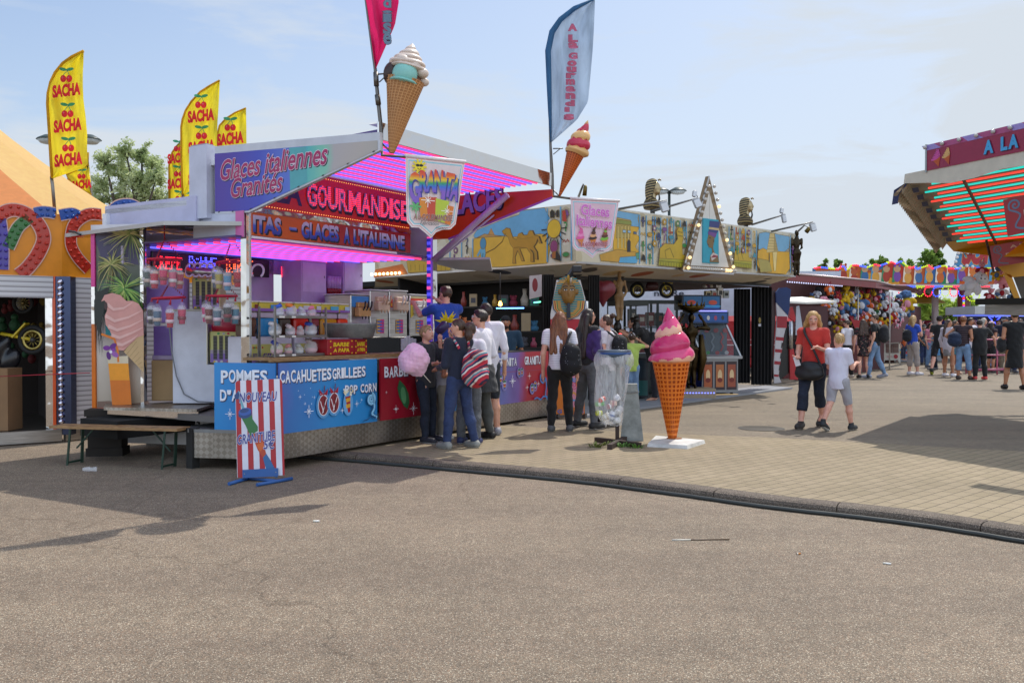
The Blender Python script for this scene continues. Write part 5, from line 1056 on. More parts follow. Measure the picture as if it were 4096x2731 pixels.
def dots(fr,txt,box,m,step,parent,c=.004):
 b=MB(fr,m);wd=(box[2]-box[0])/len(txt)
 for i,ch in enumerate(txt):
  if ch==' ':continue
  for x,y in glyph_dots(ch,(box[0]+i*wd+wd*.08,box[1],box[0]+(i+1)*wd-wd*.08,box[3]),step):b.add([(x-.006,y-.006,c),(x+.006,y-.006,c),(x+.006,y+.006,c),(x-.006,y+.006,c)],[(0,1,2,3)])
 o=b.obj('dots',parent);return tag(o,kind='stuff')
dots(fr,'CREPE',(.02,-.11,.42,.04),'#ff2030!e4',.021,t);dots(fr,'POMME',(.52,-.10,.95,.07),'#4a4aff!e5',.022,t);dots(fr,'BARBE',(1.1,-.10,1.55,.07),'#ff6030!e4',.022,t);dots(fr,'DOUCE',(2.05,-.12,2.5,.02),'#ff2030!e4',.021,t)
RG=[(658,1038,66,'upper left'),(675,1192,64,'lower left'),(927,1046,60,'upper right'),(887,1184,60,'lower right')]
cupc={0:['#5a6a66','#4a5a56','#c82c48','#d83a6a','#d86a88','#b83a58'],1:['#3a3a3c','#4a6a88','#c8283a','#d8486a'],2:['#4a5a70','#b8a84a','#5a9ac0','#c82838','#3a4a4a'],3:['#d83a7a','#7a3028','#5a7888','#4a4a44','#4a88a0']}
CN={'#5a6a66':'grey','#4a5a56':'dark grey green','#c82c48':'crimson','#d83a6a':'hot pink','#d86a88':'pale pink','#b83a58':'rose','#3a3a3c':'black','#4a6a88':'slate blue','#c8283a':'red','#d8486a':'pink','#4a5a70':'steel blue','#b8a84a':'yellow patterned','#5a9ac0':'light blue','#c82838':'scarlet','#3a4a4a':'dark teal','#d83a7a':'magenta','#7a3028':'dark red','#5a7888':'blue grey','#4a4a44':'olive black','#4a88a0':'teal'}
mk_simple('cup_bag',lambda nt,b:(setc(b,(.9,.88,.9)),b.inputs['Roughness'].__setattr__('default_value',.1),b.inputs['Alpha'].__setattr__('default_value',.10)))
for i,(X,Y,r_,pos)in enumerate(RG):
 d=10.5;k=d/FPX;c=at(X,Y,d);t=thing('cup_rack',pos+' red ring rack of bagged cups hanging in the hatch','cup rack',c,'red ring racks in the hatch');R_=r_*k;tl=(.0,.05,.12,0.0)[i]
 ring=[c+Vector((R_*math.cos(a),R_*.85*math.sin(a),tl*R_*math.cos(a)+.0))for a in np.linspace(0,6.28,29)[:-1]]
 b=MB(None,'#c01c3c!r.3');b.tube(ring,.012,n=8,closed=True);b.obj('ring',t)
 apex=at(X+(2 if i%2 else 0),955 if not i%2 else Y-60,d);b=MB(None,'#a01c34!r.4')
 for a in(0.3,2.4,4.5):
  q=c+Vector((R_*math.cos(a),R_*.85*math.sin(a),0));n=9
  for j in range(n):u=(j+.5)/n;p=apex*u+q*(1-u);b.tube([p+Vector((0,0,-.012)),p+Vector((.005,.005,0)),p+Vector((0,0,.012))],.0055,n=5)
 if i%2==0:b.tube([apex,Vector((apex.x,apex.y,2.58))],.008,n=6)
 b.obj('chain',t)
 cs=cupc[i];n=len(cs)
 for j,cc in enumerate(cs):
  a=math.pi+math.pi*(j+.5)/n;q=c+Vector((R_*math.cos(a)*1.02,R_*.9*math.sin(a),-.015));o=thing('drink_cup','%s bagged cup with domed lid hanging from the %s red ring'%(CN[cc],pos),'drink cup',q,'bagged cups hanging in the hatch')
  dz=-.02*((j*7)%3);hk=Matrix.Translation(q+Vector((0,0,dz)));b=MB(hk,cc+'!r.25');b.lathe([(.028,-.29),(.034,-.285),(.046,-.13),(.048,-.125),(.048,-.12)],n=14);b.lathe([(.0485,-.20),(.0465,-.24)],['#d8d0d0','#c8b0a0','#e0c0c8','#8a2a30'][j%4]+'!r.3',n=14);b.obj('cup',o)
  b=MB(hk,'clear_plastic');b.lathe([(.05,-.125),(.05,-.11),(.04,-.085),(.012,-.07)],n=14);b.obj('lid',o)
  b=MB(hk,'cup_bag');b.lathe([(.05,-.30),(.056,-.27),(.058,-.12),(.045,-.06),(.012,-.035),(.014,-.02)],n=12);b.obj('wrapper',o);b=MB(None,'#b01c38!r.4');b.tube([q+Vector((0,0,dz-.03)),q+Vector((.01,0,.0))],[.016,.006],n=6);b.obj('tie',o)
t=thing('display_rack','grey metal three shelf rack of candy tubs on the counter','rack',S(.62,.3,1.125));r0=.30;x0,x1=fa(1100,r0)[0],fa(1308,r0)[0];z0=1.128;z1=fa(1110,r0,1225)[1]
lv=[z0+.015,z0+(z1-z0)*.40,z0+(z1-z0)*.79]
b=MB(STM,'#8a8884!m!r.4')
for x in(x0,x1-.02):
 for s_ in(r0,r0+.25):b.box((x,s_,z0),(x+.02,s_+.02,z1))
b.obj('upright',t)
for z in lv:b=MB(STM,'#8a8884!m!r.4');b.box((x0+.02,r0-.004,z-.012),(x1-.02,r0+.01,z+.016));b.box((x0+.02,r0+.01,z-.01),(x1-.02,r0+.25,z-.004));b.box((x0+.06,r0-.006,z-.008),(x0+.14,r0-.004,z+.012),'#e4e2dc');b.box((x0+.25,r0-.006,z-.008),(x0+.31,r0-.004,z+.012),'#e4e2dc');b.obj('shelf',t)
tubs=[(0,.20,.062,'#2a5ac8','#c8c8d0','blue'),(0,.44,.070,'#e07a1c','#b8b0b4','orange'),(0,.66,.050,'#b8b8c0','#d8d8dc','grey'),(0,.86,.056,'#e07a98','#e0b0b8','pink'),(1,.12,.075,'#d8d0d4','#d8d4d0','white'),(1,.42,.060,'#d8c0c8','#d8c0c8','pale rose'),(1,.62,.050,'#b8b0bc','#c8a8ac','mauve'),(1,.84,.075,'#2a4ab0','#d0ccd0','dark blue'),(2,.15,.072,'#2a3a9a','#d8a0a4','navy'),(2,.38,.050,'#d88a88','#d89090','salmon'),(2,.60,.052,'#b8b8b8','#c8c8c4','silver'),(2,.84,.080,'#b8a8ac','#d8a4a8','large frosted')]
for j,(l_,f_,r_,cc,fc_,nm)in enumerate(tubs):
 l2=2-l_;p=S(x0+.02+(x1-x0-.04)*f_,r0+.12,lv[l2]+.005);o=thing('candy_tub',nm+' topped clear candy tub on the %s shelf of the counter rack'%('top','middle','bottom')[l_],'candy tub',p,'candy tubs on the counter rack');Mt=Matrix.Translation(p)
 b=MB(Mt,'clear_plastic');b.lathe([(r_*.6,0),(r_*.95,r_*.4),(r_,r_*.9),(r_*.92,r_*1.4),(r_*.55,r_*1.85)],n=18);b.obj('tub',o);b=MB(Mt,fc_+'!r.7');b.lathe([(r_*.55,.004),(r_*.88,r_*.4),(r_*.9,r_*.8),(0,r_*.9)],n=16);b.obj('filling',o)
 b=MB(Mt@Matrix.Translation((-.3*r_ if j%3 else 0,-.2*r_,r_*1.75))@Matrix.Rotation((-.5,.2,.6)[j%3],4,'Y'),cc+'!r.35');b.lathe([(r_*.66,-.01),(r_*.66,.015),(r_*.5,.03),(0,.034)],n=18);b.obj('lid',o)
a0,z0=fa(1311,.25,1416);a1,z1=fa(1469,.25,1355);t=thing('carton','red box lettered BARBE A PAPA in yellow under the metal tub','box',S((a0+a1)/2,.3,1.127));fr=FF(.25);b=MB(fr,'#a01420!r.4');b.bbox(((a0+a1)/2,(1.128+z1)/2,-.13),(a1-a0,z1-1.128,.26),None,.006);b.obj('box',t)
b=MB(fr,'#e8c81c!r.4');b.lift=.003;am=a0+(a1-a0)*.66
for xa,xb in((a0,am),(am,a1)):
 w_=xb-xa;hh=z1-1.128;b.text('BARBE',(xa+w_*.2,1.128+hh*.54,xb-w_*.2,1.128+hh*.80),None,.03,shear=.1);b.text('A PAPA',(xa+w_*.2,1.128+hh*.18,xb-w_*.2,1.128+hh*.43),None,.03,shear=.1)
 for qx,qy in((.1,.88),(.9,.88),(.1,.1),(.9,.1),(.1,.5),(.9,.5)):b.oval(xa+w_*qx,1.128+hh*qy,.012,.009,None,c=.004)
b.rect(am-.002,1.13,am+.002,z1-.002,'#5a0a10',.003);b.obj('lettering',t)
a0,zt=fa(1324,.38,1294);a1,zb=fa(1484,.38,1350);t=thing('metal_tub','dented grey metal tub standing on the red box','tub',S((a0+a1)/2,.4,zb));b=MB(Matrix.Translation(S((a0+a1)/2,.40,zb)),'galvanised');h_=zt-zb;r_=(a1-a0)/2*.93
b.lathe([(r_*.78,0),(r_*.84,.01),(r_*.98,h_*.93),(r_,h_),(r_*.985,h_+.008),(r_*.95,h_-.02),(r_*.78,.03)],n=36,sy=.8);b.obj('body',t)
zf2=Zm(1000,1100,2.45)
for j,(xa,xb,ya,yb,lab,hm,pl)in enumerate(((985,1172,190,480,'soft ice machine with blue panel and black levers nearest the candy tubs','#1c1c20','#3a8acc'),(1176,1360,150,610,'steel soft ice machine with beige levers, second from the candy tubs','#c8a888',None),(1364,1545,155,610,'steel soft ice machine with white levers and a red sticker','#d8d4d0',None),(1562,1742,195,600,'soft ice machine with a yellow and red header next to the vendor','#d0ccc8','#d8c890'))):
 (X0,Y0),(X1,Y1)=zf2((xa,ya),(xb,yb));s_=1.25;a0,zt=fa(X0,s_,Y0);a1,zb=fa(X1,s_,Y1);w_=a1-a0;fr=FF(s_);zb=max(zb,1.0);t=thing('ice_cream_machine',lab,'ice cream machine',S((a0+a1)/2,s_,zb),'soft ice machines');h_=zt-zb
 b=MB(fr,'steel');b.bbox(((a0+a1)/2,(zt+zb)/2,-.25),(w_*.97,h_,.5),'steel',.012);b.bbox(((a0+a1)/2,zt+.008,-.25),(w_,.016,.52),'#d8d8dc!r.4',.003);b.rect(a0+w_*.05,zt-h_*.42,a1-w_*.05,zt-.02,(pl or '#b8b0a8')+'!r.35',.002);b.obj('body',t)
 zz=zt-(.22 if j else .24);b=MB(fr,['#c89a5c','#d8bc9c','#d8bea4','#d4d0d0'][j]+'!r.3');b.bbox(((a0+a1)/2,zz,.05),(w_*.62,.13,.1),None,.012);b.bbox(((a0+a1)/2,zz+.10,.03),(w_*.5,.07,.06),None,.01);b.obj('dispenser',t)
 for q in range(3):
  x=(a0+a1)/2+(q-.8)*w_*.17;b=MB(fr,hm+'!r.35');b.tube([(x,zz+.02,.11),(x+.012,zz+.09,.13),(x+.018,zz+.15,.13)],[.008,.014,.013],n=8);b.obj('lever',t)
  b=MB(fr,'#c8a888!r.4' if j else '#3a3a3c');b.tube([(x,zz-.06,.09),(x,zz-.10,.09)],[.014,.009],n=8);b.obj('nozzle',t)
 if j:
  b=MB(fr);zc_=zb+h_*.24;x0_,x1_=a0+w_*.34,a0+w_*.74;b.rect(x0_,zc_-.10,x1_,zc_+.10,'#d82a78!r.4',.004);b.rect(x0_,zc_-.10,x0_+(x1_-x0_)*.45,zc_+.10,'#e0b02a!r.4',.005)
  for q in range(4):b.rect(x0_+.012,zc_+.055-q*.045,x1_-.05,zc_+.078-q*.045,'#2a6ac8',.006);b.oval(x1_-.025,zc_+.066-q*.045,.012,.012,'#2a6ac8',c=.006)
  b.obj('price_sticker',t)
 if j==2:b=MB(fr);b.rect(a0+.02,zz-.02,a0+.07,zz+.1,'#c82a2a!r.4',.006);b.rect(a0+.03,zz+.0,a0+.06,zz+.04,'#e0b83a',.007);b.obj('sticker',t)
 if j==3:b=MB(fr);b.rect(a0+.02,zt-.15,a1-.03,zt-.05,'#d8402a!r.4',.006);b.poly([(a0+.02,zt-.35),(a0+.1,zt-.3),(a0+.06,zt-.15),(a0+.02,zt-.15)],'#e0c84a',.007);b.obj('sticker',t)
a0,z=fa(1480,1.1,1352);a1,_=fa(1720,1.1,1352);t=thing('work_table','steel table with blue crates under the soft ice machines','table',S(a0,1.1,.47));b=MB(STM,'steel');b.box((a0-.1,.95,.98),(a1,1.7,1.02));b.obj('tabletop',t)
for a_ in(a0-.05,(a0+a1)/2,a1-.1):b=MB(STM,'steel');b.box((a_,.98,.47),(a_+.05,1.03,.98));b.obj('leg',t)
b=MB(STM);b.box((a0-.02,1.1,.48),(a0+.35,1.6,.80),'#1c3a6a!r.5');b.box((a0+.5,1.1,.48),(a0+.8,1.6,.78),'#14202c!r.5');b.obj('crate',t)
for X0,X1,Y0,Y1,lab in((1206,1306,1040,1170,'tall purple locker at the back of the stall, left one'),(1374,1452,1040,1160,'purple locker at the back of the stall, right of the red cups')):
 s_=1.9;a0,zt=fa(X0,s_,Y0);a1,zb=fa(X1,s_,Y1);t=thing('locker',lab,'locker',S(a0,s_,.47));b=MB(FF(s_));b.bbox(((a0+a1)/2,(zt+.47)/2,-.2),(a1-a0,zt-.47,.4),'#b8a0d0!r.4',.008);b.obj('body',t);b=MB(FF(s_),'#ccb8e0!r.4');b.rect(a0+.02,zb,a1-.02,zt-.03,None,.004);b.oval(a1-.05,(zt+zb)/2,.01,.02,'#6a6a70',c=.008);b.obj('door',t)
s_=1.95;a0,z=fa(1315,s_,1165);t=thing('cup_dispenser','row of dark red cups on a purple rack between the lockers','cup dispenser',S(a0,s_,z))
for k in range(5):b=MB(Matrix.Translation(S(a0+k*.055,s_,z)),'#8a1424!r.4');b.lathe([(.028,-.05),(.034,.04),(.02,.05)],n=12);b.lathe([(.03,.04),(.034,.22)],'#b894cc!r.4',n=12);b.obj('cup_tube',t)
for k,(X,Y0,Y1)in enumerate(((1610,1402,1352),(1622,1402,1345),(1634,1400,1342),(1646,1400,1350),(1658,1400,1354))):
 d=11.55;p,q=at(X,Y0,d),at(X,Y1,d);b=MB(Matrix.Translation(p),'clear_plastic');h_=q.z-p.z;pr=[]
 for i in range(7):pr+=[(.022,h_*i/7),(.026,h_*(i+.9)/7)]
 b.lathe(pr,n=14);tag(b.obj('cup_stack'),('left end','second','tallest middle','fourth','right end')[k]+' stack of clear cups behind the cotton candy','cup stack','stacks of clear cups on the counter')
for k,(X,Y)in enumerate(((1836,1262),(1848,1300),(1858,1268),(1874,1282),(1884,1310))):
 d=12.5;p=at(X,1345,d);q=at(X,Y,d);b=MB(Matrix.Translation(p),'#b8682c!r.6');h_=q.z-p.z;pr=[]
 for i in range(8):pr+=[(.026,h_*i/8),(.034,h_*(i+.85)/8)]
 b.lathe(pr,n=14);tag(b.obj('wafer_stack'),('left end','short second','tall middle','fourth','right end')[k]+' stack of brown wafer cups behind the boy in glasses','wafer stack','stacks of wafer cups on the counter')
p=at(1790,1290,12.0);t=thing('pineapple_decoration','yellow plastic pineapple leaves on a dark purple body above the counter','decoration',p);b=MB(None,'#e0c81c!r.35');rs=random.Random(4)
for k in range(26):
 a,e=rs.uniform(0,6.28),rs.uniform(.1,1.2);l_=rs.uniform(.10,.20);d_=Vector((math.cos(a)*math.cos(e),math.sin(a)*math.cos(e)*.6,math.sin(e)));s_=d_.cross(Vector((0,1,.2))).normalized()*.018;b.add([p,p+d_*l_*.5-s_,p+d_*l_,p+d_*l_*.5+s_],[(0,1,2,3)])
b.obj('leaves',t);b=MB(None,'#3a3058!r.3');b.tube([p+Vector((-.14,0,-.14)),p+Vector((-.02,0,-.02)),p],[.06,.07,.04],n=14);b.obj('body',t)
p=at(1733,1200,12.9);b=MB(Matrix.Translation(p),'#1c3a20!r.12');b.lathe([(.0,0),(.035,.0),(.037,.02),(.037,.12),(.015,.17),(.013,.22)],n=14);b.lathe([(.0375,.04),(.0375,.10)],'#b8302a',n=14);b.lathe([(.014,.20),(.015,.225),(0,.228)],'#b02828',n=10);tag(b.obj('bottle'),'green glass bottle with red label beside the ice machines','bottle')
p=at(1658,1440,10.75);iv=Imp(.010);rs=random.Random(2);R_=.172;iv.ell((0,0,0),(R_,R_*.95,R_),.02)
for k in range(22):
 a,e=rs.uniform(0,6.28),math.asin(rs.uniform(-1,1));u=np.array((math.cos(a)*math.cos(e),math.sin(a)*math.cos(e),math.sin(e)));iv.ell(u*R_*.80,(.05,.05,.045),.06)
iv.cap((.05,0,-.16),(.085,0,-.19),.03,.008,.03);V,F=iv.mesh();V=wob(V,F,.003,60,2)
def f_floss(nt,b):
 nz=node(nt,'TexNoise',Scale=38.0,Detail=8.0,Roughness=.75);nt.links.new(objco(nt),nz.inputs['Vector']);rr=ramp(nt,[(.3,rgb('#e0a6c6')),(.7,rgb('#f4c8de'))],nz.outputs['Fac']);nt.links.new(rr.outputs[0],b.inputs['Base Color']);b.inputs['Roughness'].default_value=.95;b.inputs['Sheen Weight'].default_value=.5;b.inputs['Subsurface Weight'].default_value=.3;b.inputs['Subsurface Radius'].default_value=(.05,.03,.04);bump(nt,b,nz.outputs['Fac'],.5,.008)
mk_simple('candy_floss',f_floss);t=thing('cotton_candy','big pink ball of cotton candy held in front of the red board','cotton candy',p);mesh_np('floss',V+np.array(p),F,['candy_floss'],parent=t);b=MB(None,'#e0d4c0!r.6');b.tube([p+Vector((.06,0,-.12)),p+Vector((.19,.02,-.27))],.005,n=6);b.obj('stick',t)
# Egyptian game stall
EC=Vector((1.07,15.2,0));ER=Vector((.714,.70,0)).normalized();EL=Vector((-.70,.714,0)).normalized()
T2=thing('game_stall','Egyptian painted game stall with desert murals and pyramid sign','game stall',EC)
FE=Frame(EC,ER);FEL=Frame(EC,-EL)
z2=Zm(2300,600,1.96);z3=Zm(1500,400,1.96)
mk_simple('mural_cream',f_flecks('#cfc6ae',['#c4b898','#d8d0bc','#b8ac90'],3.0,.4))
def glyph_cols(b,fr,cols,y0f,y1f,seed):
 """columns of small painted signs between blue uprights"""
 rs=random.Random(seed);pal=['#a83a2a','#2a3a6a','#3a8a4a','#1c1c1e','#c89a2a','#7a4a8a','#3a8a9a']
 for x in cols:b.S([(x,y0f(x)),(x,y1f(x))],.028,'#5aa0c8')
 for i in range(len(cols)-1):
  xa,xb=cols[i],cols[i+1]
  if xb-xa>75:continue
  n=4
  for k in range(n):
   xm=(xa+xb)/2;y=y0f(xm)+(y1f(xm)-y0f(xm))*(k+.55)/n;cx,cy=fr.px(xm,y);s=.075;c=rs.choice(pal);q=rs.randint(0,6)
   if q==0:b.oval(cx,cy,s,s*.55,c)
   elif q==1:b.stroke([(cx-s,cy-s*.3),(cx-s*.5,cy+s*.3),(cx,cy-s*.3),(cx+s*.5,cy+s*.3),(cx+s,cy-s*.3)],.022,c)
   elif q==2:b.rect(cx-s*.8,cy-s*.9,cx-s*.3,cy+s,c);b.rect(cx-s*.3,cy-s*.9,cx+s*.7,cy-s*.4,c)
   elif q==3:b.oval(cx,cy,s*.8,s*.8,c);b.oval(cx,cy,s*.4,s*.4,'#cfc6ae')
   elif q==4:b.stroke([(cx,cy-s*1.3),(cx,cy+s*.3)],.03,c);b.stroke([(cx-s*.7,cy+s*.2),(cx+s*.7,cy+s*.2)],.03,c);b.oval(cx,cy+s*.8,s*.4,s*.5,c)
   elif q==5:b.poly([(cx-s,cy-s*.5),(cx+s,cy-s*.5),(cx+s*.6,cy+s*.7),(cx-s*.2,cy+s)],c);b.stroke([(cx+s*.4,cy-s*.5),(cx+s*.4,cy-s)],.02,c)
   else:b.stroke([(cx-s*.6,cy+s),(cx,cy+s*1.1),(cx+s*.3,cy+s*.6),(cx-s*.1,cy),(cx-s*.1,cy-s)],.028,c)
f_top=lambda x:815+(x-2300)*(937-815)/880;f_bot=lambda x:1046+(x-2300)*(1102-1046)/880
b=MB(FE,'mural_cream');b.poly(FE.pxs([(2300,815),(3180,937),(3183,1102),(2304,1046)]),'mural_cream',0,.06);b.lift=.004;b.ol=('#7e6636!r.6',.009)
b.P(z2((330,475),(500,505),(490,540),(505,610),(300,585)),'#74aacb');b.P(z2((295,580),(500,605),(480,660),(510,690),(470,760),(500,800),(440,815),(300,800)),'#d8a82a');b.P(z2((325,530),(435,550),(430,690),(320,690)),'#b8a050')
for x in(330,360,385,410):b.P(z2((x,595),(x+12,597),(x+12,770),(x,770)),'#d8c070')
b.P(z2((300,540),(440,560),(440,590),(300,575)),'#8a9040');b.P(z2((190,820),(330,780),(475,800),(490,830),(350,880),(200,870)),'#c89a3a');b.P(z2((350,840),(500,830),(480,890),(340,885)),'#5aa8d0');b.P(z2((470,810),(505,800),(500,850),(480,860)),'#5a9a78')
b.P(z2((405,720),(420,700),(432,720),(432,800),(405,800)),'#2a2c3a');b.P(z2((370,625),(395,628),(395,650),(370,648)),'#9ac0d8');b.P(z2((410,630),(432,633),(432,652),(410,650)),'#9ac0d8');b.P(z2((455,640),(478,643),(478,662),(455,658)),'#4a6a8a')
glyph_cols(b,FE,[2300+x/1.96 for x in(503,555,607,625,668,718,770,820,868,918)],lambda x:f_top(x)+8,lambda x:f_bot(x)-(78 if 2612<x else 8),3)
for dx in(0,1):
 q=(lambda pts:z2(*pts))if not dx else(lambda pts:z2(*[(1800-(x-640)*.62*1.0-440 if False else 1232+(x-645)*.62,y*.86+135)for x,y in pts]))
 b.P(q([(645,870),(652,770),(690,735),(760,740),(790,700),(782,640),(800,605),(828,615),(835,690),(825,740),(830,820),(870,835),(868,860),(645,860)]),'#c0a028');b.P(q([(645,850),(868,862),(865,925),(640,905)]),'#a8a02a');b.S(q([(700,850),(690,790),(730,770),(760,845)]),.02,'#7a6a18');b.S(q([(645,870),(866,888)]),.015,'#6a6a18');b.S(q([(790,640),(828,650)]),.02,'#8a7418');b.S(q([(788,670),(832,680)]),.02,'#8a7418')
 for k in range(10):b.S(q([(655+k*21,875+k*2),(655+k*21,905+k*2)]),.012,'#6a6a18')
glyph_cols(b,FE,[2300+x/1.96 for x in(1190,1230,1275,1320,1362,1405)],lambda x:f_top(x)+8,lambda x:f_bot(x)-(75 if x<2995 else 8),9)
b.P(z2((1420,655),(1470,645),(1660,680),(1655,770),(1620,800),(1415,780)),'#74aacb');b.P(z2((1412,790),(1450,770),(1500,795),(1655,800),(1660,930),(1630,975),(1440,960),(1405,900)),'#d8a420');b.P(z2((1505,655),(1540,655),(1570,800),(1478,805)),'#d0b878');b.P(z2((1540,655),(1570,800),(1535,805)),'#b09858')
for k in range(5):b.S(z2((1500-k*4,690+k*22),(1545+k*5,692+k*22)),.012,'#9a8448')
b.P(z2((1525,800),(1560,800),(1550,950),(1535,950)),'#e0c880');b.P(z2((1410,850),(1500,870),(1520,955),(1430,960)),'#a8984a');b.P(z2((1495,810),(1500,810),(1502,880),(1495,880)),'#2a3a3a')
glyph_cols(b,FE,[2300+x/1.96 for x in(1665,1700,1728)],lambda x:f_top(x)+8,lambda x:f_bot(x)-8,12)
b.obj('mural_board',T2)
b=MB(FE,'#b8b8ba!m!r.35');b.S([(2304,1049),(3183,1105)],.035);b.S([(2300,813),(3180,935)],.02,'#d8d4c8');b.obj('edge_trim',T2)
b=MB(FEL,'mural_cream');b.poly(FEL.pxs([(1500,905),(2300,815),(2304,1046),(1500,1106)]),'mural_cream',0,.06);b.lift=.004;b.ol=('#7e6636!r.6',.009)
b.P(z3((775,1060),(800,1020),(1000,940),(1130,900),(1140,870),(1330,845),(1345,880),(1375,930),(1340,960),(1375,1010),(1355,1060),(1290,1075),(780,1080)),'#66a6cc')
b.P(z3((760,1310),(755,1240),(775,1090),(850,1075),(900,1045),(940,1060),(1080,1075),(1300,1050),(1370,1060),(1345,1100),(1375,1160),(1350,1280),(1000,1310)),'#dcab38')
b.P(z3((885,1065),(912,1005),(945,1068)),'#c08a48');b.P(z3((800,1080),(860,1050),(1000,1070)),'#b88a50')
cam_=[(998,1030),(1030,1005),(1060,1010),(1068,1040),(1085,1085),(1110,1095),(1125,1050),(1150,1040),(1165,1060),(1195,1060),(1210,1025),(1235,1025),(1250,1060),(1285,1070),(1305,1125),(1290,1125),(1275,1085),(1265,1120),(1245,1150),(1270,1190),(1275,1250),(1258,1250),(1255,1195),(1215,1165),(1240,1200),(1245,1268),(1222,1268),(1222,1205),(1190,1160),(1135,1165),(1160,1230),(1170,1262),(1150,1262),(1140,1225),(1118,1180),(1100,1230),(1105,1280),(1080,1280),(1085,1220),(1085,1160),(1062,1130),(1045,1075),(1010,1050)]
b.P(z3(*[(1000+(x-1000)*1.04,1030+(y-1030)*1.02-2)for x,y in cam_]),'#5a3f12');b.P(z3(*cam_),'#b98726');b.S(z3((1090,1160),(1130,1155),(1190,1160)),.02,'#9a7018');b.S(z3((1115,1080),(1160,1090),(1240,1075)),.015,'#a87c20')
b.S(z3((1025,1045),(1000,1110),(940,1165),(870,1200)),.018,'#7a5a20')
b.P(z3((840,1115),(860,1110),(865,1150),(870,1200),(862,1260),(865,1300),(810,1295),(835,1240),(828,1180),(835,1150)),'#6aa8c0');b.oval(*FEL.px(*z3((850,1125))[0]),.085,.11,'#4a88a8');b.S(z3((835,1170),(805,1225)),.05,'#6aa8c0');b.S(z3((850,1200),(838,1290)),.02,'#3a7088')
lt=lambda x:905-(x-1500)*90/800;lb=lambda x:1106-(x-1500)*60/804
glyph_cols(b,FEL,[1500+x/1.96 for x in(590,682,770)],lambda x:955,lambda x:lb(x)-6,21)
glyph_cols(b,FEL,[1500+x/1.96 for x in(1355,1460,1545)],lambda x:lt(x)+6,lambda x:lb(x)-6,22)
b.oval(*FEL.px(*z3((1410,1010))[0]),.16,.16,'#d8b02a');
for k in range(9):a=-3.14+k*.39;cx,cy=FEL.px(*z3((1410,1010))[0]);b.stroke([(cx+.17*math.cos(a),cy+.17*math.sin(a)),(cx+.3*math.cos(a),cy+.3*math.sin(a))],.02,'#2a2620')
b.P(z3((1380,880),(1395,860),(1418,880),(1412,925),(1382,925)),'#1c1a18');b.P(z3((1428,875),(1445,860),(1452,880),(1448,920),(1430,920)),'#1c1a18');b.P(z3((1475,870),(1500,865),(1512,955),(1478,950)),'#b83a2a');b.P(z3((1395,1225),(1400,1180),(1430,1170),(1460,1225),(1465,1265),(1410,1250)),'#1e1c1e');b.oval(*FEL.px(*z3((1412,1150))[0]),.09,.11,'#8a3a6a');b.P(z3((1395,1215),(1405,1190),(1425,1185),(1425,1240),(1400,1245)),'#a8602a')
b.poly(FEL.pxs(z3((255,1250),(600,1270),(600,1335),(270,1355))),'#c8a02a');
for k in range(9):b.S(z3((290+k*34,1290),(290+k*34,1340)),.015,'#8a6a18')
b.obj('mural_board',T2)
b=MB(FEL,'#c8c8ca!m!r.35');b.S([(1500,1109),(2304,1049)],.04);b.obj('edge_trim',T2)
mk_simple('soffit_print',f_flecks('#d2c6ae',['#4a4a4c','#a85a32','#d2b27c','#5a5248','#c2b498','#d2c6ae','#d2c6ae'],1.5,.36))
def quad3(b,pts,m=None):return b.add([Vector(p)for p in pts],[tuple(range(len(pts)))],m,raw=True)
FEi=Frame(EC+ER.cross(Vector((0,0,1)))*-1.0,ER);FELi=Frame(EC+(-EL).cross(Vector((0,0,1)))*-1.0,-EL)
pR=lambda X,Y,fr=FE:fr.p(*fr.px(X,Y))
so_=[pR(2304,1050),pR(3183,1105),pR(3080,1137,FEi),pR(2300,1105,FEi)];sl_=[pR(1500,1110,FEL),pR(2304,1050,FEL),pR(2300,1105,FELi),pR(1500,1150,FELi)]
so_[3]=(so_[3]+sl_[2])/2;sl_[2]=so_[3].copy()
b=MB(None,'soffit_print');quad3(b,[so_[0],so_[3],so_[2],so_[1]]);quad3(b,[sl_[0],sl_[3],sl_[2],sl_[1]])
for(X,Y),w_ in(((2430,1080),40),((2560,1085),30),((2700,1095),36),((2800,1105),30),((2900,1110),34),((3000,1115),30)):
 pass
b.obj('soffit',T2)
b=MB(None,'#232120!r.5');bar(b,so_[3],so_[2],.06,.09);bar(b,sl_[3],sl_[2],.06,.09);b.obj('beam',T2)
tpR,tpC,tpL=pR(3180,940),pR(2300,820),pR(1500,908,FEL);back=EL*6.2
b=MB(None,'#c8c4bc!r.6');dz=Vector((0,0,-.05));quad3(b,[tpC+dz,tpR+dz,tpR+back+dz,tpC+EL*8+dz]);b.obj('roof',T2)
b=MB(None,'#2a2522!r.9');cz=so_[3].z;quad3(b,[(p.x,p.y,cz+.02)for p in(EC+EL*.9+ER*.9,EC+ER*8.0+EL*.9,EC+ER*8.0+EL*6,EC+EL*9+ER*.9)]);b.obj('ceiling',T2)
def vwall(b,p,q,z0,z1,m=None,th=.06):
 d=(q-p).normalized();n=d.cross(Vector((0,0,1)))*th;A_=[p,q,q+n,p+n];b.add([Vector((v.x,v.y,z0))for v in A_]+[Vector((v.x,v.y,z1))for v in A_],[(0,1,5,4),(1,2,6,5),(2,3,7,6),(3,0,4,7),(4,5,6,7),(3,2,1,0)],m,raw=True)
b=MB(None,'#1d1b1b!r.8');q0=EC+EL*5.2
vwall(b,q0+ER*.2,q0+ER*3.4,0,2.6);vwall(b,EC+EL*2.2+ER*1.6,EC+EL*9+ER*1.6,0,2.6);vwall(b,q0+ER*3.4,q0+ER*7.6,2.15,2.6);b.obj('back_wall',T2)
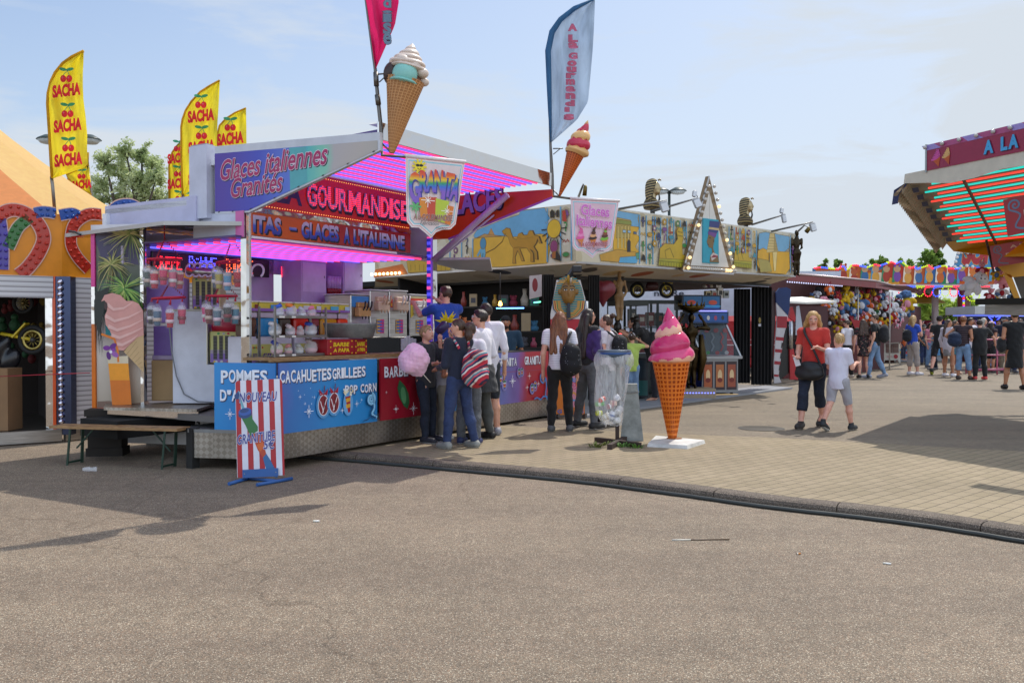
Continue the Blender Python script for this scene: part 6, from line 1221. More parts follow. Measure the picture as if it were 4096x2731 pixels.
b=MB(None,'#6e6a64!r.5');fp=[gnd(2560,1628,.03),gnd(3168,1548,.03)];quad3(b,[fp[0]-ER*3.0,fp[1],fp[1]+EL*6,fp[0]+EL*6-ER*3]);b.obj('floor',T2)
b=MB(None,'#8b8d92!r.55');fo_=[gnd(2340,1664,.035),gnd(2560,1630,.035),gnd(3170,1549,.035),gnd(3062,1541,.035),gnd(2560,1596,.035),gnd(2340,1625,.035)];b.add([Vector(p)for p in fo_]+[Vector((p.x,p.y,.0))for p in fo_],[(0,1,2,3,4,5),(1,0,6,7),(2,1,7,8)],raw=True);b.obj('ramp',T2)
def curtain(X0,X1,Y0,Y1,d,lab,n=9,m='#121114!r.75',grp='black curtains of the game stall'):
 t=None;p,q=at(X0,Y1,d),at(X1,Y0,d);p.z=max(0.03,p.z);b=MB(None,m);N_=n*6;vs=[]
 for i in range(N_+1):
  u=i/N_;x=p.x+(q.x-p.x)*u;y=d+.05*math.sin(u*n*6.283);vs+=[(x,y,p.z),(x,y,q.z)]
 b.add(vs,[(2*i,2*i+2,2*i+3,2*i+1)for i in range(N_)],None,True);return tag(b.obj('curtain'),lab,'curtain',grp)
curtain(2168,2216,1098,1615,15.4,'dark ribbed folding shutter left of the pharaoh board',7,'#2a2724!r.6');curtain(2352,2398,1100,1600,15.7,'dark ribbed folding shutter right of the pharaoh board',7,'#2c2926!r.6')
curtain(2934,3002,1155,1532,20.4,'black curtain panel left of the bright gap in the curtains',5);curtain(3004,3088,1148,1538,20.9,'wide black curtain panel with a small gold tag, right of the gap',6)
p=at(3039,1281,20.8);b=MB(Frame(p,(1,0,0)),'#8a7430!r.4');b.oval(0,0,.03,.07);b.rect(-.03,-.14,.03,-.08,'#c8c8d0');tag(b.obj('tag'),'small gold tag pinned on the wide black curtain','tag')
p=at(2292,1610,15.0);t=thing('pharaoh_board','tall board with painted pharaoh mask in teal and gold at the stall corner','figure board',Vector((p.x,p.y,.03)));fr=Frame(Vector((p.x,p.y,0)),(1,.02,0));q3=Zm(2150,1080,3.2667)
fx_=lambda*pts:fr.pxs(q3(*pts));b=MB(fr,'#d8d4d0!r.5');b.poly(fx_((170,580),(250,130),(560,130),(655,490),(640,640),(170,640)),'#d4d0cc!r.5',0,.04);b.lift=.002;b.poly(fx_((170,640),(640,640),(620,1600),(190,1600)),'#b02030!r.5',0,.04);b.obj('board',t)
mk_simple('nemes_stripes',f_stripe(['#2f8a94','#2f8a94','#b8884a'],26,(0,0,0),'Z',.1))
b=MB(fr,'nemes_stripes');b.lift=.01;b.poly(fx_((205,380),(250,200),(290,110),(370,80),(440,80),(510,110),(550,170),(580,240),(612,380),(560,560),(420,600),(260,560)),'nemes_stripes',None,.01)
for k in range(9):a0=250+k*36;b.S(q3((404,160),(a0,110-24*math.sin(k/8*3.14)+60*abs(k-4)/4)),.02,'#c89a4a')
cc=[(225,420,'#a02828'),(240,420,'#c8a04a'),(258,420,'#2a5a7a'),(272,420,'#b8883a'),(286,425,'#3a7a4a')]
for k,c in enumerate(('#20406a','#c8a04a','#a03028','#c8a04a','#3a7a4a','#b88a3a')):o_=k*14;b.S(q3((208+o_,400),(220+o_,500),(290+o_*.7,590-o_*.4),(410,640-o_),(520-o_*.7,590-o_*.4),(600-o_,500),(612-o_,400)),.05,c)
b.obj('headdress',t)
iv=Imp(.012);k=15.0/FPX;cx,cz=fr.px(*q3((402,285))[0])
iv.ell((cx,cz,.0),(.125,.19,.10),0);iv.ell((cx,cz-.10,.02),(.085,.12,.09),.05);iv.ell((cx,cz-.02,.10),(.018,.06,.03),.02);iv.ell((cx,cz-.115,.085),(.04,.014,.02),.015);iv.ell((cx-.145,cz,.0),(.03,.06,.03),.02);iv.ell((cx+.145,cz,.0),(.03,.06,.03),.02);iv.carve((cx-.052,cz+.03,.115),(.035,.018,.02));iv.carve((cx+.052,cz+.03,.115),(.035,.018,.02));V,F=iv.mesh()
Mm=np.array(fr.mat());Vw=V@Mm[:3,:3].T+Mm[:3,3];mesh_np('face',Vw,F,['#8a6428!r.35'],parent=t)
b=MB(fr)
for s_ in(-1,1):b.oval(cx+s_*.052,cz+.03,.03,.014,'#e4e0d4',c=.10);b.oval(cx+s_*.052,cz+.03,.012,.013,'#141210',c=.103);b.stroke([(cx+s_*.02,cz+.035),(cx+s_*.052,cz+.05),(cx+s_*.10,cz+.03)],.01,'#141210',.108);b.stroke([(cx+s_*.015,cz+.085),(cx+s_*.055,cz+.10),(cx+s_*.10,cz+.075)],.014,'#141210',.10)
b.obj('eyes',t)
b=MB(fr,'#26303e!r.4');b.add([(cx-.022,cz-.19,.10),(cx+.022,cz-.19,.10),(cx+.035,cz-.44,.08),(cx-.035,cz-.44,.08),(cx-.022,cz-.19,.03),(cx+.022,cz-.19,.03),(cx+.035,cz-.44,.03),(cx-.035,cz-.44,.03)],[(0,3,2,1),(0,4,7,3),(1,2,6,5),(3,7,6,2)]);b.obj('beard',t)
b=MB(fr,'#c8a03a!r.3');b.tube([(cx-.01,cz+.15,.10),(cx-.01,cz+.24,.14),(cx-.01,cz+.27,.16)],[.02,.022,.012],n=8);b.tube([(cx+.03,cz+.15,.10),(cx+.03,cz+.22,.14)],[.015,.018],'#d8d4cc',n=8);b.obj('brow_ornament',t)
t=thing('pyramid_sign','white pyramid sign edged with bulbs and a turquoise queen relief','sign',pR(2826,1090));fp_=Frame(FE.o+FE.ez*.10,ER)
tri=fp_.pxs(z2((1053,205),(850,945),(1245,970)));b=MB(fp_,'#7a6448!r.4');b.poly(tri,'#80694a!r.4',0,.09);b.lift=.003;b.P(z2((1050,325),(905,905),(1205,920)),'#d6d2ca!r.45');b.S(z2((1053,205),(848,945)),.05,'#b8b8ba!m!r.3');b.S(z2((850,945),(1245,970)),.04,'#b8b8ba!m!r.3');b.S(z2((1053,330),(1055,905)),.012,'#a8a49c');b.obj('board',t)
b=MB(fp_,'#3aa0b4!r.5');b.lift=.01;b.poly(fp_.pxs(z2((995,535),(1115,550),(1118,890),(995,885))),'#2f9cb2!r.6',.03,.03);b.obj('panel',t)
b=MB(fp_);b.lift=.035;P_=lambda pts,m:b.poly(fp_.pxs(z2(*pts)),m,None,.02)
P_([(1045,880),(1050,830),(1065,810),(1062,770),(1040,765),(1030,745),(1022,720),(1030,690),(1035,665),(1085,670),(1078,720),(1070,770),(1085,810),(1110,830),(1118,885)],'#7a6038!r.5');P_([(1035,665),(1045,555),(1125,565),(1110,640),(1085,680)],'#2a3470!r.4');P_([(1033,660),(1032,640),(1100,655),(1088,690)],'#6a3a80!r.4');P_([(1040,605),(1118,615),(1116,632),(1038,622)],'#c0a878!r.4');P_([(1050,830),(1070,805),(1108,822),(1100,840),(1060,870)],'#c8b8b0!r.5');P_([(1052,845),(1075,822),(1108,832),(1104,842)],'#8a2a3a!r.5')
b.oval(*fp_.px(*z2((1046,690))[0]),.025,.014,'#181410');b.oval(*fp_.px(*z2((1032,742))[0]),.02,.012,'#5a2a20');b.oval(*fp_.px(*z2((1075,715))[0]),.02,.03,'#5a4426');b.obj('relief',t)
bl=[z2((1053-200*(i+1.6)/14.5,205+735*(i+1.6)/14.5))[0]for i in range(13)]+[z2((1060+180*(i+1.6)/14.5,205+760*(i+1.6)/14.5))[0]for i in range(13)]+[z2((872+367*i/21,925+24*i/21))[0]for i in range(22)]
rs=random.Random(5)
for i,(X,Y)in enumerate(bl):
 x,z=fp_.px(X,Y);lit=rs.random()<.2;b=MB(fp_,'#ffdca0!e.9' if lit else '#c8c0b4!r.15');b.ball((x+(.02 if i<13 else-.02 if i<26 else 0),z,.05),.036,n=8,k=6);b.obj('bulb',t)
b=MB(FEL,'#c8701a!r.4');b.P(Zm(1500,400,1.96)((-10,1395),(260,1365),(215,1285),(0,1330)),'#c0661a!r.4');b.obj('lamp_board',T2)
for k in range(8):x,z=FEL.px(1500+(-10+k*31)/1.96,400+(1368-k*1.6)/1.96);b=MB(FEL,'#ffdca0!e3');b.ball((x,z,.05),.032,n=8,k=6);b.obj('bulb',T2)
def bust(X,Y0,Y1,d,lab,hd):
 p,q=at(X,Y1,d),at(X,Y0,d);h_=q.z-p.z;t=thing('pharaoh_bust',lab,'bust',p,'pharaoh busts on the roof');Rm=Matrix.Translation(p)@Matrix.Rotation(hd,4,'Z')@Matrix.Scale(h_/.68,4);Ma=np.array(Rm)
 def put(nm,iv,mats):V,F=iv.mesh();mesh_np(nm,V@Ma[:3,:3].T+Ma[:3,3],F,mats,parent=t)
 iv=Imp(.012);iv.ell((.05,0,.43),(.105,.075,.13),0);iv.ell((.09,0,.34),(.06,.055,.06),.03);iv.ell((.155,0,.41),(.02,.014,.035),.02);iv.ell((.145,0,.345),(.012,.03,.012),.012);iv.cap((.02,0,.34),(.0,0,.18),.06,.07,.03);put('face',iv,['#a89878!m!r.35'])
 iv=Imp(.014);iv.ell((-.0,0,.48),(.125,.115,.145),0);iv.ell((-.08,0,.36),(.07,.13,.22),.05);iv.cap((-.03,-.125,.42),(.0,-.13,.15),.05,.06,.05);iv.cap((-.03,.125,.42),(.0,.13,.15),.05,.06,.05);iv.cut((1,0,-.25),(.07,0,.50));put('headdress',iv,['bust_stripes'])
 iv=Imp(.014);iv.ell((-.01,0,.07),(.17,.23,.14),0);iv.cap((-.04,0,.1),(-.04,0,.28),.13,.08,.06);iv.cut((0,0,-1),(0,0,0));put('collar',iv,['bust_collar'])
 b=MB(Rm,'#2c2620!r.4');b.tube([(.13,0,.30),(.14,0,.22),(.12,0,.14)],[.014,.018,.02],n=8);b.tube([(.11,0,.58),(.15,0,.60),(.17,0,.57)],[.02,.016,.01],'#8a7448!m!r.3',n=8);b.obj('beard',t);b=MB(None,'#4a4844!r.5');b.box((p.x-.04,p.y-.04,p.z-.28),(p.x+.04,p.y+.04,p.z+.02));b.obj('stand',t)
mk_simple('bust_stripes',f_stripe(['#94845e','#141418'],21,(0,R(12),0),'Z',.05));mk_simple('bust_collar',f_stripe(['#6a5a3c','#2a2420','#8a784c','#33291f'],9,(0,0,0),'Z',.3))
bust(2610,703,838,16.9,'larger pharaoh bust on the roof by the twin street lamp',R(-15));bust(2983,779,900,19.2,'pharaoh bust on the roof right of the pyramid sign',R(-12))
def flood(p,q,lamps,d,lab,m='#a8a6a2!r.4',brass=False):
 A_,B_=at(*p,d),at(*q,d-.5);t=thing('floodlight',lab,'floodlight',A_,'floodlights on the game stall roof');b=MB(None,'#8a8884!m!r.4');b.tube([A_+(A_-B_)*.02,A_*.45+B_*.55,B_],[.022,.02,.014],n=8);b.obj('arm',t)
 for(X,Y,w_,h_,rt)in lamps:
  c=at(X,Y,d-.55);k=d/FPX;b=MB(Matrix.Translation(c)@Matrix.Rotation(rt,4,'Y'),'#6a5a30!m!r.4' if brass else '#a4a6a8!r.45')
  if brass:b.lathe([(0,-h_*k*.5),(w_*k*.5,-h_*k*.5),(w_*k*.45,h_*k*.3),(w_*k*.2,h_*k*.5),(0,h_*k*.52)],n=14)
  else:b.bbox((0,0,0),(w_*k,.10,h_*k),None,.02);b.box((-w_*k*.4,-.056,-h_*k*.42),(w_*k*.4,-.05,h_*k*.3),'#d8dce0!r.15')
  b.obj('lamp',t)
  b=MB(None,'#5a5854!r.5');b.tube([B_,c+Vector((0,.02,h_*k*.4))],.008,n=6);b.obj('yoke',t)
flood(z2((350,462))[0],z2((718,395))[0],[(*z2((700,445))[0],30,42,-.3)],15.6,'floodlight on a long silver arm in front of the larger bust');flood(z2((610,480))[0],z2((965,375))[0],[(*z2((957,415))[0],28,40,-.4),(*z2((937,343))[0],16,26,.1)],16.4,'double floodlight arm just left of the pyramid sign');flood(z2((1390,585))[0],z2((1630,510))[0],[(*z2((1637,535))[0],16,36,-.2),(*z2((1620,475))[0],13,22,.1)],19.0,'double floodlight arm right of the smaller bust');flood(z2((1545,637))[0],z2((1865,565))[0],[(*z2((1865,605))[0],22,34,-.3)],19.6,'floodlight on the arm at the far right end of the stall roof')
flood((2315,785),(2333,738),[(2340,762,17,40,.1)],15.0,'brass lantern spotlight on the stall corner behind the shield banner',brass=True);flood(z2((1745,640))[0],z2((1800,590))[0],[(*z2((1828,625))[0],18,24,.7)],20.2,'brass spotlight above the bronze figure at the right corner',brass=True)
c=at(2307,1076,14.7);t=thing('floodlight','black box floodlight under the mural corner above the pharaoh board','floodlight',c);b=MB(Matrix.Translation(c));b.bbox((0,0,0),(.16,.12,.12),'#1e2026!r.4',.02);b.obj('body',t);b=MB(None,'#2a3448!r.4');bar(b,c+Vector((-.03,.05,.04)),c+Vector((-.12,.25,-.12)),.06,.05);b.obj('bracket',t)
def figure(name,lab,cat,p,h,m,arms,grp=None,skirt=False,vox=.02):
 iv=Imp(vox*h/1.7);k=h
 iv.ell((0,0,.935*k),(.042*k,.05*k,.06*k),0);iv.cap((0,0,.90*k),(0,0,.82*k),.025*k,.03*k,.03);iv.ell((0,0,.74*k),(.085*k,.05*k,.09*k),.05);iv.ell((0,0,.63*k),(.06*k,.045*k,.08*k),.05);iv.ell((0,0,.52*k),(.082*k,.06*k,.07*k),.05)
 for s_ in(-1,1):
  iv.chain([(s_*.045*k,0,.5*k),(s_*.04*k,.01*k,.28*k),(s_*.035*k,0,.05*k),(s_*.04*k,-.06*k,.02*k)],[.055*k,.038*k,.025*k,.022*k],.03)
  a=arms[(s_+1)//2];iv.chain([(s_*.10*k,0,.80*k)]+[(s_*x*k,y*k,z*k)for x,y,z in a],[.028*k,.022*k,.018*k],.02)
 if skirt:iv.cap((0,0,.52*k),(0,0,.10*k),.075*k,.10*k,.04)
 V,F=iv.mesh();V=wob(V,F,.004*h,26,3);o=mesh_np(name,V+np.array(p),F,[m],origin=p);return tag(o,lab,cat,grp)
p=at(3186,1105,20.3);fg=figure('figurine','slim dark bronze woman figure on the right corner of the murals','figurine',p,(1105-920)*20.3/FPX,'#3c3428!m!r.35',[[(.10,.02,.6),(.07,.03,.46)],[(.11,0,.62),(.06,.05,.55)]])
g=at(2765,1516,18.4);g.z=.22;fg=figure('statue','black and gold statue holding a bowl on her head on a lit plinth','statue',g,1.55,'statue_bronze' if 'statue_bronze' in MATS else '#3a3020!m!r.3',[[(.22,-.02,.78),(.10,0,.97)],[(.22,-.02,.78),(.10,0,.97)]],skirt=False)
b=MB(None,'#5a4a24!m!r.35');hb=g+Vector((0,0,1.53));b.lathe([(.06,0),(.12,.03),(.25,.10),(.27,.16),(.25,.15),(.1,.06)],c=hb,n=20)
for k in range(14):a=k*.449;b.tube([hb+Vector((.25*math.cos(a),.25*math.sin(a),.14)),hb+Vector((.27*math.cos(a),.27*math.sin(a),.24))],[.03,.004],n=5)
o=b.obj('bowl',fg)
b=MB(None,'#4a3c24!m!r.4');b.tube([g+Vector((.2,.02,1.1)),g+Vector((.24,.02,.6)),g+Vector((.16,0,.15))],[.05,.09,.03],n=8);b.obj('drapery',fg)
t=thing('plinth','beige plinth with a row of small blue lights under the statue','plinth',(g.x,g.y,.03));b=MB(None,'#9a8a70!r.5');b.box((g.x-.42,g.y-.3,.03),(g.x+.44,g.y+.3,.22));b.obj('block',t)
for k in range(14):b=MB(None,'#5a6aff!e6');x=g.x-.38+k*.06;b.ball((x,g.y-.305,.14),.010,n=6,k=4);b.obj('light',t)
p=at(2880,1510,19.0);p.z=.08;t=thing('coin_pusher','blue coin pusher machine with slanted glass front by the black curtains','arcade machine',p);fr=Frame(Vector((p.x,p.y,0)),(1,.25,0));b=MB(fr)
b.box((-.42,.08,-.7),(.42,.80,.0),'#8a8c90!m!r.4');b.obj('base',t)
for k in range(3):b=MB(fr);x=-.40+k*.275;b.rect(x,.14,x+.24,.74,'#3a2a30!r.4',.004);b.rect(x+.03,.2,x+.21,.68,['#b05a30','#b87040','#a05038'][k],.006);b.oval(x+.12,.45,.05,.12,'#e0c090',c=.008);b.oval(x+.12,.35,.06,.05,'#7a2a20',c=.009);b.obj('door',t)
b=MB(fr,'#1c2a6a!r.4');b.add([(-.44,.3,.05),(-.44,.95,.12),(-.44,.95,-.7),(-.44,.08,-.7),(-.70,.08,-.7),(-.70,.5,-.7),(-.70,.08,-.1),(-.44,.08,.05)],[(0,1,2,3,7),(0,5,4,6,7),(0,1,2,5)]);b.obj('side_panel',t)
b=MB(fr,'#9a9ca0!m!r.35');b.box((-.45,.80,-.7),(.47,.86,.10));
for x in(-.44,.44):b.add([(x-.02,.86,.08),(x+.02,.86,.08),(x-.12,1.55,-.32),(x-.16,1.55,-.32),(x-.02,.86,.04),(x+.02,.86,.04),(x-.12,1.55,-.36),(x-.16,1.55,-.36)],[(0,1,2,3),(1,5,6,2),(0,3,7,4)])
b.obj('frame',t);b=MB(fr,'#4a5a60!r.1!t.35');b.add([(-.42,.87,.06),(.42,.87,.06),(.30,1.54,-.33),(-.56,1.54,-.33)],[(0,1,2,3)]);b.obj('glass',t)
b=MB(fr,'#5a6068!r.5');b.rect(-.5,.87,.42,1.55,None,-.5)
for k in range(4):x=-.4+k*.22;b.stroke([(x,.95),(x+.06,1.05),(x,1.15),(x+.06,1.25),(x,1.35)],.04,['#b02a2a','#2a4aa0','#8a9098','#b02a2a'][k],-.48);b.oval(x+.1,1.4,.06,.05,'#a82a2a',c=-.47);b.oval(x+.05,.92,.05,.04,['#d8d040','#3aa04a','#c03a3a','#c8c8c8'][k],c=-.3)
b.obj('interior',t);b=MB(fr);b.box((-.60,1.55,-.7),(.34,1.80,-.28),'#20406a!r.4');b.rect(-.56,1.58,.30,1.77,'#2a5aa0!r.3',-.274);b.box((-.72,1.84,-.75),(.2,2.16,-.35),'#16243a!r.4');b.rect(-.68,1.87,-.26,2.13,'#2a6a9a!r.3',-.344);b.rect(-.24,1.87,.16,2.13,'#2a6a9a!r.3',-.344)
for x in(-.5,.0):b.oval(x,2.0,.10,.05,'#c8503a',c=-.34);b.stroke([(x-.18,1.92),(x+.18,1.92)],.02,'#4ac0e0',-.34)
for k in range(5):b.oval(-.48+k*.17,1.67,.035,.05,['#c8a04a','#b03a3a','#d8d8d8','#b04a6a','#3a3a3a'][k],c=-.27)
b.obj('header',t);b=MB(fr,'#6a6aff!e3');b.box((-.62,1.81,-.30),(.3,1.825,-.28));b.obj('light_strip',t)
b=MB(fr,'#c8a870!e1');b.box((-.44,.03,-.1),(.44,.04,-.02));b.obj('floor_light',t)
for x in(-.3,.32):b=MB(fr,'#141414');b.lathe([(.04,-.02),(.04,.02)],c=(x,.045,-.1),n=12,axis='X');b.obj('caster',t)
p=at(2630,1560,18.6);p.z=.03;t=thing('claw_machine','dark claw machine with glass sides lettered in red behind the litter bin','arcade machine',at(2530,1560,17.9));fr=Frame(Vector((at(2530,1560,17.9).x,17.9,0)),(1,.3,0));b=MB(fr);b.box((-.3,.05,-.6),(.35,.85,0),'#1d2630!r.4');b.rect(-.28,.1,.33,.4,'#1c5a58!r.4',.004);b.rect(-.25,.45,.3,.8,'#20303c!r.3',.004);b.text('MILL',(-.22,.72,.15,.80),'#a03038',.03,c=.01);b.obj('base',t)
b=MB(fr,'#26302e!r.4');
for x,y in((-.3,0),(.33,0),(-.3,-.58),(.33,-.58)):b.box((x,.85,y-.02),(x+.02,1.9,y))
b.box((-.3,1.9,-.6),(.35,2.0,0));b.box((-.3,1.35,-.6),(.35,1.37,0));b.obj('frame',t);b=MB(fr,'#a8b0a0!r.6');b.rect(-.26,.88,.3,1.32,'#8a8a70!r.6',-.4);b.oval(-.05,1.05,.1,.12,'#c8b048',c=-.3);b.oval(.15,1.0,.09,.1,'#7a9a5a',c=-.28);b.obj('prizes',t);b=MB(fr,'#ff4040!e3');b.box((-.3,1.33,.005),(.35,1.345,.012));b.obj('light_strip',t)
p=at(2630,1400,19.3);t=thing('display_cabinet','dark green glass cabinet full of boxes under the toy motorbike','cabinet',Vector((p.x,p.y,.03)));fr=Frame(Vector((p.x,p.y,0)),(1,.15,0));b=MB(fr,'#1f302e!r.4');b.box((-.62,.05,-.5),(.62,.9,0));b.box((-.64,1.98,-.5),(.64,2.05,.02));b.box((-.62,1.45,-.5),(.62,1.48,-.02))
for x in(-.62,-.02,.57):b.box((x,.9,-.03),(x+.05,2.0,0));b.box((x,.9,-.5),(x+.05,2.0,-.47))
b.obj('frame',t);b=MB(fr,'#5a6a68!r.08!t.25');b.rect(-.6,.92,.6,1.97,None,-.005);b.obj('glass',t);rs=random.Random(12)
for k in range(11):
 x=-.5+(k%6)*.2;z=.92 if k<6 else 1.49;h_=rs.uniform(.2,.38);b=MB(fr);b.bbox((x,z+h_/2,-.25),(.15,h_,.2),rs.choice(['#c8c0b0','#8a2a2a','#3a3a40','#b8a080','#d8d8d0','#4a5a6a'])+'!r.5',.006);b.rect(x-.05,z+h_*.4,x+.05,z+h_*.75,rs.choice(['#e0d8c8','#2a2a2a','#a05a3a']),-.146);tag(b.obj('prize_box'),('lower shelf' if k<6 else 'upper shelf')+' boxed prize in the green glass cabinet, number '+('one two three four five six'.split()[k%6])+' from the left','prize box','boxed prizes in the green cabinet')
def wheel_(b,c,r,ax='Y',m='#131313!r.7',hub='#8a7a50!m!r.4',ri=None):
 b.tube([c+(Vector((math.cos(a)*r,0,math.sin(a)*r))if ax=='Y' else Vector((0,math.cos(a)*r,math.sin(a)*r)))for a in np.linspace(0,6.283,27)[:-1]],r*.2,m,n=8,closed=True)
def motorbike(nm,lab,Mx,body,L_=1.0):
 t=thing(nm,lab,'motorbike',Mx.translation)
 for x in(-.36,.36):
  b=MB(Mx,'#131313!r.7');wheel_(b,Vector((x*L_,0,.18*L_)),.155*L_);o=b.obj('wheel',t);b=MB(Mx,'#a89858!m!r.35');wheel_(b,Vector((x*L_,0,.18*L_)),.11*L_,m='#a89858!m!r.35')
  for k in range(10):a=k*.628;b.tube([(x*L_,0,.18*L_),(x*L_+.11*L_*math.cos(a),0,.18*L_+.11*L_*math.sin(a))],.005,n=4)
  b.ball((x*L_,0,.18*L_),.035*L_,'#3a3a3a',n=8,k=6);b.obj('rim',o)
 iv=Imp(.022*L_);k=L_;iv.ell((0,0,.28*k),(.16*k,.07*k,.11*k),0);iv.ell((.08*k,0,.45*k),(.17*k,.07*k,.08*k),.06);iv.cap((-.05*k,0,.46*k),(-.38*k,0,.50*k),.05*k,.03*k,.05);iv.cap((-.0,0,.2*k),(-.34*k,0,.18*k),.025*k,.02*k,.03);V,F=iv.mesh();Ma=np.array(Mx);mesh_np('body',V@Ma[:3,:3].T+Ma[:3,3],F,[body],parent=t)
 b=MB(Mx,'#c8b020!r.35');b.tube([(.22*k,0,.55*k),(.36*k,.0,.18*k)],.022*k,n=8);b.obj('fork',t);b=MB(Mx,'#26262a!r.5');b.tube([(.18*k,-.22*k,.64*k),(.22*k,0,.60*k),(.18*k,.22*k,.64*k)],.014*k,n=8);b.obj('handlebar',t);b=MB(Mx,'#c8b020!r.35');b.box((.26*k,-.05*k,.36*k),(.50*k,.05*k,.38*k),rot=(0,.2,0));b.obj('mudguard',t);b=MB(Mx,'#16161a!r.5');b.bbox((-.14*k,0,.52*k),(.34*k,.12*k,.06*k),None,.02);b.obj('seat',t);return t
p=at(2608,1192,19.2);motorbike('toy_motorbike','toy motorbike standing on top of the green glass cabinet',Matrix.Translation(p)@Matrix.Rotation(R(12),4,'Z'),'#4a2020!r.4',.92)
iv=Imp(.02);iv.ell((-.09,0,.1),(.13,.08,.14),0);iv.ell((.09,0,.1),(.13,.08,.14),.05);iv.cap((0,0,.05),(0,0,-.2),.15,.02,.08);V,F=iv.mesh();p=at(2412,1178,16.2);tag(mesh_np('heart_cushion',V*1.05+np.array(p),F,['#6a1a26!r.4'],origin=p),'dark red heart shaped cushion hanging in the stall shade','cushion')
p=at(2478,1215,16.8);figure('mannequin','bare beige torso figure standing inside the stall left of the cabinet','figurine',p+Vector((0,0,-.32)),.92,'#8a6a42!r.5',[[(.12,-.1,.66),(.04,-.16,.7)],[(.14,.02,.62),(.10,.02,.5)]])
for X,lab in((2470,'black cat figure at the left end of the lit counter'),(2545,'dark seated figure beside the claw machine light strip')):
 p=at(X,1330,17.6);iv=Imp(.016);iv.ell((0,0,.1),(.08,.09,.12),0);iv.ell((0,-.02,.26),(.06,.06,.06),.03);iv.cap((-.03,-.02,.3),(-.04,-.02,.35),.02,.006,.01);iv.cap((.03,-.02,.3),(.04,-.02,.35),.02,.006,.01);V,F=iv.mesh();tag(mesh_np('cat_figure',V+np.array(p),F,['#1c1816!r.3'],origin=p),lab,'figurine')
rs=random.Random(31)
for k in range(9):
 X=2825+k*11.5 if k<5 else 2830+(k-5)*24;Y=1192 if k>=5 else 1150;d=20.4;p=at(X,Y,d);h_=rs.uniform(.15,.26);b=MB(Frame(p,(1,.2,0)));b.bbox((0,h_/2,0),(.13,h_,.12),['#d8d4cc','#5a2a4a','#c8bca8','#3a2a2a','#e0dcd4','#d8c8a0','#c8c8c4','#e4e0d8','#a8b0b0'][k]+'!r.5',.005);b.rect(-.04,h_*.3,.04,h_*.7,['#a83a2a','#d8a0a0','#3a5a8a','#c8a030','#6a6a6a','#2a2a2a','#b04a3a','#3a3a3a','#2a2a2a'][k],.062);tag(b.obj('gift_box'),('back row' if k<5 else 'front row')+' gift box above the coin pusher, number '+'one two three four five'.split()[k if k<5 else k-5]+' from the left','gift box','gift boxes above the coin pusher')
pal=[('#8a3a30','maroon'),('#b09a74','tan'),('#3a7294','blue'),('#c09438','ochre'),('#4a4a50','charcoal'),('#9a3a52','wine'),('#c4beb0','grey'),('#3a8a70','green')]
for r_,(Y,d)in enumerate(((1230,17.6),(1330,17.2),(1395,16.9))):
 b=MB(None,'#2a2420!r.7');p,q=at(1840,Y,d),at(2170,Y-4,d);bar(b,p,q,.35,.03);tag(b.obj('shelf'),('top','middle','bottom')[r_]+' dark shelf of prizes left of the pharaoh board','shelf','prize shelves in the game stall')
 for k in range(8):
  p=at(1852+k*41+rs.uniform(-6,6),Y-3,d);c,nm=pal[(k+r_*3)%8];h_=rs.uniform(.16,.36);w_=rs.uniform(.09,.15)
  if(k+r_)%3==0:b=MB(Matrix.Translation(p),c+'!r.4');b.lathe([(w_*.5,0),(w_*.6,h_*.4),(w_*.25,h_*.7),(w_*.3,h_),(0,h_)],n=12)
  elif(k+r_)%3==1:b=MB(Matrix.Translation(p),c+'!r.5');b.bbox((0,0,h_/2),(w_*1.3,.12,h_),None,.006);b.box((-w_*.4,-.064,h_*.3),(w_*.4,-.061,h_*.7),pal[(k+3)%8][0])
  else:b=MB(Matrix.Translation(p),c+'!r.7');b.ball((0,0,h_*.35),(w_*.7,w_*.5,h_*.35),n=10,k=7);b.ball((0,0,h_*.8),w_*.5,n=10,k=7);b.ball((-w_*.4,0,h_*1.0),w_*.2,n=8,k=5);b.ball((w_*.4,0,h_*1.0),w_*.2,n=8,k=5)
  tag(b.obj('prize'),'%s prize on the %s dark shelf, %s from its left end'%(nm,('top','middle','bottom')[r_],'first second third fourth fifth sixth seventh eighth'.split()[k]),'prize','prizes on the dark shelves')
p=at(2001,1216,15.4);t=thing('hanging_lamp','lit warm bulb hanging over the dim counter behind the white shirts','lamp',p);b=MB(Matrix.Translation(p),'#ffb050!e8');b.lathe([(0,-.04),(.035,-.02),(.03,.02),(.012,.05)],n=12);b.obj('bulb',t);b=MB(None,'#2a2220');b.tube([p+Vector((0,0,.05)),Vector((p.x,p.y,2.4))],.008,n=6);b.obj('cord',t)
b=MB(None,'#5a9aff!e5');bar(b,at(1985,1233,16.5),at(2096,1232,16.5),.02,.02);tag(b.obj('light_strip'),'blue light strip along the dim counter behind the white shirts','light strip');b=MB(None,'#60e0b0!e4');bar(b,at(2135,1210,16.0),at(2163,1207,16.0),.02,.02);tag(b.obj('light_strip'),'short green light strip left of the dark folding shutter','light strip')
b=MB(None,'#c8b8b4!r.5');fr=Frame(at(2140,1185,15.8),(1,-.2,0));b=MB(fr,'#c4b8b4!r.5');b.poly([(-.1,-.05),(.12,0),(.12,.38),(-.1,.36)],None,0,.02);b.oval(.0,.2,.05,.12,'#8a2a2a');tag(b.obj('poster'),'pale poster with a red figure hanging left of the folding shutter','poster')
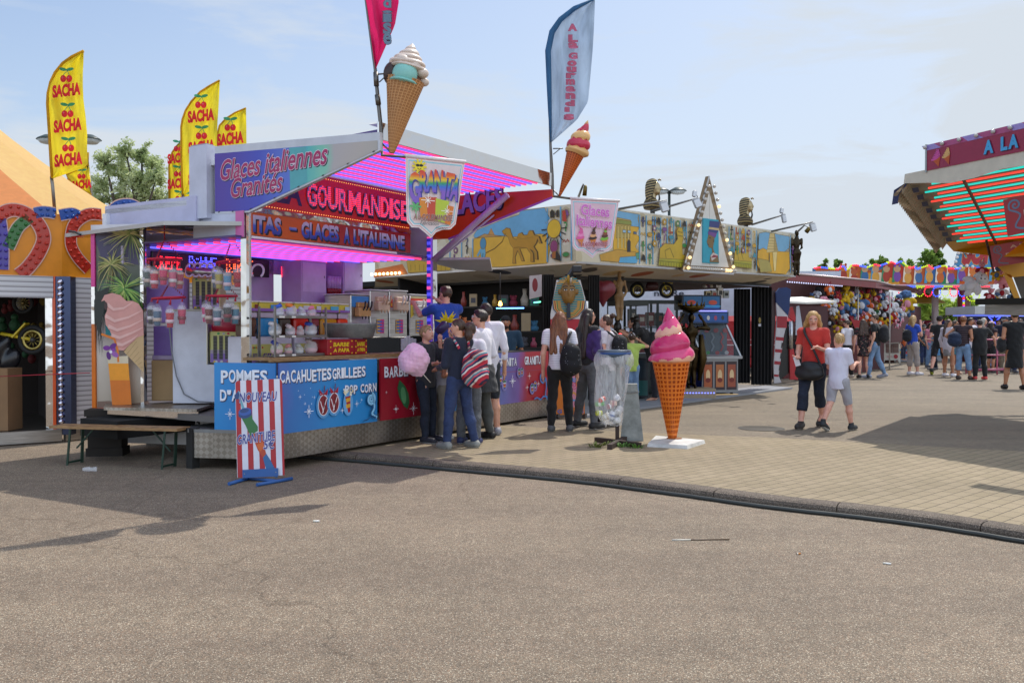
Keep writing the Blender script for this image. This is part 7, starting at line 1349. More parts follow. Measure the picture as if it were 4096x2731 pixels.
k3=Zm(2700,1080,3.136);g=gnd(3105,1535);d=g.y;t=thing('lifeguard_cutout','white leg-shaped board with red bands and blue top beside the black curtains','figure board',g);fr=Frame(Vector((0,d,0)),(1,.0,0));b=MB(fr,'#c8c4c8!r.45');b.poly(fr.pxs(k3((1270,410),(1420,560),(1390,720),(1360,850),(1335,1050),(1320,1180),(1300,1320),(1335,1410),(1245,1420),(1240,1200),(1262,850),(1282,600))),None,0,.06);b.lift=.002
for(q0,q1,th_)in(((1280,650),(1405,655),.30),((1265,858),(1362,866),.09),((1254,1008),(1340,1016),.085),((1246,1160),(1322,1168),.085),((1242,1320),(1300,1325),.06)):b.S(k3(q0,q1),th_,'#a02030!r.45')
for y in(950,1080,1230):b.S(k3((1345-(y-950)*.1,y-40),(1335-(y-950)*.1,y+30)),.03,'#2a2a2c')
b.obj('board',t);b=MB(fr,'#1e3566!r.6');b.lift=.01;b.poly(fr.pxs(k3((1268,280),(1310,225),(1400,215),(1455,245),(1445,350),(1430,500),(1415,570),(1270,410))),None,None,.10);b.obj('blue_top',t)
b=MB(fr,'#28242a!r.4');b.poly(fr.pxs(k3((1212,255),(1268,250),(1275,600),(1230,1400),(1205,1400))),'#3c2226!r.3',-.1,.05);b.obj('side_post',t)
p=at(3135,1535,d+.4);t=thing('arcade_cabinet','tall black machine with a chrome pole behind the banded leg board','arcade machine',Vector((p.x,p.y,0)));fr2=Frame(Vector((0,d+.4,0)),(1,0,0));b=MB(fr2,'#17181b!r.25');b.poly(fr2.pxs(k3((1400,640),(1430,650),(1430,1290),(1350,1350),(1300,1400),(1330,1100))),None,0,.4);b.obj('body',t);b=MB(None,'#b8b8bc!m!r.25');b.tube([at(*k3((1455,640))[0],d+.3),at(*k3((1455,990))[0],d+.3)],.05,n=10);b.obj('pole',t);b=MB(fr2,'#b01c26!r.35');b.lift=.1;b.poly(fr2.pxs(k3((1425,990),(1475,985),(1530,1370),(1430,1370))),None,None,.1);b.obj('red_cone',t);b=MB(fr2,'#b01c26!r.35');b.lift=.1;b.poly(fr2.pxs(k3((1430,470),(1460,460),(1500,600),(1490,650),(1420,600))),None,None,.1);b.obj('red_top',t)
p=at(2850,1330,30);t=thing('trailer','plain white trailer seen through the gaps at the back of the stall','trailer',Vector((p.x,p.y,0)));b=MB(None,'#c8ced8!r.5');b.box((3.0,30,.4),(11.0,33,3.35));b.box((3.0,29.98,2.85),(11,30,2.9),'#98a0aa');b.obj('body',t);b=MB(Frame(Vector((0,29.97,0)),(1,0,0)),'#3a4250');b.text('nu, Re',(4.75,2.48,5.75,2.72),None,.02,c=.0);b.obj('lettering',t)
p=at(2905,1330,26);t=thing('van','bright red van parked behind the coin pusher','van',Vector((p.x,p.y,0)));b=MB(None);b.bbox((p.x+.2,26.5,1.15),(3.4,1.4,1.3),'#b01822!r.25',.15);b.bbox((p.x+.2,26.5,.55),(3.4,1.3,.5),'#c81c28!r.25',.1);b.obj('body',t);b=MB(None,'#e8a0a0!r.2');b.box((p.x-1.3,25.78,1.1),(p.x+1.9,25.8,1.13));b.box((p.x-1.3,25.78,.95),(p.x+1.9,25.8,.98),'#f0d8d8');b.obj('stripe',t);b=MB(None,'#222');
for x in(-.9,1.3):b.lathe([(.3,-.1),(.3,.1)],c=(p.x+x,25.9,.3),axis='Y',n=16)
b.obj('wheel',t)
# orange stall, trees, crepe stall, plush, carousel
KA,KC,KB_=Vector((-8.6,10.2,0)),Vector((-6.07,12.1,0)),Vector((-5.0,13.65,0))
T3=thing('toy_stall','round orange toy stall with a peach tent roof and rainbow bulb arcs','game stall',KC)
K1,K2=Frame(KA,KC-KA),Frame(KC,KB_-KC);KD=KB_+(KB_-KC).normalized()*1.4;ka=Zm(0,400,1.96)
mk_simple('tent_peach',f_flag('#ffd084',.5,.95));mk_simple('tent_orange',f_flag('#ee9a5a',.45,.95))
b=MB(None,'#e08a10!r.4');vwall(b,KA,KC,2.14,2.98,None,-.08);vwall(b,KC,KD,2.14,2.98,None,-.08);b.obj('fascia',T3)
def arc(fr,pts,wd,m,rim='#d8b0a0'):
 q=[tuple(v)for v in smooth_line(fr.pxs(pts),9)];b=MB(fr,m);b.lift=.02;b.stroke(q,wd*1.16,rim+'!r.4');b.stroke(q,wd,m);L2=0;k=0
 for i in range(1,len(q)):
  dx,dy=q[i][0]-q[i-1][0],q[i][1]-q[i-1][1];L2+=math.hypot(dx,dy)
  if L2>.075:
   L2=0;k+=1;l_=math.hypot(dx,dy)
   for s_ in(-.27,.27):b.ball((q[i][0]-dy/l_*wd*s_,q[i][1]+dx/l_*wd*s_,b.lift),.024,m.split('!')[0]+'!r.1',n=7,k=5)
 b.obj('bulb_arc',T3)
arc(K1,ka((-150,1120),(-60,960),(60,870),(180,880),(290,960),(340,1080),(300,1200),(220,1310),(150,1370)),.16,'#b82a12!r.2');arc(K1,ka((230,925),(140,1000),(80,1120),(60,1160)),.14,'#2a6a2a!r.2');arc(K1,ka((0,930),(20,1100),(20,1330)),.13,'#4a3a9a!r.2')
arc(K2,ka((690,1330),(600,1230),(550,1120),(575,980),(680,900),(790,900)),.15,'#b82a12!r.2');arc(K1,ka((270,890),(340,878),(430,890)),.14,'#1c4a9a!r.2');arc(K2,ka((462,905),(560,890),(610,910)),.14,'#1c4a9a!r.2');arc(K2,ka((860,905),(930,845),(1020,835),(1100,875)),.2,'#1c4a9a!r.2')
tc_=Vector((-11.5,16.0,0));ap=Vector((tc_.x,tc_.y,7.1));rim=[Vector((-8.6,10.2,2.95)),Vector((-6.15,12.1,2.95)),Vector((-5.75,13.2,2.95)),Vector((-6.0,15.5,2.95)),Vector((-6.8,17.5,2.95))]
for i in range(4):
 b=MB(None,'tent_orange' if i==0 else 'tent_peach');vs=[]
 for r_ in range(11):
  u=r_/10
  for c_ in range(7):p=rim[i].lerp(rim[i+1],c_/6);q=p.lerp(ap,u);q.z-=.28*math.sin(u*3.14);q+=(q-tc_).xy.to_3d().normalized()*-.12*math.sin(c_/6*3.14)*(1-u);vs.append(q)
 b.add(vs,[(r*7+c,r*7+c+1,(r+1)*7+c+1,(r+1)*7+c)for r in range(10)for c in range(6)],None,True,raw=True);b.obj('tent_roof',T3)
def f_slats(nt,b):f_stripe(['#c8c6c6','#d4d2d4','#d4d2d4','#9a9698'],15,(0,0,0),'Z',0)(nt,b)
mk_simple('shutter_slats',f_slats);b=MB(None,'shutter_slats');vwall(b,KA,KC-(KC-KA).normalized()*.12,1.85,2.14);vwall(b,KC+(KB_-KC).normalized()*.1,KD,.02,2.14);b.obj('roller_shutter',T3)
b=MB(None,'steel');vwall(b,KA+Vector((0,-.04,0)),KC+Vector((0,-.06,0)),-.06,.10);vwall(b,KC+Vector((.03,-.05,0)),KD+Vector((.03,-.05,0)),-.06,.10);b.obj('base_rail',T3)
b=MB(None,'#2e2622!r.8');bk=Vector((-1.5,2.2,0));vwall(b,KA+bk,KC+bk+Vector((.6,.5,0)),0,2.2);vwall(b,KC+Vector((-.05,.1,0)),KC+bk,0,2.14);quad3(b,[(KA+bk*.02).to_3d()+Vector((0,0,2.13)),KC+Vector((0,0,2.13)),KC+bk+Vector((0,0,2.13)),KA+bk+Vector((0,0,2.13))]);quad3(b,[KA+Vector((0,0,.09)),KC+Vector((0,0,.09)),KC+bk+Vector((0,0,.09)),KA+bk+Vector((0,0,.09))],'#4a443e');b.obj('interior',T3)
b=MB(None,'mirror_steel');c=KC+Vector((-.02,-.05,0));b.box((c.x-.16,c.y-.05,.02),(c.x-.06,c.y+.1,2.14));b.box((c.x-.06,c.y-.06,.02),(c.x-.02,c.y+.1,2.14),'#d8501c!r.15');b.box((c.x-.02,c.y-.05,.02),(c.x+.18,c.y+.1,2.14),'#454c66!m!r.2');b.obj('column',T3)
for k in range(24):b=MB(None,'#d8d8e8!m!r.08');b.ball((c.x+.05,c.y-.06,.2+k*.081),.041,n=10,k=6);b.obj('lamp',T3)
b=MB(None,'#8a6a4a!r.8');q=K1.pxs([(0,1525),(70,1525)]);b.box((-7.1,11.75,.1),(-6.62,12.1,.92));tag(b.obj('carton'),'big brown cardboard box inside the toy stall opening','box')
p=at(72,1500,12.4);motorbike('toy_motorbike','black and yellow toy dirt bike hung nose up in the toy stall',Matrix.Translation(p+Vector((.30,-.25,.05)))@Matrix.Rotation(R(-58),4,'Y'),'#1c1c20!r.25',1.1)
p=at(92,1212,12.3);b=MB(Matrix.Translation(p));wheel_(b,Vector((0,0,0)),.125);b.ball((0,0,0),.03,'#8a7a50!m!r.4',n=8,k=6)
for k in range(12):a=k*.5236;b.tube([(0,0,0),(.11*math.cos(a),0,.11*math.sin(a))],.004,'#b8a868!m!r.3',n=4)
tag(b.obj('spoked_wheel'),'spoked toy bike wheel hanging at the top of the toy stall opening','wheel')
rs=random.Random(6)
for k in range(14):
 X,Y=12+(k%5)*40,1225+(k//5)*95;p=at(X+rs.uniform(-12,12),Y+rs.uniform(-25,25),13.2+rs.uniform(-.4,.4));c,nm=rs.choice([('#7a6418','yellow'),('#24502e','green'),('#6a2222','red'),('#8a847c','grey'),('#22386a','blue')]);b=MB(Matrix.Translation(p),c+'!r.7');r_=rs.uniform(.045,.08);b.ball((0,0,0),(r_,r_,r_*1.2),n=10,k=7);b.ball((0,0,r_*1.5),r_*.7,n=10,k=7);b.ball((-r_*.8,0,.0),r_*.35,n=6,k=5);b.ball((r_*.8,0,0),r_*.35,n=6,k=5)
 tag(b.obj('plush_toy'),'%s soft toy hung inside the orange stall, %s row, %s across'%(nm,('top','middle','low')[k//5],'first second third fourth fifth'.split()[k%5]),'soft toy','soft toys in the orange stall')
b=MB(None,'#a01830!r.5');b.tube([at(0,1505,11.5),at(360,1491,11.3)],.006,n=5);tag(b.obj('rope'),'thin red rope strung across the toy stall front','rope')
fz=Zm(0,100,1.96)
def cherry(b,x,z,s):
 for dx in(-.055,.055):b.oval(x+dx*s,z,.055*s,.065*s,'flag_red');b.oval(x+dx*s-.015*s,z+.02*s,.012*s,.018*s,'flag_rose');b.stroke([(x+dx*s,z+.06*s),(x+.02*s,z+.15*s)],.012*s,'flag_green')
 for dx in(-.06,.07):b.oval(x+dx*s,z+.17*s,.07*s,.03*s,'flag_green',-.2 if dx<0 else .2)
def sacha(LL,RR,d,rows,lab,pole,sz=1.0,wd=.33,sk=.12):
 LL,RR=fz(*LL),fz(*RR);t=thing('feather_flag',lab,'flag',at(*LL[-1],d),'yellow feather flags');b=MB();cloth_wave(b,LL,RR,d,'flag_yellow',rows=30,amp=.04,seed=len(lab));b.obj('sail',t)
 b=MB(None,'flag_yellow_edge');b.tube([at(x,y,d-.03)for x,y in LL],[.02]*len(LL),n=5);b.obj('sleeve',t);fr=at_frame(*fz((0,0))[0],d-.10);b=MB(fr)
 for x,y in rows:cx,cz=fr.px(*fz((x,y))[0]);k=d/FPX/1.96;b.text('SACHA',(cx-wd*100*k*3.2*sz,cz-45*k*sz,cx+wd*100*k*3.2*sz,cz+45*k*sz),'flag_red',.06,skew=sk,c=0);b.lift=0;cherry(b,cx,cz+88*k*sz,sz*d/16.5)
 if rows:b.obj('print',t)
 b=MB(None,'#8a8680!m!r.4');b.tube([at(*q,d)for q in fz(*pole)],.022,n=7);b.obj('pole',t)
sacha([(655,204),(560,250),(490,300),(430,375),(395,450),(374,540),(370,620),(385,850),(398,1080),(406,1200)],[(657,206),(655,290),(650,380),(650,480),(655,590),(672,720),(684,860),(683,980),(690,1110),(415,1205)],12.2,[(520,512),(530,787),(535,1055)],'tall yellow flag with three red SACHA prints in front of the tent',[(403,1190),(412,1260),(432,1500)])
sacha([(690,1000),(688,1100),(520,1172),(540,1210),(600,1280),(715,1330)],[(690,1002),(700,1110),(705,1180),(712,1230),(718,1290),(722,1335)],17.0,[(640,1250)],'small yellow flag half hidden behind the tall flag and tent ridge',[(690,1100),(740,1500)],.7)
sacha([(1722,435),(1640,480),(1570,525),(1500,600),(1455,670),(1430,740),(1420,800),(1421,1000),(1425,1200),(1432,1330)],[(1724,437),(1720,530),(1714,640),(1706,760),(1702,860),(1700,960),(1690,1060),(1650,1150),(1600,1250),(1436,1332)],17.0,[(1575,712),(1580,955),(1580,1200)],'large yellow flag beside the white hinge box of the awning',[(1432,1320),(1440,1700)],.95)
sacha([(1928,652),(1840,690),(1770,735),(1720,790),(1705,850),(1705,1200)],[(1930,654),(1930,720),(1932,800),(1932,880),(1934,1000),(1900,1200)],20.0,[(1805,890)],'yellow flag just above the blue awning wing',[(1712,900),(1716,1600)],.95)
sacha([(1420,914),(1380,955),(1350,1000),(1330,1060),(1325,1110),(1328,1500)],[(1421,916),(1440,980),(1440,1060),(1440,1160),(1440,1300),(1440,1500)],20.5,[(1400,1042),(1400,1240),(1410,1435)],'yellow flag mostly hidden behind the large flag, left of it',[(1328,1200),(1330,1900)],.8)
sacha([(1545,1290),(1440,1325),(1436,1420),(1436,1500)],[(1560,1290),(1560,1350),(1560,1430),(1560,1500)],21.5,[(1490,1430)],'low yellow flag showing only cherries below the large flag',[(1438,1330),(1438,1900)],.7,sk=0)
mk_simple('bark',f_cloth('#4a3f34',.3));LEAF={}
def f_leaf(a_,c_):
 def f(nt,b):
  g_=node(nt,'TexNoise',Scale=.8,Detail=4.0);nt.links.new(objco(nt),g_.inputs['Vector']);rr=ramp(nt,[(.35,rgb(a_)),(.65,rgb(c_))],g_.outputs['Fac']);nt.links.new(rr.outputs[0],b.inputs['Base Color']);b.inputs['Roughness'].default_value=.6
  t=nt.nodes.new('ShaderNodeBsdfTranslucent');nt.links.new(rr.outputs[0],t.inputs['Color']);x=nt.nodes.new('ShaderNodeMixShader');x.inputs[0].default_value=.58;nt.links.new(b.outputs[0],x.inputs[1]);nt.links.new(t.outputs[0],x.inputs[2]);nt.links.new(x.outputs[0],nt.nodes['Material Output'].inputs['Surface'])
 return f
mk_simple('leaf_willow',f_leaf('#a4b47c','#d2daac'));mk_simple('leaf_green',f_leaf('#48682e','#86a44a'));mk_simple('leaf_bright',f_leaf('#7a9a38','#b4c85c'))
def tree(lab,blobs,d,base,leaf,n,ls,seed,gap=.55):
 """blobs: crown lumps in picture pixels (X, Y, radius); leaves on twigs through the lumps"""
 rs=np.random.RandomState(seed);t=thing('tree',lab,'tree',(base[0],base[1],0),'trees behind the fair');k=d/FPX;root=Vector((base[0],base[1],0));b=MB(None,'bark');V=[];tot=sum(r*r for _,_,r in blobs)
 for X,Y,r in blobs:
  c=at(X,Y,d)+Vector((0,rs.uniform(-1,1)*r*k,0));fork=root.lerp(Vector((root.x,root.y,c.z)),.55);b.tube([root,fork,c.lerp(fork,.4)+Vector(rs.normal(size=3)*.15),c],[.018*d*.4,.010*d*.4,.005*d*.4,.002*d*.3],n=6);m=int(n*r*r/tot);nt_=max(6,m//60)
  for q in range(nt_):
   u=rs.normal(size=3);u/=np.linalg.norm(u);tip=np.array(c)+u*r*k*rs.uniform(.35,1.05);b.tube([c,Vector(tip)],[.03,.008],n=3,cap=False)
   P_=np.array(c)+(tip-np.array(c))*rs.uniform(.35,1.12,(m//nt_,1))+rs.normal(size=(m//nt_,3))*r*k*.13;V.append(P_)
 b.obj('trunk',t);P_=np.concatenate(V);N_=len(P_);a=rs.normal(size=(N_,3));a/=np.linalg.norm(a,axis=1)[:,None];c=np.cross(a,rs.normal(size=(N_,3)));c/=np.linalg.norm(c,axis=1)[:,None];s=(ls*rs.uniform(.6,1.3,(N_,1)))
 vv=np.stack([P_-a*s,P_+c*s*.45,P_+a*s,P_-c*s*.45],1).reshape(-1,3);mesh_np('crown',vv,np.arange(N_*4).reshape(-1,4),[leaf],parent=t,smooth=False)
rs=random.Random(9);P4=lambda q,n_,x0,x1,y0,y1,r0,r1:[(rs.uniform(x0,x1),rs.uniform(y0,y1),rs.uniform(r0,r1))for _ in range(n_)]
tree('pale green willow with thin leafy crown behind the orange tent',[(430,660,60),(400,740,65),(480,700,62),(520,620,58),(560,600,50),(600,660,60),(640,720,55),(560,730,75),(480,790,70),(620,790,65),(390,810,50),(660,800,45),(530,830,70)],40,at(540,1000,40),'leaf_willow',15000,.08,1)
tree('lone leafy treetop rising beyond the plush stall roof',[(3290,1062,16),(3340,1058,20),(3310,1085,24),(3300,1045,9)],60,at(3310,1300,60),'leaf_green',1400,.13,2);tree('rounded green treetop left of the taller one beyond the carousel',[(3490,1050,22),(3530,1042,26),(3470,1075,28),(3560,1080,30),(3600,1045,16)],62,at(3520,1300,62),'leaf_green',2600,.15,3)
tree('tallest dense green treetop beyond the carousel crown',[(3650,1045,28),(3700,1030,34),(3740,1020,32),(3760,1055,32),(3690,1075,34),(3720,1085,34),(3630,1080,28)],62,at(3710,1300,62),'leaf_green',4200,.16,4);tree('sunlit bushy tree seen under the carousel canopy',[(3700,1230,60),(3800,1260,60),(3740,1310,60),(3650,1290,50),(3850,1210,40),(3580,1240,45),(3900,1300,50)],56,at(3740,1390,56),'leaf_bright',6500,.2,5)
for X,Y,d,hw,lab in((276,560,26,95,'twin head street lamp half hidden behind the tall yellow flag'),(2677,765,34,40,'twin head street lamp rising behind the pharaoh bust')):
 c=at(X,Y,d);t=thing('street_lamp',lab,'street lamp',(c.x,c.y,0),'twin street lamps');b=MB(None,'#2e3a38!r.5');k=d/FPX;b.tube([(c.x,c.y,0),(c.x,c.y,c.z)],[.09,.05],n=8);b.tube([c+Vector((-hw*.8*k,0,.05)),c+Vector((0,0,-.1)),c+Vector((hw*.8*k,0,.05))],.035,n=6);b.obj('post',t)
 for s_ in(-1,1):b=MB(Matrix.Translation(c+Vector((s_*hw*.85*k,0,.0))),'#2c3c38!r.4');b.lathe([(.0,.16),(.12,.14),(.30,.04),(.34,.0)],n=16);b.lathe([(.32,-.0),(.22,-.10),(0,-.14)],'#b8c0c0!r.2',n=16);b.obj('lamp_head',t)
T4=thing('crepe_stall','yellow stall with red and turquoise light tubes under a raised flap','food stall',(9.5,14,0));TD=Vector((.37,-.93,0))
A_,B_=Vector((5.88,13.4,3.62)),at(3792,975,16.3);A2,B2=A_+TD*5,B_+TD*5;b=MB(None,'#94887a!r.7');dz=Vector((0,0,.04));b.add([A_,A2,B2,B_]+[v+dz for v in(A_,A2,B2,B_)],[(0,1,2,3),(7,6,5,4),(0,4,5,1),(2,6,7,3),(3,7,4,0)],raw=True);b.obj('awning_flap',T4)
for k in range(22):u=(k+.8)/22.5;p=A_.lerp(B_,u)+TD*(.45-.1*(k%3))-dz*1.2;b=MB(None,'#ff4438!e.95' if k%2 else '#24dccc!e.75');b.tube([p,p+TD*4.4],.014,n=6);b.obj('light_tube',T4)
b=MB(None,'#6a5546!r.6')
for u in(1.0,):bar(b,A_+TD*u*1.0-dz*2,B_+TD*u-dz*2,.035,.035)
b.obj('cross_bar',T4)
b=MB(None,'#a8a296!r.7');b.add([A_+Vector((0,-.02,.02)),A_+TD*5+Vector((0,-.02,.02)),A_+TD*5+Vector((-.04,-.04,.22)),A_+TD*.5+Vector((-.03,-.03,.16))],[(0,1,2,3)],raw=True);vs=[]
for i in range(13):p=A_+TD*(5*i/12);vs+=[p+Vector((-.03,-.02,.12)),p+Vector((-.05,-.03,-.02-.10*math.sin(i*.7)**2-.012*i))]
b.add(vs,[(2*i,2*i+1,2*i+3,2*i+2)for i in range(12)],'#c8c0ae!r.7',True,raw=True);b.obj('tarpaulin',T4)
so4=A_+TD*.42+Vector((-.04,-.03,.10));fs4=Frame(so4,TD);b=MB(fs4,'#8e1c40!r.3');b.poly([(.0,0),(5,.0),(5,.37),(0,.37)],'#921e46!r.3',0,.06);b.lift=.003;b.rect(0,.29,5,.37,'#a84a7a!r.3')
for k in range(7):b.poly([(k*.7,.29),(k*.7+.25,.29),(k*.7+.12,.37),(k*.7-.1,.37)],'#9a88c8!r.3')
for cx,cs,s_ in((.16,'#c84a98',1),(.34,'#d8a868',.85)):
 b.poly([(cx-.07*s_,.15),(cx+.08*s_,.16),(cx+.05,.02)],'#b8501c')
 for k in range(4):b.oval(cx+.01*k,.16+k*.03*s_,(.085-.018*k)*s_,.028,cs,.3);b.stroke([(cx-.07*s_+.02*k,.155+k*.03),(cx+.07*s_-.01*k,.175+k*.03*s_)],.006,'#4a1a2a')
for ch,X0,X1 in(('A',3938,3973),('L',4006,4030),('A',4037,4073),('G',4120,4150),('O',4160,4190)):x0,x1=fs4.px(X0,640)[0],fs4.px(X1,640)[0];b.text(ch,(x0+.012,.055,x1+.012,.225),'#1a1430',.05);b.text(ch,(x0,.065,x1,.235),'#3aa0d8!r.3',.05)
b.obj('name_sign',T4)
for k in range(7):b=MB(fs4,'#b8b4b0!r.1');b.ball((fs4.px(3706+k*68,600)[0],.335,.03),.03,n=9,k=6);b.obj('bulb',T4)
b=MB(fs4,'#a8b0b4!m!r.4');b.box((-.03,-.02,-.07),(.0,.38,.01));b.obj('end_cap',T4)
mk_simple('fringe',f_stripe(['#a09078','#c4b49c','#8a7c6a'],12,(0,0,0),'Y',.1));e_=(B_-A_);n_=30;vs=[];fs_l=[]
for r_,(o_,zz,nm)in enumerate((((-.15,.08),-.16,'a'),((-.05,.04),-.10,'b'))):
 b=MB(None,'fringe' if r_==0 else '#a89a86!r.7');vs=[]
 for i in range(n_*2+1):p=A_+e_*(i/n_/2)*.96;vs+=[p+Vector((.0 if r_==0 else .05,0,.0)),p+Vector((o_[0],o_[1],zz-(.06 if i%2 else 0)))]
 b.add(vs,[(2*i,2*i+1,2*i+3,2*i+2)for i in range(n_*2)],None,raw=True)
 if r_==1:
  for i in range(9):p=A_+e_*(.05+i*.1);q=p+TD*.18;b.add([p+TD*.06-dz,q-dz,q+e_*.03-dz*2,p+e_*.03+TD*.06-dz*2],[(0,1,2,3)],'#26305a',raw=True)
 b.obj('fringe',T4)
b=MB(None,'#26305a!r.6');b.add([A_,A_+Vector((-.14,.1,-.10)),A_+Vector((-.17,.1,-.32)),A_+Vector((-.08,.1,-.30)),A_+Vector((-.06,.1,-.16)),A_+Vector((0,0,-.05))],[(0,1,4,5),(1,2,3,4)],raw=True);b.obj('torn_flap',T4)
b=MB(None,'#c8900e!r.45');yb=[B_+Vector((-.1,-.1,.02)),B2,B2+Vector((0,0,-.5)),B_+TD*1.1+Vector((0,0,-.32)),B_+Vector((.2,.2,-.12))];b.add(yb+[v+Vector((.6,.25,0))for v in yb],[(0,1,2,3,4),(9,8,7,6,5)]+[(i,(i+1)%5,(i+1)%5+5,i+5)for i in range(5)],raw=True)
q=[at(4010,1062,15.6),at(4230,1010,15.6),at(4230,1240,15.6),at(4100,1230,15.6),at(4062,1110,15.6)];q2=[at(4010,1062,15.5),at(4040,1058,15.5),at(4085,1215,15.5),at(4060,1215,15.5)];b.add([at(3990,1068,15.6),at(4230,1010,15.6),at(4230,1090,15.6),at(4040,1110,15.6)],[(0,1,2,3)],raw=True);b.add([at(4010,1090,15.6),at(4045,1100,15.6),at(4085,1205,15.6),at(4062,1205,15.6)],[(0,1,2,3)],raw=True);b.obj('body',T4)
b=MB(None,'#46443f!r.6');b.add([at(4050,1100,15.9),at(4240,1090,15.9),at(4240,1215,15.9),at(4090,1205,15.9)],[(0,1,2,3)],raw=True);bar(b,at(3950,1207,15.0),at(4300,1203,13.4),.5,.10,'#16150f!r.5');bar(b,at(3945,960,15.4),at(3975,1090,15.4),.03,.03,'#3a2e26');b.obj('counter',T4);b=MB(None,'steel');bar(b,at(3965,1235,15.3),at(4280,1240,14.0),.3,.2);b.obj('griddle',T4)
def redboard(q,d,lines,lab):
 o_=at(*q[3],d);fr=Frame(o_,at(*q[2],d-.5)-at(*q[3],d));t=thing('hanging_sign',lab,'sign',o_,'red menu boards on the crepe stall');b=MB(fr,'#941c22!r.35');pl=fr.pxs(q);b.poly(pl,None,0,.02);b.lift=.002;W_=pl[1][0]-pl[0][0];H_=abs(pl[0][1]-pl[3][1])
 swirl(b,.10*1.2,H_*.78,.07,'#5a6a80',1.6,.02,[(.16,H_*.5),(.10,H_*.2),(.24,H_*.08)])
 for i,(s_,x,wd)in enumerate(lines):b.text(s_,(x,H_*(.70-.28*i),x+wd,H_*(.88-.28*i)),'#c8b8a0',.02)
 b.obj('board',t)
redboard([(4012,800),(4260,745),(4275,890),(4030,945)],9.6,[('A la',.27,.25),('nos',.2,.2)],'upper red board with pale lettering hanging from the light tubes');redboard([(3958,985),(4250,930),(4270,1020),(3972,1070)],15.3,[('A la gourmandise',.3,1.0),('nos spécialités',.22,.95),('sucrées salées',.5,.8)],'lower red board listing sweet specialities above the hanging plush')
def plush(lab,X,Y,px,d,c1,c2,c3,grp,kind=0,ry=0.0,hd=0.0):
 p=at(X,Y,d);s=px*d/FPX;t=thing('plush_toy',lab,'soft toy',p,grp);Mx=Matrix.Translation(p)@Matrix.Rotation(hd,4,'Z')@Matrix.Rotation(ry,4,'Y')@Matrix.Scale(s,4);k=(kind,)
 if k not in PL:
  iv=Imp(.036);iv.ell((0,0,-.18),(.22,.19,.25),0);o1=iv;iv.ell((-.25,-.06,-.12),(.10,.10,.17),.05,np.array(Matrix.Rotation(.6,3,'Y')));iv.ell((.25,-.06,-.12),(.10,.10,.17),.05,np.array(Matrix.Rotation(-.6,3,'Y')));iv.ell((-.13,-.12,-.42),(.10,.14,.12),.05);iv.ell((.13,-.12,-.42),(.10,.14,.12),.05);A1=iv.mesh()
  iv=Imp(.034);iv.ell((0,-.02,.22),(.19,.17,.18),0);iv.ell((0,-.16,.17),(.09,.09,.075),.03)
  if kind==0:iv.ell((-.15,0,.37),(.07,.05,.075),.03);iv.ell((.15,0,.37),(.07,.05,.075),.03)
  elif kind==1:iv.ell((-.19,-.02,.18),(.06,.08,.16),.03);iv.ell((.19,-.02,.18),(.06,.08,.16),.03)
  else:iv.ell((-.09,0,.48),(.05,.045,.17),.03);iv.ell((.09,0,.48),(.05,.045,.17),.03)
  PL[k]=(A1,iv.mesh())
 (V,F),(V2,F2)=PL[k];b=MB(Mx,c1+'!r.9');b.add(V.tolist(),F.tolist(),None,True);b.ball((0,-.17,-.2),(.13,.05,.16),c3+'!r.9',n=10,k=7);b.obj('body',t);b=MB(Mx,c2+'!r.9');b.add(V2.tolist(),F2.tolist(),None,True)
 for sx_ in(-1,1):b.ball((sx_*.075,-.17,.27),.022,'#101010!r.2',n=6,k=5)
 b.ball((0,-.245,.19),(.03,.02,.022),'#101010!r.2',n=6,k=5);b.obj('head',t)
PL={};NM=dict(y='yellow',w='white',p='pink',r='red',k='black',o='orange',b='blue',n='brown');CP=dict(y='#c8a018',w='#c8c8cc',p='#d890a0',r='#8e1a26',k='#1c1c1e',o='#c85a1c',b='#4a6a94',n='#6a4a2c')
zp=Zm(3180,1050,3.92);rowsP=[(520,360,60,'or',0),(560,440,52,'kw',1),(560,560,56,'wk',2),(600,700,50,'ww',1),(800,450,78,'yy',0),(760,620,76,'by',2),(840,620,40,'kb',0),(1010,590,84,'by',0),(920,700,60,'by',1),(1050,730,40,'pp',0),(1100,800,52,'oo',1),(940,815,46,'pp',2),(1190,610,62,'nn',0),(1290,620,46,'yk',1),(1380,590,56,'wk',0),(1510,620,66,'ww',2),(1600,690,62,'wk',0),(1230,740,48,'gw',1),(1300,730,50,'kr',2),(1400,760,56,'kr',0),(1470,800,60,'rk',1),(1560,850,46,'pw',0),(1650,850,44,'pw',2),(1330,900,42,'oy',1),(1480,890,40,'yo',0),(1750,560,84,'yb',1),(1770,690,64,'by',0),(700,880,48,'ro',2),(690,980,54,'yn',0),(560,900,44,'kn',1),(1130,470,44,'rr',0),(1010,420,44,'rn',2),(620,450,42,'rk',0),(360,440,44,'wk',1),(260,520,32,'yb',0),(1230,840,40,'kn',2),(1610,940,36,'pk',0),(1000,900,44,'nr',1),(860,900,44,'kr',0),(1180,900,40,'nk',2)]
rowsP+=[(480,640,48,'op',0),(440,520,42,'pk',2),(640,540,50,'ro',1),(700,560,52,'yr',2),(880,520,50,'wp',1),(960,480,46,'bw',2),(1110,560,50,'oy',0),(1160,700,50,'wo',1),(1250,520,48,'ry',2),(1340,480,44,'bp',0),(1440,520,46,'pw',1),(1450,690,54,'wr',1),(1540,760,50,'oo',2),(1620,560,46,'rb',1),(1680,760,50,'wp',2),(1400,860,44,'yw',2),(1590,780,46,'bw',1),(760,800,46,'wb',2),(930,610,46,'yo',2),(640,800,46,'ny',1)]
CP['g']='#2a5a34';NM['g']='green';rs=random.Random(41);seen={};KD_=['round eared','drop eared','long eared']
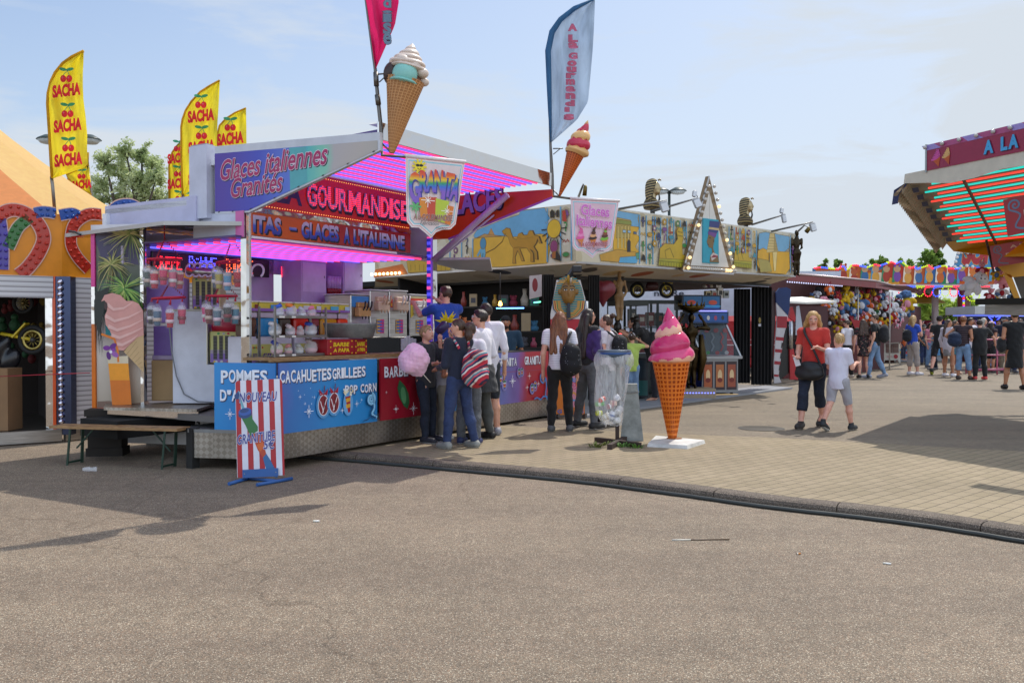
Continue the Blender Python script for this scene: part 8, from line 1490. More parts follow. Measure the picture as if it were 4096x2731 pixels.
for i,(x,y,s_,cc,kd)in enumerate(rowsP):
 X,Y=zp((x,y))[0];d=27.0+max(0,(X-3300)/380)*7;k_=(cc,kd);seen[k_]=seen.get(k_,0)+1;plush('%s %s plush with %s head, %s in the prize stall %s'%(KD_[kd],NM[cc[0]],NM[cc[1]],'high' if y<560 else 'midway' if y<780 else 'low','near the white awning' if x<650 else 'by the front corner' if x<1000 else 'past the corner' if x<1350 else 'at its far end'),X,Y+4,s_*1.12,d,CP[cc[0]],CP[cc[1]],CP[rs.choice('wpyw')],'plush prizes in the long red stall',kd,rs.uniform(-.4,.4),rs.uniform(-.9,.3))
for X,Y,s_,cc,kd,lab,ry in((3905,1130,120,'ww',1,'huge white plush dog slumped at the crepe stall corner',.9),(3928,1072,66,'rp',2,'red and pink plush hung above the big white dog',0),(3990,1088,66,'yb',0,'yellow and blue plush squeezed between the pink ones',.2),(3960,1175,56,'rp',0,'red and pink plush hung under the yellow one',.3),(4008,1110,84,'pp',1,'large pink plush under the red menu board',-.2),(4010,1158,72,'wr',2,'white plush with red belly above the black counter',.1),(3985,1186,44,'yb',1,'small yellow plush sitting on the black counter end',.5),(4050,1178,56,'bk',0,'dark blue plush at the back of the black counter',0)):plush(lab,X,Y,s_*1.0,15.9,CP[cc[0]],CP[cc[1]],CP['r' if X==4010 else cc[1]],'plush toys on the crepe stall',kd,ry,-.5)
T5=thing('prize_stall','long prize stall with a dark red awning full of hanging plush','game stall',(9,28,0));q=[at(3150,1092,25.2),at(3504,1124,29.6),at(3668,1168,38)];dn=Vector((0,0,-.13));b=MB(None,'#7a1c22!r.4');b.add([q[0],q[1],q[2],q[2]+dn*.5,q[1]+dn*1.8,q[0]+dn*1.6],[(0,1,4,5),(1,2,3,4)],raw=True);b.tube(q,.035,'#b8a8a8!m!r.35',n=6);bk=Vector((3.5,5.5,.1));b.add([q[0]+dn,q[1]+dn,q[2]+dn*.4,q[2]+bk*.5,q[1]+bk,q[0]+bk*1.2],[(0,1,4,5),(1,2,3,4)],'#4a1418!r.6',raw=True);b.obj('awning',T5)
b=MB(None,'#5a3436!r.8');bw=Vector((1.3,2.6,0));w_=[Vector((v.x,v.y,0))+bw for v in q];vwall(b,w_[0]-Vector((1.5,1.5,0)),w_[1],0,3.0);vwall(b,w_[1],w_[2],.9,2.4);b.obj('back_wall',T5);b=MB(None,'#5a1a20!r.5');vwall(b,Vector((q[0].x,q[0].y+.5,0)),Vector((q[1].x,q[1].y+.5,0)),0,.9);b.obj('counter',T5)
for X,d in((3432,29.0),(3559,31)):p=at(X,1300,d);b=MB(None,'#b8b4ac!r.4');b.tube([(p.x,p.y,0),(p.x,p.y,2.7)],.025,n=8);b.obj('post',T5)
b=MB(None,'#a01c22!r.5');p=at(3420,1280,28.6);b.add([p,at(3445,1280,28.6),at(3435,1345,28.6),at(3400,1270,28.6)],[(0,1,2,3)],raw=True);b.obj('drape',T5)
for i in range(26):u=i/26;p=q[0].lerp(q[1],u*.6)+dn*1.9;b=MB(None,'#b8b8d8!e1.2');b.ball(p,.022,n=6,k=4);b.obj('bulb',T5)
t=thing('van_awning','white side awning of a dark trailer left of the red awning stall','trailer',at(3170,1215,24.5));b=MB(None,'#d0cec8!r.5');u_=[at(3155,1196,23.8),at(3210,1194,24),at(3348,1212,26.0),at(3230,1216,23.6),at(3150,1212,23.4)];b.add(u_+[v+Vector((0,0,.05))for v in u_],[(4,3,2,1,0),(5,6,7,8,9)]+[(i,(i+1)%5,(i+1)%5+5,i+5)for i in range(5)],raw=True);b.obj('awning',t);b=MB(None,'#4a2226!r.5');p=at(3230,1225,26.5);b.box((p.x-.7,26.5,.2),(p.x+.6,27,2.1));b.obj('body',t);b=MB(None,'#c0c8d4!r.5');b.add([at(3185,1225,24.6),at(3197,1222,24.6),at(3215,1340,24.6),at(3182,1340,24.6)],[(0,1,2,3)],raw=True);b.obj('side_sheet',t)
CD=39.0;T6=thing('carousel','children carousel with painted wavy crown and rows of coloured bulbs','carousel',at(3700,1440,CD));fc=Frame(Vector((0,CD,0)),(1,0,0));zc_=Zm(3180,1050,3.92);z9=Zm(3500,1000,2.614)
cr=zc_((290,90),(420,75),(560,95),(690,105),(720,65),(770,60),(800,115),(850,95),(880,45),(960,38),(1080,65),(1150,75),(1210,45),(1260,30),(1330,50),(1480,0))+z9((120,130),(180,125),(215,145),(270,118),(320,155),(370,190),(410,175),(440,200),(560,160),(600,195),(680,170),(740,165),(765,195),(860,195),(960,170),(1250,190))
mk_simple('crown_print',f_flecks('#b85a28',['#2a8a5a','#c85a1c','#d89a30','#3a6a9a','#b83a2a','#e0d0b0','#c87828'],1.1,.55));b=MB(fc);b.poly(fc.pxs(cr+[(3978,1137),(3585,1137),(3254,1137)]),'crown_print',0,.15);b.lift=.01;rs=random.Random(15)
for i in range(15):X=3330+i*43;x,z=fc.px(X,1105+rs.uniform(-8,10));c=rs.choice(['#c8641c','#a83a24','#3a6a9a','#d8a040','#7a4a9a']);b.oval(x,z-.05,.16,.24,c+'!r.5');b.oval(x,z+.28,.15,.15,rs.choice(['#d07a28','#c8a070','#b85a2a'])+'!r.5');b.oval(x-.1,z+.42,.05,.07,c+'!r.5');b.oval(x+.1,z+.42,.05,.07,c+'!r.5');b.stroke([(x+.3,z-.3),(x+.35,z+.35)],.12,rs.choice(['#e8e0c8','#2f8a5a','#4a9ac0'])+'!r.5')
b.obj('crown',T6)
def bulbs_line(pts,n,r,cols,name,par,run=4):
 Ls=[0];
 for i in range(1,len(pts)):Ls.append(Ls[-1]+(pts[i]-pts[i-1]).length)
 b=MB()
 for k in range(n):
  s_=Ls[-1]*(k+.5)/n;i=max(1,next(j for j in range(len(Ls))if Ls[j]>=s_));p=pts[i-1].lerp(pts[i],(s_-Ls[i-1])/max(1e-6,Ls[i]-Ls[i-1]));b.ball(p,r,cols[(k//run)%len(cols)],n=6,k=4)
 return tag(b.obj(name,par),kind='stuff')
BC=['#ff2a48!e1.2','#3a5aff!e1.3','#a8c020!e.9'];bulbs_line([at(x,y,CD-.2)for x,y in cr],110,.040,BC,'crown_bulbs',T6);b=MB(fc,'#b0a8a8!r.4');b.poly(fc.pxs([(3585,1138),(3962,1138),(3962,1152),(3585,1152)]),None,.2,.3);b.obj('rail',T6);bulbs_line([at(3588,1145,CD-.3),at(3960,1146,CD-.3)],50,.038,BC,'rail_bulbs',T6,5)
for i,X in enumerate(range(3600,3900,34)):
 c=fc.px(X,1168);pts=[fc.p(c[0]+math.cos(a)*.17,c[1]+math.sin(a)*.2,.25)for a in np.linspace(.4*i,.4*i+5.2,14)];bulbs_line(pts,10,.034,[BC[i%3]],'ornament',T6)
c=fc.px(3880,1178);bulbs_line([fc.p(c[0]+math.cos(a)*.3,c[1]+math.sin(a)*.3,.25)for a in np.linspace(0,6.28,20)],20,.038,[BC[2]],'ornament',T6)
for X,c in((3740,'#a89a94!r.4'),(3855,'#5a241c!r.4'),(3625,'#4a2420!r.4')):p=at(X,1300,CD+(1 if X!=3855 else 0));b=MB(None,c);b.tube([(p.x,p.y,0),(p.x,p.y,3.3)],.14 if X!=3855 else .26,n=10);b.obj('column',T6)
bulbs_line([at(3855,1190,CD-.3),at(3855,1258,CD-.3)],16,.05,BC,'column_bulbs',T6,2)
b=MB(fc);b.poly(fc.pxs([(3480,1398),(3760,1394),(3760,1420),(3480,1424)]),'#4a8ab8!r.4',.3,.3);b.poly(fc.pxs([(3480,1420),(3760,1418),(3760,1442),(3480,1445)]),'#8a8e94!r.5',.25,.3)
for k in range(9):x,z=fc.px(3500+k*29,1409);b.oval(x,z,.09,.07,['#d8b030','#c83a4a','#2a4aa0'][k%3],c=.31)
b.obj('platform',T6)
rs=random.Random(77)
for k in range(12):
 p=at(3600+k*26,1330+rs.uniform(-10,20),CD+1.5+rs.uniform(0,2));c,nm=[('#8e1a24','red'),('#20408a','blue'),('#b8781c','orange'),('#2a2628','dark'),('#7a2a3a','wine'),('#c8a030','yellow')][k%6];p.z=max(p.z,.55);t=thing('carousel_car','%s toy ride on the carousel floor, %s from the left'%(nm,'first second third fourth fifth sixth seventh eighth ninth tenth eleventh twelfth'.split()[k]),'toy ride',p,'rides on the carousel');b=MB(Matrix.Translation(p));b.bbox((0,0,-.05),(1.0,.6,.45),c+'!r.25',.15);b.bbox((.05,0,.3),(.5,.5,.4),c+'!r.3',.12);b.obj('body',t);b=MB(Matrix.Translation(p),'#141414');b.lathe([(.16,-.33),(.16,.33)],c=(-.3,0,-.3),axis='Y',n=12);b.lathe([(.16,-.33),(.16,.33)],c=(.32,0,-.3),axis='Y',n=12);b.obj('wheel',t)
b=MB(None,'#8a4a44!r.6');quad3(b,[at(3480,1150,CD+.3),at(3962,1150,CD+.3),at(3962,1160,CD+6),at(3480,1160,CD+6)]);b.obj('ceiling',T6)
b=MB(None,'#a07a1c!r.5');p=at(3700,1212,CD+5);b.lathe([(1.0,0),(.1,.5),(0,.55)],c=p,n=8);tag(b.obj('parasol'),'yellow canopy of a small ride seen under the carousel roof','parasol')
fr=at_frame(3820,1062,34);b=MB(fr,'#3a8ab8!r.4');z9p=lambda*q:fr.pxs(z9(*q));b.poly(z9p((835,175),(870,30),(940,15),(1000,20),(1060,15),(1215,60),(1220,180)),'#3a86b4!r.4',0,.12);b.lift=.005;b.text('SUPER',(.28,.10,2.2,1.0),'#a81c2a',.06,shear=.2,out='#d8a030',skew=.05);b.text('FA',(2.35,.1,3.1,.95),'#a81c2a',.06,shear=.2,out='#d8a030');t=tag(b.obj('ride_sign'),'blue ride sign lettered SUPER in red behind the crepe stall','sign');b=MB()
for x,y in z9((835,175),(845,120),(858,75),(872,32),(905,22),(940,15),(970,28),(1000,20),(1030,28),(900,172),(960,165),(1020,175)):b.ball(at(x,y,33.9),.07,'#e8e0d8!r.2',n=6,k=4)
b.obj('bulbs',t);tag(t.children[0],kind='stuff')
t=thing('snack_trailer','low white roofed trailer with a blue neon star behind the queue','trailer',at(3930,1350,33));b=MB(None,'#b8b8b4!r.5');p,q=at(3862,1245,33),at(3985,1240,31);bar(b,p,q,1.5,.28);bar(b,at(3880,1262,33),at(4060,1262,31),1.5,.06,'#5a6ac8!e1');b.obj('roof',t);b=MB(None,'#2a2024!r.7');bar(b,at(3862,1330,34),at(4300,1330,32),.5,1.3);b.obj('body',t)
b=MB(None,'#3a4aff!e4');c=at(3978,1277,31.6);pp=[c+Vector((math.cos(math.pi/2+i*math.pi/5)*(.22 if i%2==0 else .09),0,math.sin(math.pi/2+i*math.pi/5)*(.3 if i%2==0 else .1)))for i in range(10)];b.tube(pp,.02,n=6,closed=True);b.obj('neon_star',t)
t=thing('barrier','pink metal crowd barrier in front of the queue at the right','barrier',gnd(3990,1496));b=MB(None,'#b8607a!r.4')
for y in(1358,1420,1475,1478):b.tube([at(3862,y+(4 if y>1470 else 0),28.5),at(4036,y,27.6)],.025,n=6)
b.obj('rail',t)
for X,d in((3990,27.9),(3866,28.5),(4030,27.6)):p=at(X,1300,d);b=MB(None,'#b8607a!r.4');b.tube([(p.x,d,.0),(p.x,d,.95)],.025,n=6);b.obj('post',t)
g=gnd(3575,1452);t=thing('pavement_sign','white A-frame menu board La Chaumière standing in the walkway','sign',g);fr=Frame(g+Vector((-.42,0,.0)),(1,.08,0),(0,.10,1));b=MB(fr,'#c8c4b8!r.5');b.poly([(0,0),(.06,.12),(.62,.12),(.66,0),(.72,0),(.70,1.12),(.06,1.12)],None,.02,.03);b.lift=.03;b.rect(.10,.90,.66,1.06,'#8a8478');b.rect(.11,.91,.65,1.05,'#d0ccc0');b.text('La Chaumière',(.14,.94,.62,1.02),'#3a3632',.01);b.rect(.11,.42,.37,.80,'#5a2a24');b.rect(.39,.42,.65,.80,'#5a2a24')
for k in range(6):b.rect(.13,.46+k*.055,.35,.475+k*.055,'#b8a898');b.rect(.41,.46+k*.055,.63,.475+k*.055,'#b8a898')
b.oval(.52,.27,.09,.09,'#a01c26');b.rect(.13,.24,.36,.255,'#c87878');b.rect(.13,.28,.36,.295,'#c87878');b.obj('board',t);b=MB(fr,'#b8b4a8!r.5');b.add([(.70,0,-.5),(.74,0,-.5),(.72,1.1,.0),(.68,1.1,0)],[(0,1,2,3),(3,2,1,0)]);b.add([(.0,0,-.5),(.72,0,-.5),(.7,1.1,0),(.06,1.1,0)],[(3,2,1,0)],'#4a2a24');b.obj('back_leg',t)
# people and bags
ARM=dict(down=((.035,-.015,-.165),(.04,.03,-.315)),bent=((.03,-.03,-.165),(-.05,.12,-.14)),hip=((.13,-.06,-.13),(.02,.02,-.245)),mouth=((.01,.07,-.145),(-.055,.12,.02)),fold=((.03,.02,-.165),(-.13,.10,-.15)),reach=((.05,.13,-.05),(.02,.27,.03)),back=((.05,-.08,-.15),(-.06,-.09,-.27)),fwd=((.03,.05,-.16),(.0,.19,-.13)),out=((.12,.03,-.12),(.17,.10,-.22)),up=((.13,.03,.0),(.06,.14,.07)),hold=((.02,.02,-.17),(-.02,.16,-.20)),swing=((.05,.07,-.15),(.05,.16,-.26)),swingb=((.05,-.08,-.15),(.06,-.09,-.29)))
def person(label,X,Y,h,hd,top,bot,hair,shoes=('#26262a','#d8d8d8'),la='down',ra='down',ll=(0,0,0),rl=(0,0,0),look=(0,0),skin='skin_fair',d=None,z=0.0,w=1.0,lean=0.0,hs=1.0,vox=.013,brow='#3a2a20',grp=None,name='person'):
 pos=gnd(X,Y)if d is None else Vector((at(X,Y,d).x,d,z));k=h;T=Matrix.Translation(pos)@Matrix.Rotation(-R(hd),4,'Z');Lz=lambda zz:lean*max(0,zz-.5*k)
 hp_={};kn={};an={}
 for s,l in((-1,ll),(1,rl)):
  an[s]=np.array((s*.05*k+l[0]*k,l[1]*k,.045*k+l[2]*k));hp_[s]=np.array((s*.05*k,0,.52*k));kn[s]=(an[s]*.52+hp_[s]*.48)+np.array((0,(.014+.5*l[2]+.12*abs(l[1]))*k,.0))
 sh={s:np.array((s*.105*k*w,Lz(.81*k),.81*k))for s in(-1,1)};el={};wr={}
 for s,a in((-1,la),(1,ra)):
  a=ARM[a]if isinstance(a,str)else a;el[s]=sh[s]+np.array((s*a[0][0],a[0][1],a[0][2]))*k;wr[s]=sh[s]+np.array((s*a[1][0],a[1][1],a[1][2]))*k
 hc=np.array((0,.012*k+Lz(.93*k)*1.05,.93*k-max(0,lean)*.05*k));Rh=np.array((Matrix.Rotation(-R(look[0]),3,'Z')@Matrix.Rotation(R(look[1]),3,'X')));H=lambda*v:hc+Rh@(np.array(v)*k*hs)
 E=lambda iv,c,r,kk,o=0:iv.ell(c,np.array(r)*k+o,kk)
 def torso(iv,o):
  E(iv,(0,Lz(.53*k),.53*k),(.084*w,.062,.075),.0,o);E(iv,(0,Lz(.63*k),.63*k),(.074*w,.054,.09),.06,o);E(iv,(0,Lz(.735*k),.735*k),(.092*w,.062,.10),.06,o);iv.cap(sh[-1]*np.array((.82,1,1)),sh[1]*np.array((.82,1,1)),.036*k+o,.036*k+o,.05)
 def armc(iv,s,o,fr):
  if fr<=1:e=sh[s]+(el[s]-sh[s])*fr;iv.cap(sh[s],e,.034*k+o,.027*k+o*1.4,.03,1)
  else:iv.cap(sh[s],el[s],.032*k+o,.024*k+o,.03);iv.cap(el[s],el[s]+(wr[s]-el[s])*(fr-1),.024*k+o,.018*k+o,.02,1)
 iv=Imp(vox);torso(iv,0);iv.cap((0,Lz(.83*k),.83*k),hc+np.array((0,-.012*k,-.02*k)),.031*k,.027*k,.03)
 for s in(-1,1):
  iv.cap(sh[s],el[s],.029*k,.022*k,.03);iv.cap(el[s],wr[s],.022*k,.0145*k,.015);iv.cap(hp_[s],kn[s],.052*k,.033*k,.03);cf=kn[s]+(an[s]-kn[s])*.32+np.array((0,-.008*k,0));iv.cap(kn[s],cf,.032*k,.034*k,.02);iv.cap(cf,an[s],.033*k,.02*k,.02);iv.cap(an[s],an[s]+np.array((0,.09*k,-.025*k)),.02*k,.014*k,.02)
  dv=(wr[s]-el[s])/np.linalg.norm(wr[s]-el[s]);iv.cap(wr[s],wr[s]+dv*.045*k,.015*k,.018*k,.012)
 iv.ell(H(0,0,.004),np.array((.041,.051,.054))*k*hs,.01,Rh);iv.ell(H(0,.014,-.028),np.array((.032,.034,.037))*k*hs,.02,Rh);iv.ell(H(0,.053,-.010),np.array((.007,.011,.013))*k*hs,.008,Rh)
 for s in(-1,1):iv.ell(H(s*.042,-.004,-.004),np.array((.007,.012,.017))*k*hs,.005,Rh)
 b=MB(T,skin);V,F=iv.mesh();b.add(V.tolist(),F.tolist(),skin,True)
 for s in(-1,1):
  dv=(wr[s]-el[s])/np.linalg.norm(wr[s]-el[s]);sd_=np.cross(dv,(0,0,1.0));sd_=np.array((s*.3,1.0,0))-dv*(np.array((s*.3,1.0,0))@dv)if abs(dv[2])>.6 else sd_;sd_=sd_/(np.linalg.norm(sd_)+1e-6);nn=np.cross(dv,sd_)*s;p0=wr[s]+dv*.035*k
  for q,(o_,l_)in enumerate(((-.016,.034),(-.006,.043),(.005,.040),(.015,.031))):
   a=p0+sd_*o_*k;m_=a+dv*(.025+l_*.45)*k;e_=m_+(dv*.8-nn*.5)*l_*.55*k;b.tube([a,m_,e_],[.0062*k,.0055*k,.0042*k],skin,n=6)
  a=wr[s]+dv*.012*k+sd_*.012*k;b.tube([a,a+(dv*.5+sd_*.7-nn*.2)*.03*k,a+(dv*1.2+sd_*.75-nn*.5)*.042*k],[.007*k,.006*k,.0045*k],skin,n=6)
  c=H(s*.017,.0445,.004);b.ball(c,.0062*k*hs,'#d8d4d0!r.2',n=7,k=5);c=H(s*.0172,.0487,.0035);b.ball(c,.0032*k*hs,'#2a1c14!r.2',n=6,k=4);b.tube([H(s*.008,.0495,.015),H(s*.018,.0495,.018),H(s*.029,.043,.014)],.0022*k*hs,brow,n=5)
 b.tube([H(-.013,.0465,-.033),H(0,.0500,-.032),H(.013,.0465,-.033)],.0032*k*hs,'#9a5048!r.5',n=5)
 t=b.obj(name,origin=pos);tag(t,label,'person',grp);o2=.010
 def garment(nm,iv,mat,amp=.004,fq=24,seed=0):
  V,F=iv.mesh();V=wob(V,F,amp,fq,seed,.7);bb=MB(T,mat);bb.add(V.tolist(),F.tolist(),mat,True);return bb
 sd0=int(X)%97
 if top:
  mat,sl,hem=top[:3];iv=Imp(vox);o=top[3]if len(top)>3 else .012;torso(iv,o);E(iv,(0,Lz(.55*k),.55*k),(.085*w,.066,.24),.04,o)
  for s in(-1,1):
   fr=sl[(s+1)//2]if isinstance(sl,tuple)else sl
   if fr>0:armc(iv,s,.008,fr)
  iv.cut((0,0,-1),(0,0,hem*k));iv.cut((0,.45 if len(top)<5 else top[4],1),(0,.03*k+Lz(.84*k),.842*k));garment('shirt',iv,mat,.005,22,sd0).obj('shirt',t)
 if bot:
  kd,mat=bot[:2];o=.009;iv=Imp(vox)
  if kd in('pants','capri','shorts','slim'):
   E(iv,(0,Lz(.53*k),.53*k),(.084*w,.062,.075),.0,o)
   for s in(-1,1):
    o=.006 if kd=='slim' else .012;iv.cap(hp_[s],kn[s],.053*k+o,.035*k+o,.03,1 if kd=='shorts' else 0)
    if kd!='shorts':f_=.55 if kd=='capri' else .97;e_=kn[s]+(an[s]-kn[s])*f_;cf=kn[s]+(an[s]-kn[s])*.32+np.array((0,-.008*k,0));iv.cap(kn[s],cf,.035*k+o,.037*k+o,.02);iv.cap(cf,e_,.037*k+o,(.027 if kd!='capri' else .036)*k+o,.02,1)
   iv.cut((0,0,1),(0,0,.588*k))
  else:iv.cap((0,0,.57*k),(0,.01*k,bot[2]*k),.078*k*w,bot[3]*k,.03,3);E(iv,(0,0,.53*k),(.086*w,.066,.06),.03,.008)
  garment('trousers' if kd not in('skirt',)else 'skirt',iv,mat,.0045,30,sd0+1).obj('trousers' if kd!='skirt' else 'skirt',t)
 if shoes:
  for s in(-1,1):
   l=(ll if s<0 else rl)[2]*k;iv=Imp(min(vox,.011));a=an[s];iv.cap((a[0],a[1]-.022*k,.028*k+l),(a[0],a[1]+.105*k,.020*k),.030*k,.022*k,.02);iv.cap((a[0],a[1]+.02*k,.024*k+l*.8),(a[0],a[1]+.085*k,.022*k),.031*k,.028*k,.02);iv.cap((a[0],a[1],.03*k+l),(a[0],a[1]-.004*k,(.062 if len(shoes)<3 else shoes[2])*k+l),.027*k,.026*k,.015,1);
   if l<.01:iv.cut((0,0,-1),(0,0,.003))
   V,F=iv.mesh();bb=MB(T,shoes[0]+'!r.6');V2=V[F].mean(1)[:,2];lim=.016+(l*.85*np.clip((a[1]+.10*k-V[F].mean(1)[:,1])/(.12*k),0,1));bb.add(V.tolist(),F[V2>=lim].tolist(),None,True);n0=len(bb.f);lo=F[V2<lim];bb.f+=[tuple(q)for q in lo.tolist()];bb.fm+=[bb.mi(shoes[1]+'!r.6')]*len(lo);bb.fs+=[True]*len(lo);bb.obj('shoe',t)
 if hair:
  st,mat=hair[:2];iv=Imp(min(vox,.012));e=lambda c,r,kk:iv.ell(H(*c),np.array(r)*k*hs,kk,Rh);cp=lambda a,c,r0,r1,kk=.02:iv.cap(H(*a),c if isinstance(c,np.ndarray)else H(*c),r0*k*hs,r1*k*hs,kk);pl=lambda n,p:iv.cut(Rh@np.array(n,float),H(*p));ln=hair[2]if len(hair)>2 else .2
  e((0,-.005,.013),(.047,.056,.054)if st!='buzz' else(.0435,.054,.054),0)
  if st in('short','buzz'):e((0,.02,.045),(.03,.03,.016),.015);pl((0,.72,-.70),(0,.030,.016))
  elif st in('pony','bun'):
   pl((0,.80,-.60),(0,.032,.018))
  else:pl((0,.95,-.30),(0,.026,.020))
  if st in('long','bob'):
   dn_=np.array((0,0,1.0))
   for x in(-.034,-.012,.012,.034):
    a=H(x,-.030-.012*(abs(x)<.02),.0);m_=H(x*1.45,-.050 if ln>.15 else-.034,-.07);e_=np.array((m_[0]*1.25,m_[1]-(.030 if ln>.15 else .006)*k,m_[2]-(ln-.07)*k));iv.cap(a,m_,.027*k*hs,.025*k,.02);iv.cap(m_,e_,.025*k,.017*k if st=='long' else .02*k,.015)
   if st=='bob' or ln>.3:
    for s in(-1,1):cp((s*.040,.005,.01),(s*.046,.004,-.06 if st=='bob' else-.09),.016,.014)
  base=iv.mesh()
  iv2=Imp(min(vox,.012))
  if st=='pony':iv2.chain([H(0,-.05,.016),H(0,-.082,.0),H(0,-.088,-.06),H(.0,-.075,-.16)],[.022*k,.028*k,.030*k,.010*k],.02)
  if st=='bun':iv2.ell(H(0,-.035,.070),np.array((.026,.026,.024))*k,0);iv2.cap(H(.02,-.045,-.03),H(.015,-.05,-.06),.012*k,.004*k,.01)
  bb=MB(T,mat);V,F=base;V=wob(V,F,.0035,75,sd0,.25);bb.add(V.tolist(),F.tolist(),mat,True)
  if iv2.p:V,F=iv2.mesh();V=wob(V,F,.0035,75,sd0,.25);bb.add(V.tolist(),F.tolist(),mat,True)
  bb.obj('hair',t)
 t_=dict(o=t,T=T,k=k,H=H,wr=wr,sh=sh,el=el,hc=hc,Rh=Rh,pos=pos);return t_
def glasses(p,m='#1a1a1e!r.3',dark=False):
 b=MB(p['T'],m);H,k=p['H'],p['k']
 for s in(-1,1):
  c=H(s*.019,.054,.003);b.tube([c+p['Rh']@np.array((math.cos(a)*.013*k,0,math.sin(a)*.010*k))for a in np.linspace(0,6.28,13)[:-1]],.0016*k,m,n=4,closed=True);b.tube([H(s*.032,.052,.006),H(s*.044,.0,.006)],.0018*k,n=4)
  if dark:b.ball(c,(.012*k,.004*k,.009*k),'#101012!r.1',n=8,k=5)
 b.tube([H(-.008,.057,.005),H(.008,.057,.005)],.0016*k,n=4);b.obj('glasses',p['o'])
def cap_(p,m,brim=True,rim='#c8c8c8'):
 H,k=p['H'],p['k'];iv=Imp(.012);iv.ell(H(0,-.004,.022),np.array((.050,.058,.050))*k,0,p['Rh']);iv.cut(p['Rh']@np.array((0,0,-1.)),H(0,0,.018));V,F=iv.mesh();b=MB(p['T'],m);b.add(V.tolist(),F.tolist(),None,True)
 if brim:q=[H(math.sin(a)*.044,.035+math.cos(a)*.058,.022-.008*math.cos(a))for a in np.linspace(-1.3,1.3,9)]+[H(.042,.03,.024),H(-.042,.03,.024)];b.add(q+[v+np.array((0,0,.004))for v in q],[tuple(reversed(range(11))),tuple(range(11,22))]+[(i,(i+1)%11,(i+1)%11+11,i+11)for i in range(11)])
 b.obj('cap',p['o'])
def bag(p,label,c,r,mat,cat='backpack',name='backpack',straps=(),amp=.004,box=False,sm='#1a1a1c',patches=()):
 """soft bag in the wearer's own space; straps are lists of points"""
 k=p['k'];t=thing(name,label,cat,p['T']@(Vector(c)*k));iv=Imp(.013);c=np.array(c)*k;r=np.array(r)*k;iv.ell(c,r,0);iv.ell(c+np.array((0,0,-r[2]*.35)),r*np.array((1.0,1.05,.62)),.05);iv.ell(c+np.array((0,0,r[2]*.45)),r*np.array((.86,.9,.5)),.05);V,F=iv.mesh();V=wob(V,F,amp,24,5);b=MB(p['T'],mat);b.add(V.tolist(),F.tolist(),None,True);b.obj('body',t)
 for s in straps:
  q=[np.array(v)*k for v in s];b=MB(p['T'],sm);q=smooth_line([tuple(v)for v in q],5);b.tube(q,.011*k,n=6);b.obj('strap',t)
 for(pc,pr)in patches:b=MB(p['T'],mat);b.ball(np.array(pc)*k,tuple(np.array(pr)*k),n=14,k=9);b.obj('pocket',t)
 return t
W_,WG=C('#dcdae2',.06),C('#cfcdd6',.08)
person('blond boy in dark jacket eating beside the cotton candy',1703,1766,1.49,125,(C('#2e3036'),1.97,.47),('slim','denim_dark'),('short','hair_sand'),('#20222c','#c8c8cc'),'mouth','bent',(-.01,.02,0),(.03,.06,0),(-10,12),'skin_pink',hs=1.08)
p=person('girl in navy top and blue jeans with a brown ponytail',1835,1792,1.57,-42,(C('#1c2236'),1.95,.53),('slim','denim_blue'),('pony','hair_brown'),('#8a8a84','#d8d8d4'),'hold','mouth',(-.05,.02,0),(.07,-.05,0),(-48,2),'skin_fair',w=.93)
bag(p,'striped red, teal and white backpack on the girl in navy',(.06,-.125,.615),(.115,.07,.145),'backpack_stripes',straps=[((.03,-.09,.77),(.07,-.02,.845),(.09,.05,.80),(.10,.03,.66)),((-.06,-.09,.76),(-.08,-.02,.845),(-.09,.055,.79),(-.08,.03,.66))],sm='backpack_stripes',patches=[((.06,-.19,.56),(.08,.03,.07)),((.05,-.185,.72),(.085,.035,.04))])
person('boy in white T-shirt and grey jeans standing behind the girl in navy',1872,1775,1.54,15,(W_,.62,.46),('pants','denim_grey'),('short','hair_brown'),('#24305a','#d8dce4'),'fold','bent',(-.01,0,0),(.03,-.03,0),(-20,14),'skin_pink',lean=.10,hs=1.05)
p=person('boy in glasses and white shirt with a dark sweater tied round his waist',1925,1757,1.70,-62,(W_,1.35,.52),('pants',C('#4c4e4c',.4)),('short','hair_dark'),('#17171a','#8a8a86',.10),'fold','bent',(-.02,.02,0),(.03,-.03,0),(-22,8),'skin_fair',hs=1.03)
glasses(p,'#c8c8d0!r.2');k=p['k'];iv=Imp(.013);iv.cap((0,-.01,.575*k),(0,-.025*k,.36*k),.092*k,.112*k,.03,3);iv.cap((-.05*k,.07*k,.555*k),(-.02*k,.09*k,.42*k),.03*k,.022*k,.02);V,F=iv.mesh();V=wob(V,F,.006,26,9);b=MB(p['T'],C('#37383a'));b.add(V.tolist(),F.tolist(),None,True);b.obj('tied_sweater',p['o'])
person('tallest boy in white shirt and dark shorts at the back of the counter group',1945,1738,1.80,-10,(W_,1.5,.45,.02),('shorts',C('#20262e')),('short','hair_dark'),('#8c8c94','#d0d0d4'),'bent','down',(-.05,.03,0),(.03,-.03,0),(-8,4),'skin_fair')
person('small child in pale grey half hidden between the two boys',1762,1758,1.30,60,(C('#a8a8b0'),.6,.46),('pants',C('#8a8478')),('short','hair_dark'),('#d8d4cc','#e0e0e0'),'bent','bent',skin='skin_tan',hs=1.12)
person('vendor in royal blue polo reaching to the ice cream machine',1785,1300,1.70,-35,(C('#1f48a8'),.75,.45),('pants',C('#23262e')),('short','hair_brown'),None,'reach',((.07,.10,-.02),(-.02,.24,.06)),(0,0,0),(0,0,0),(-12,6),'skin_pink',d=12.35,z=.34,w=1.12)
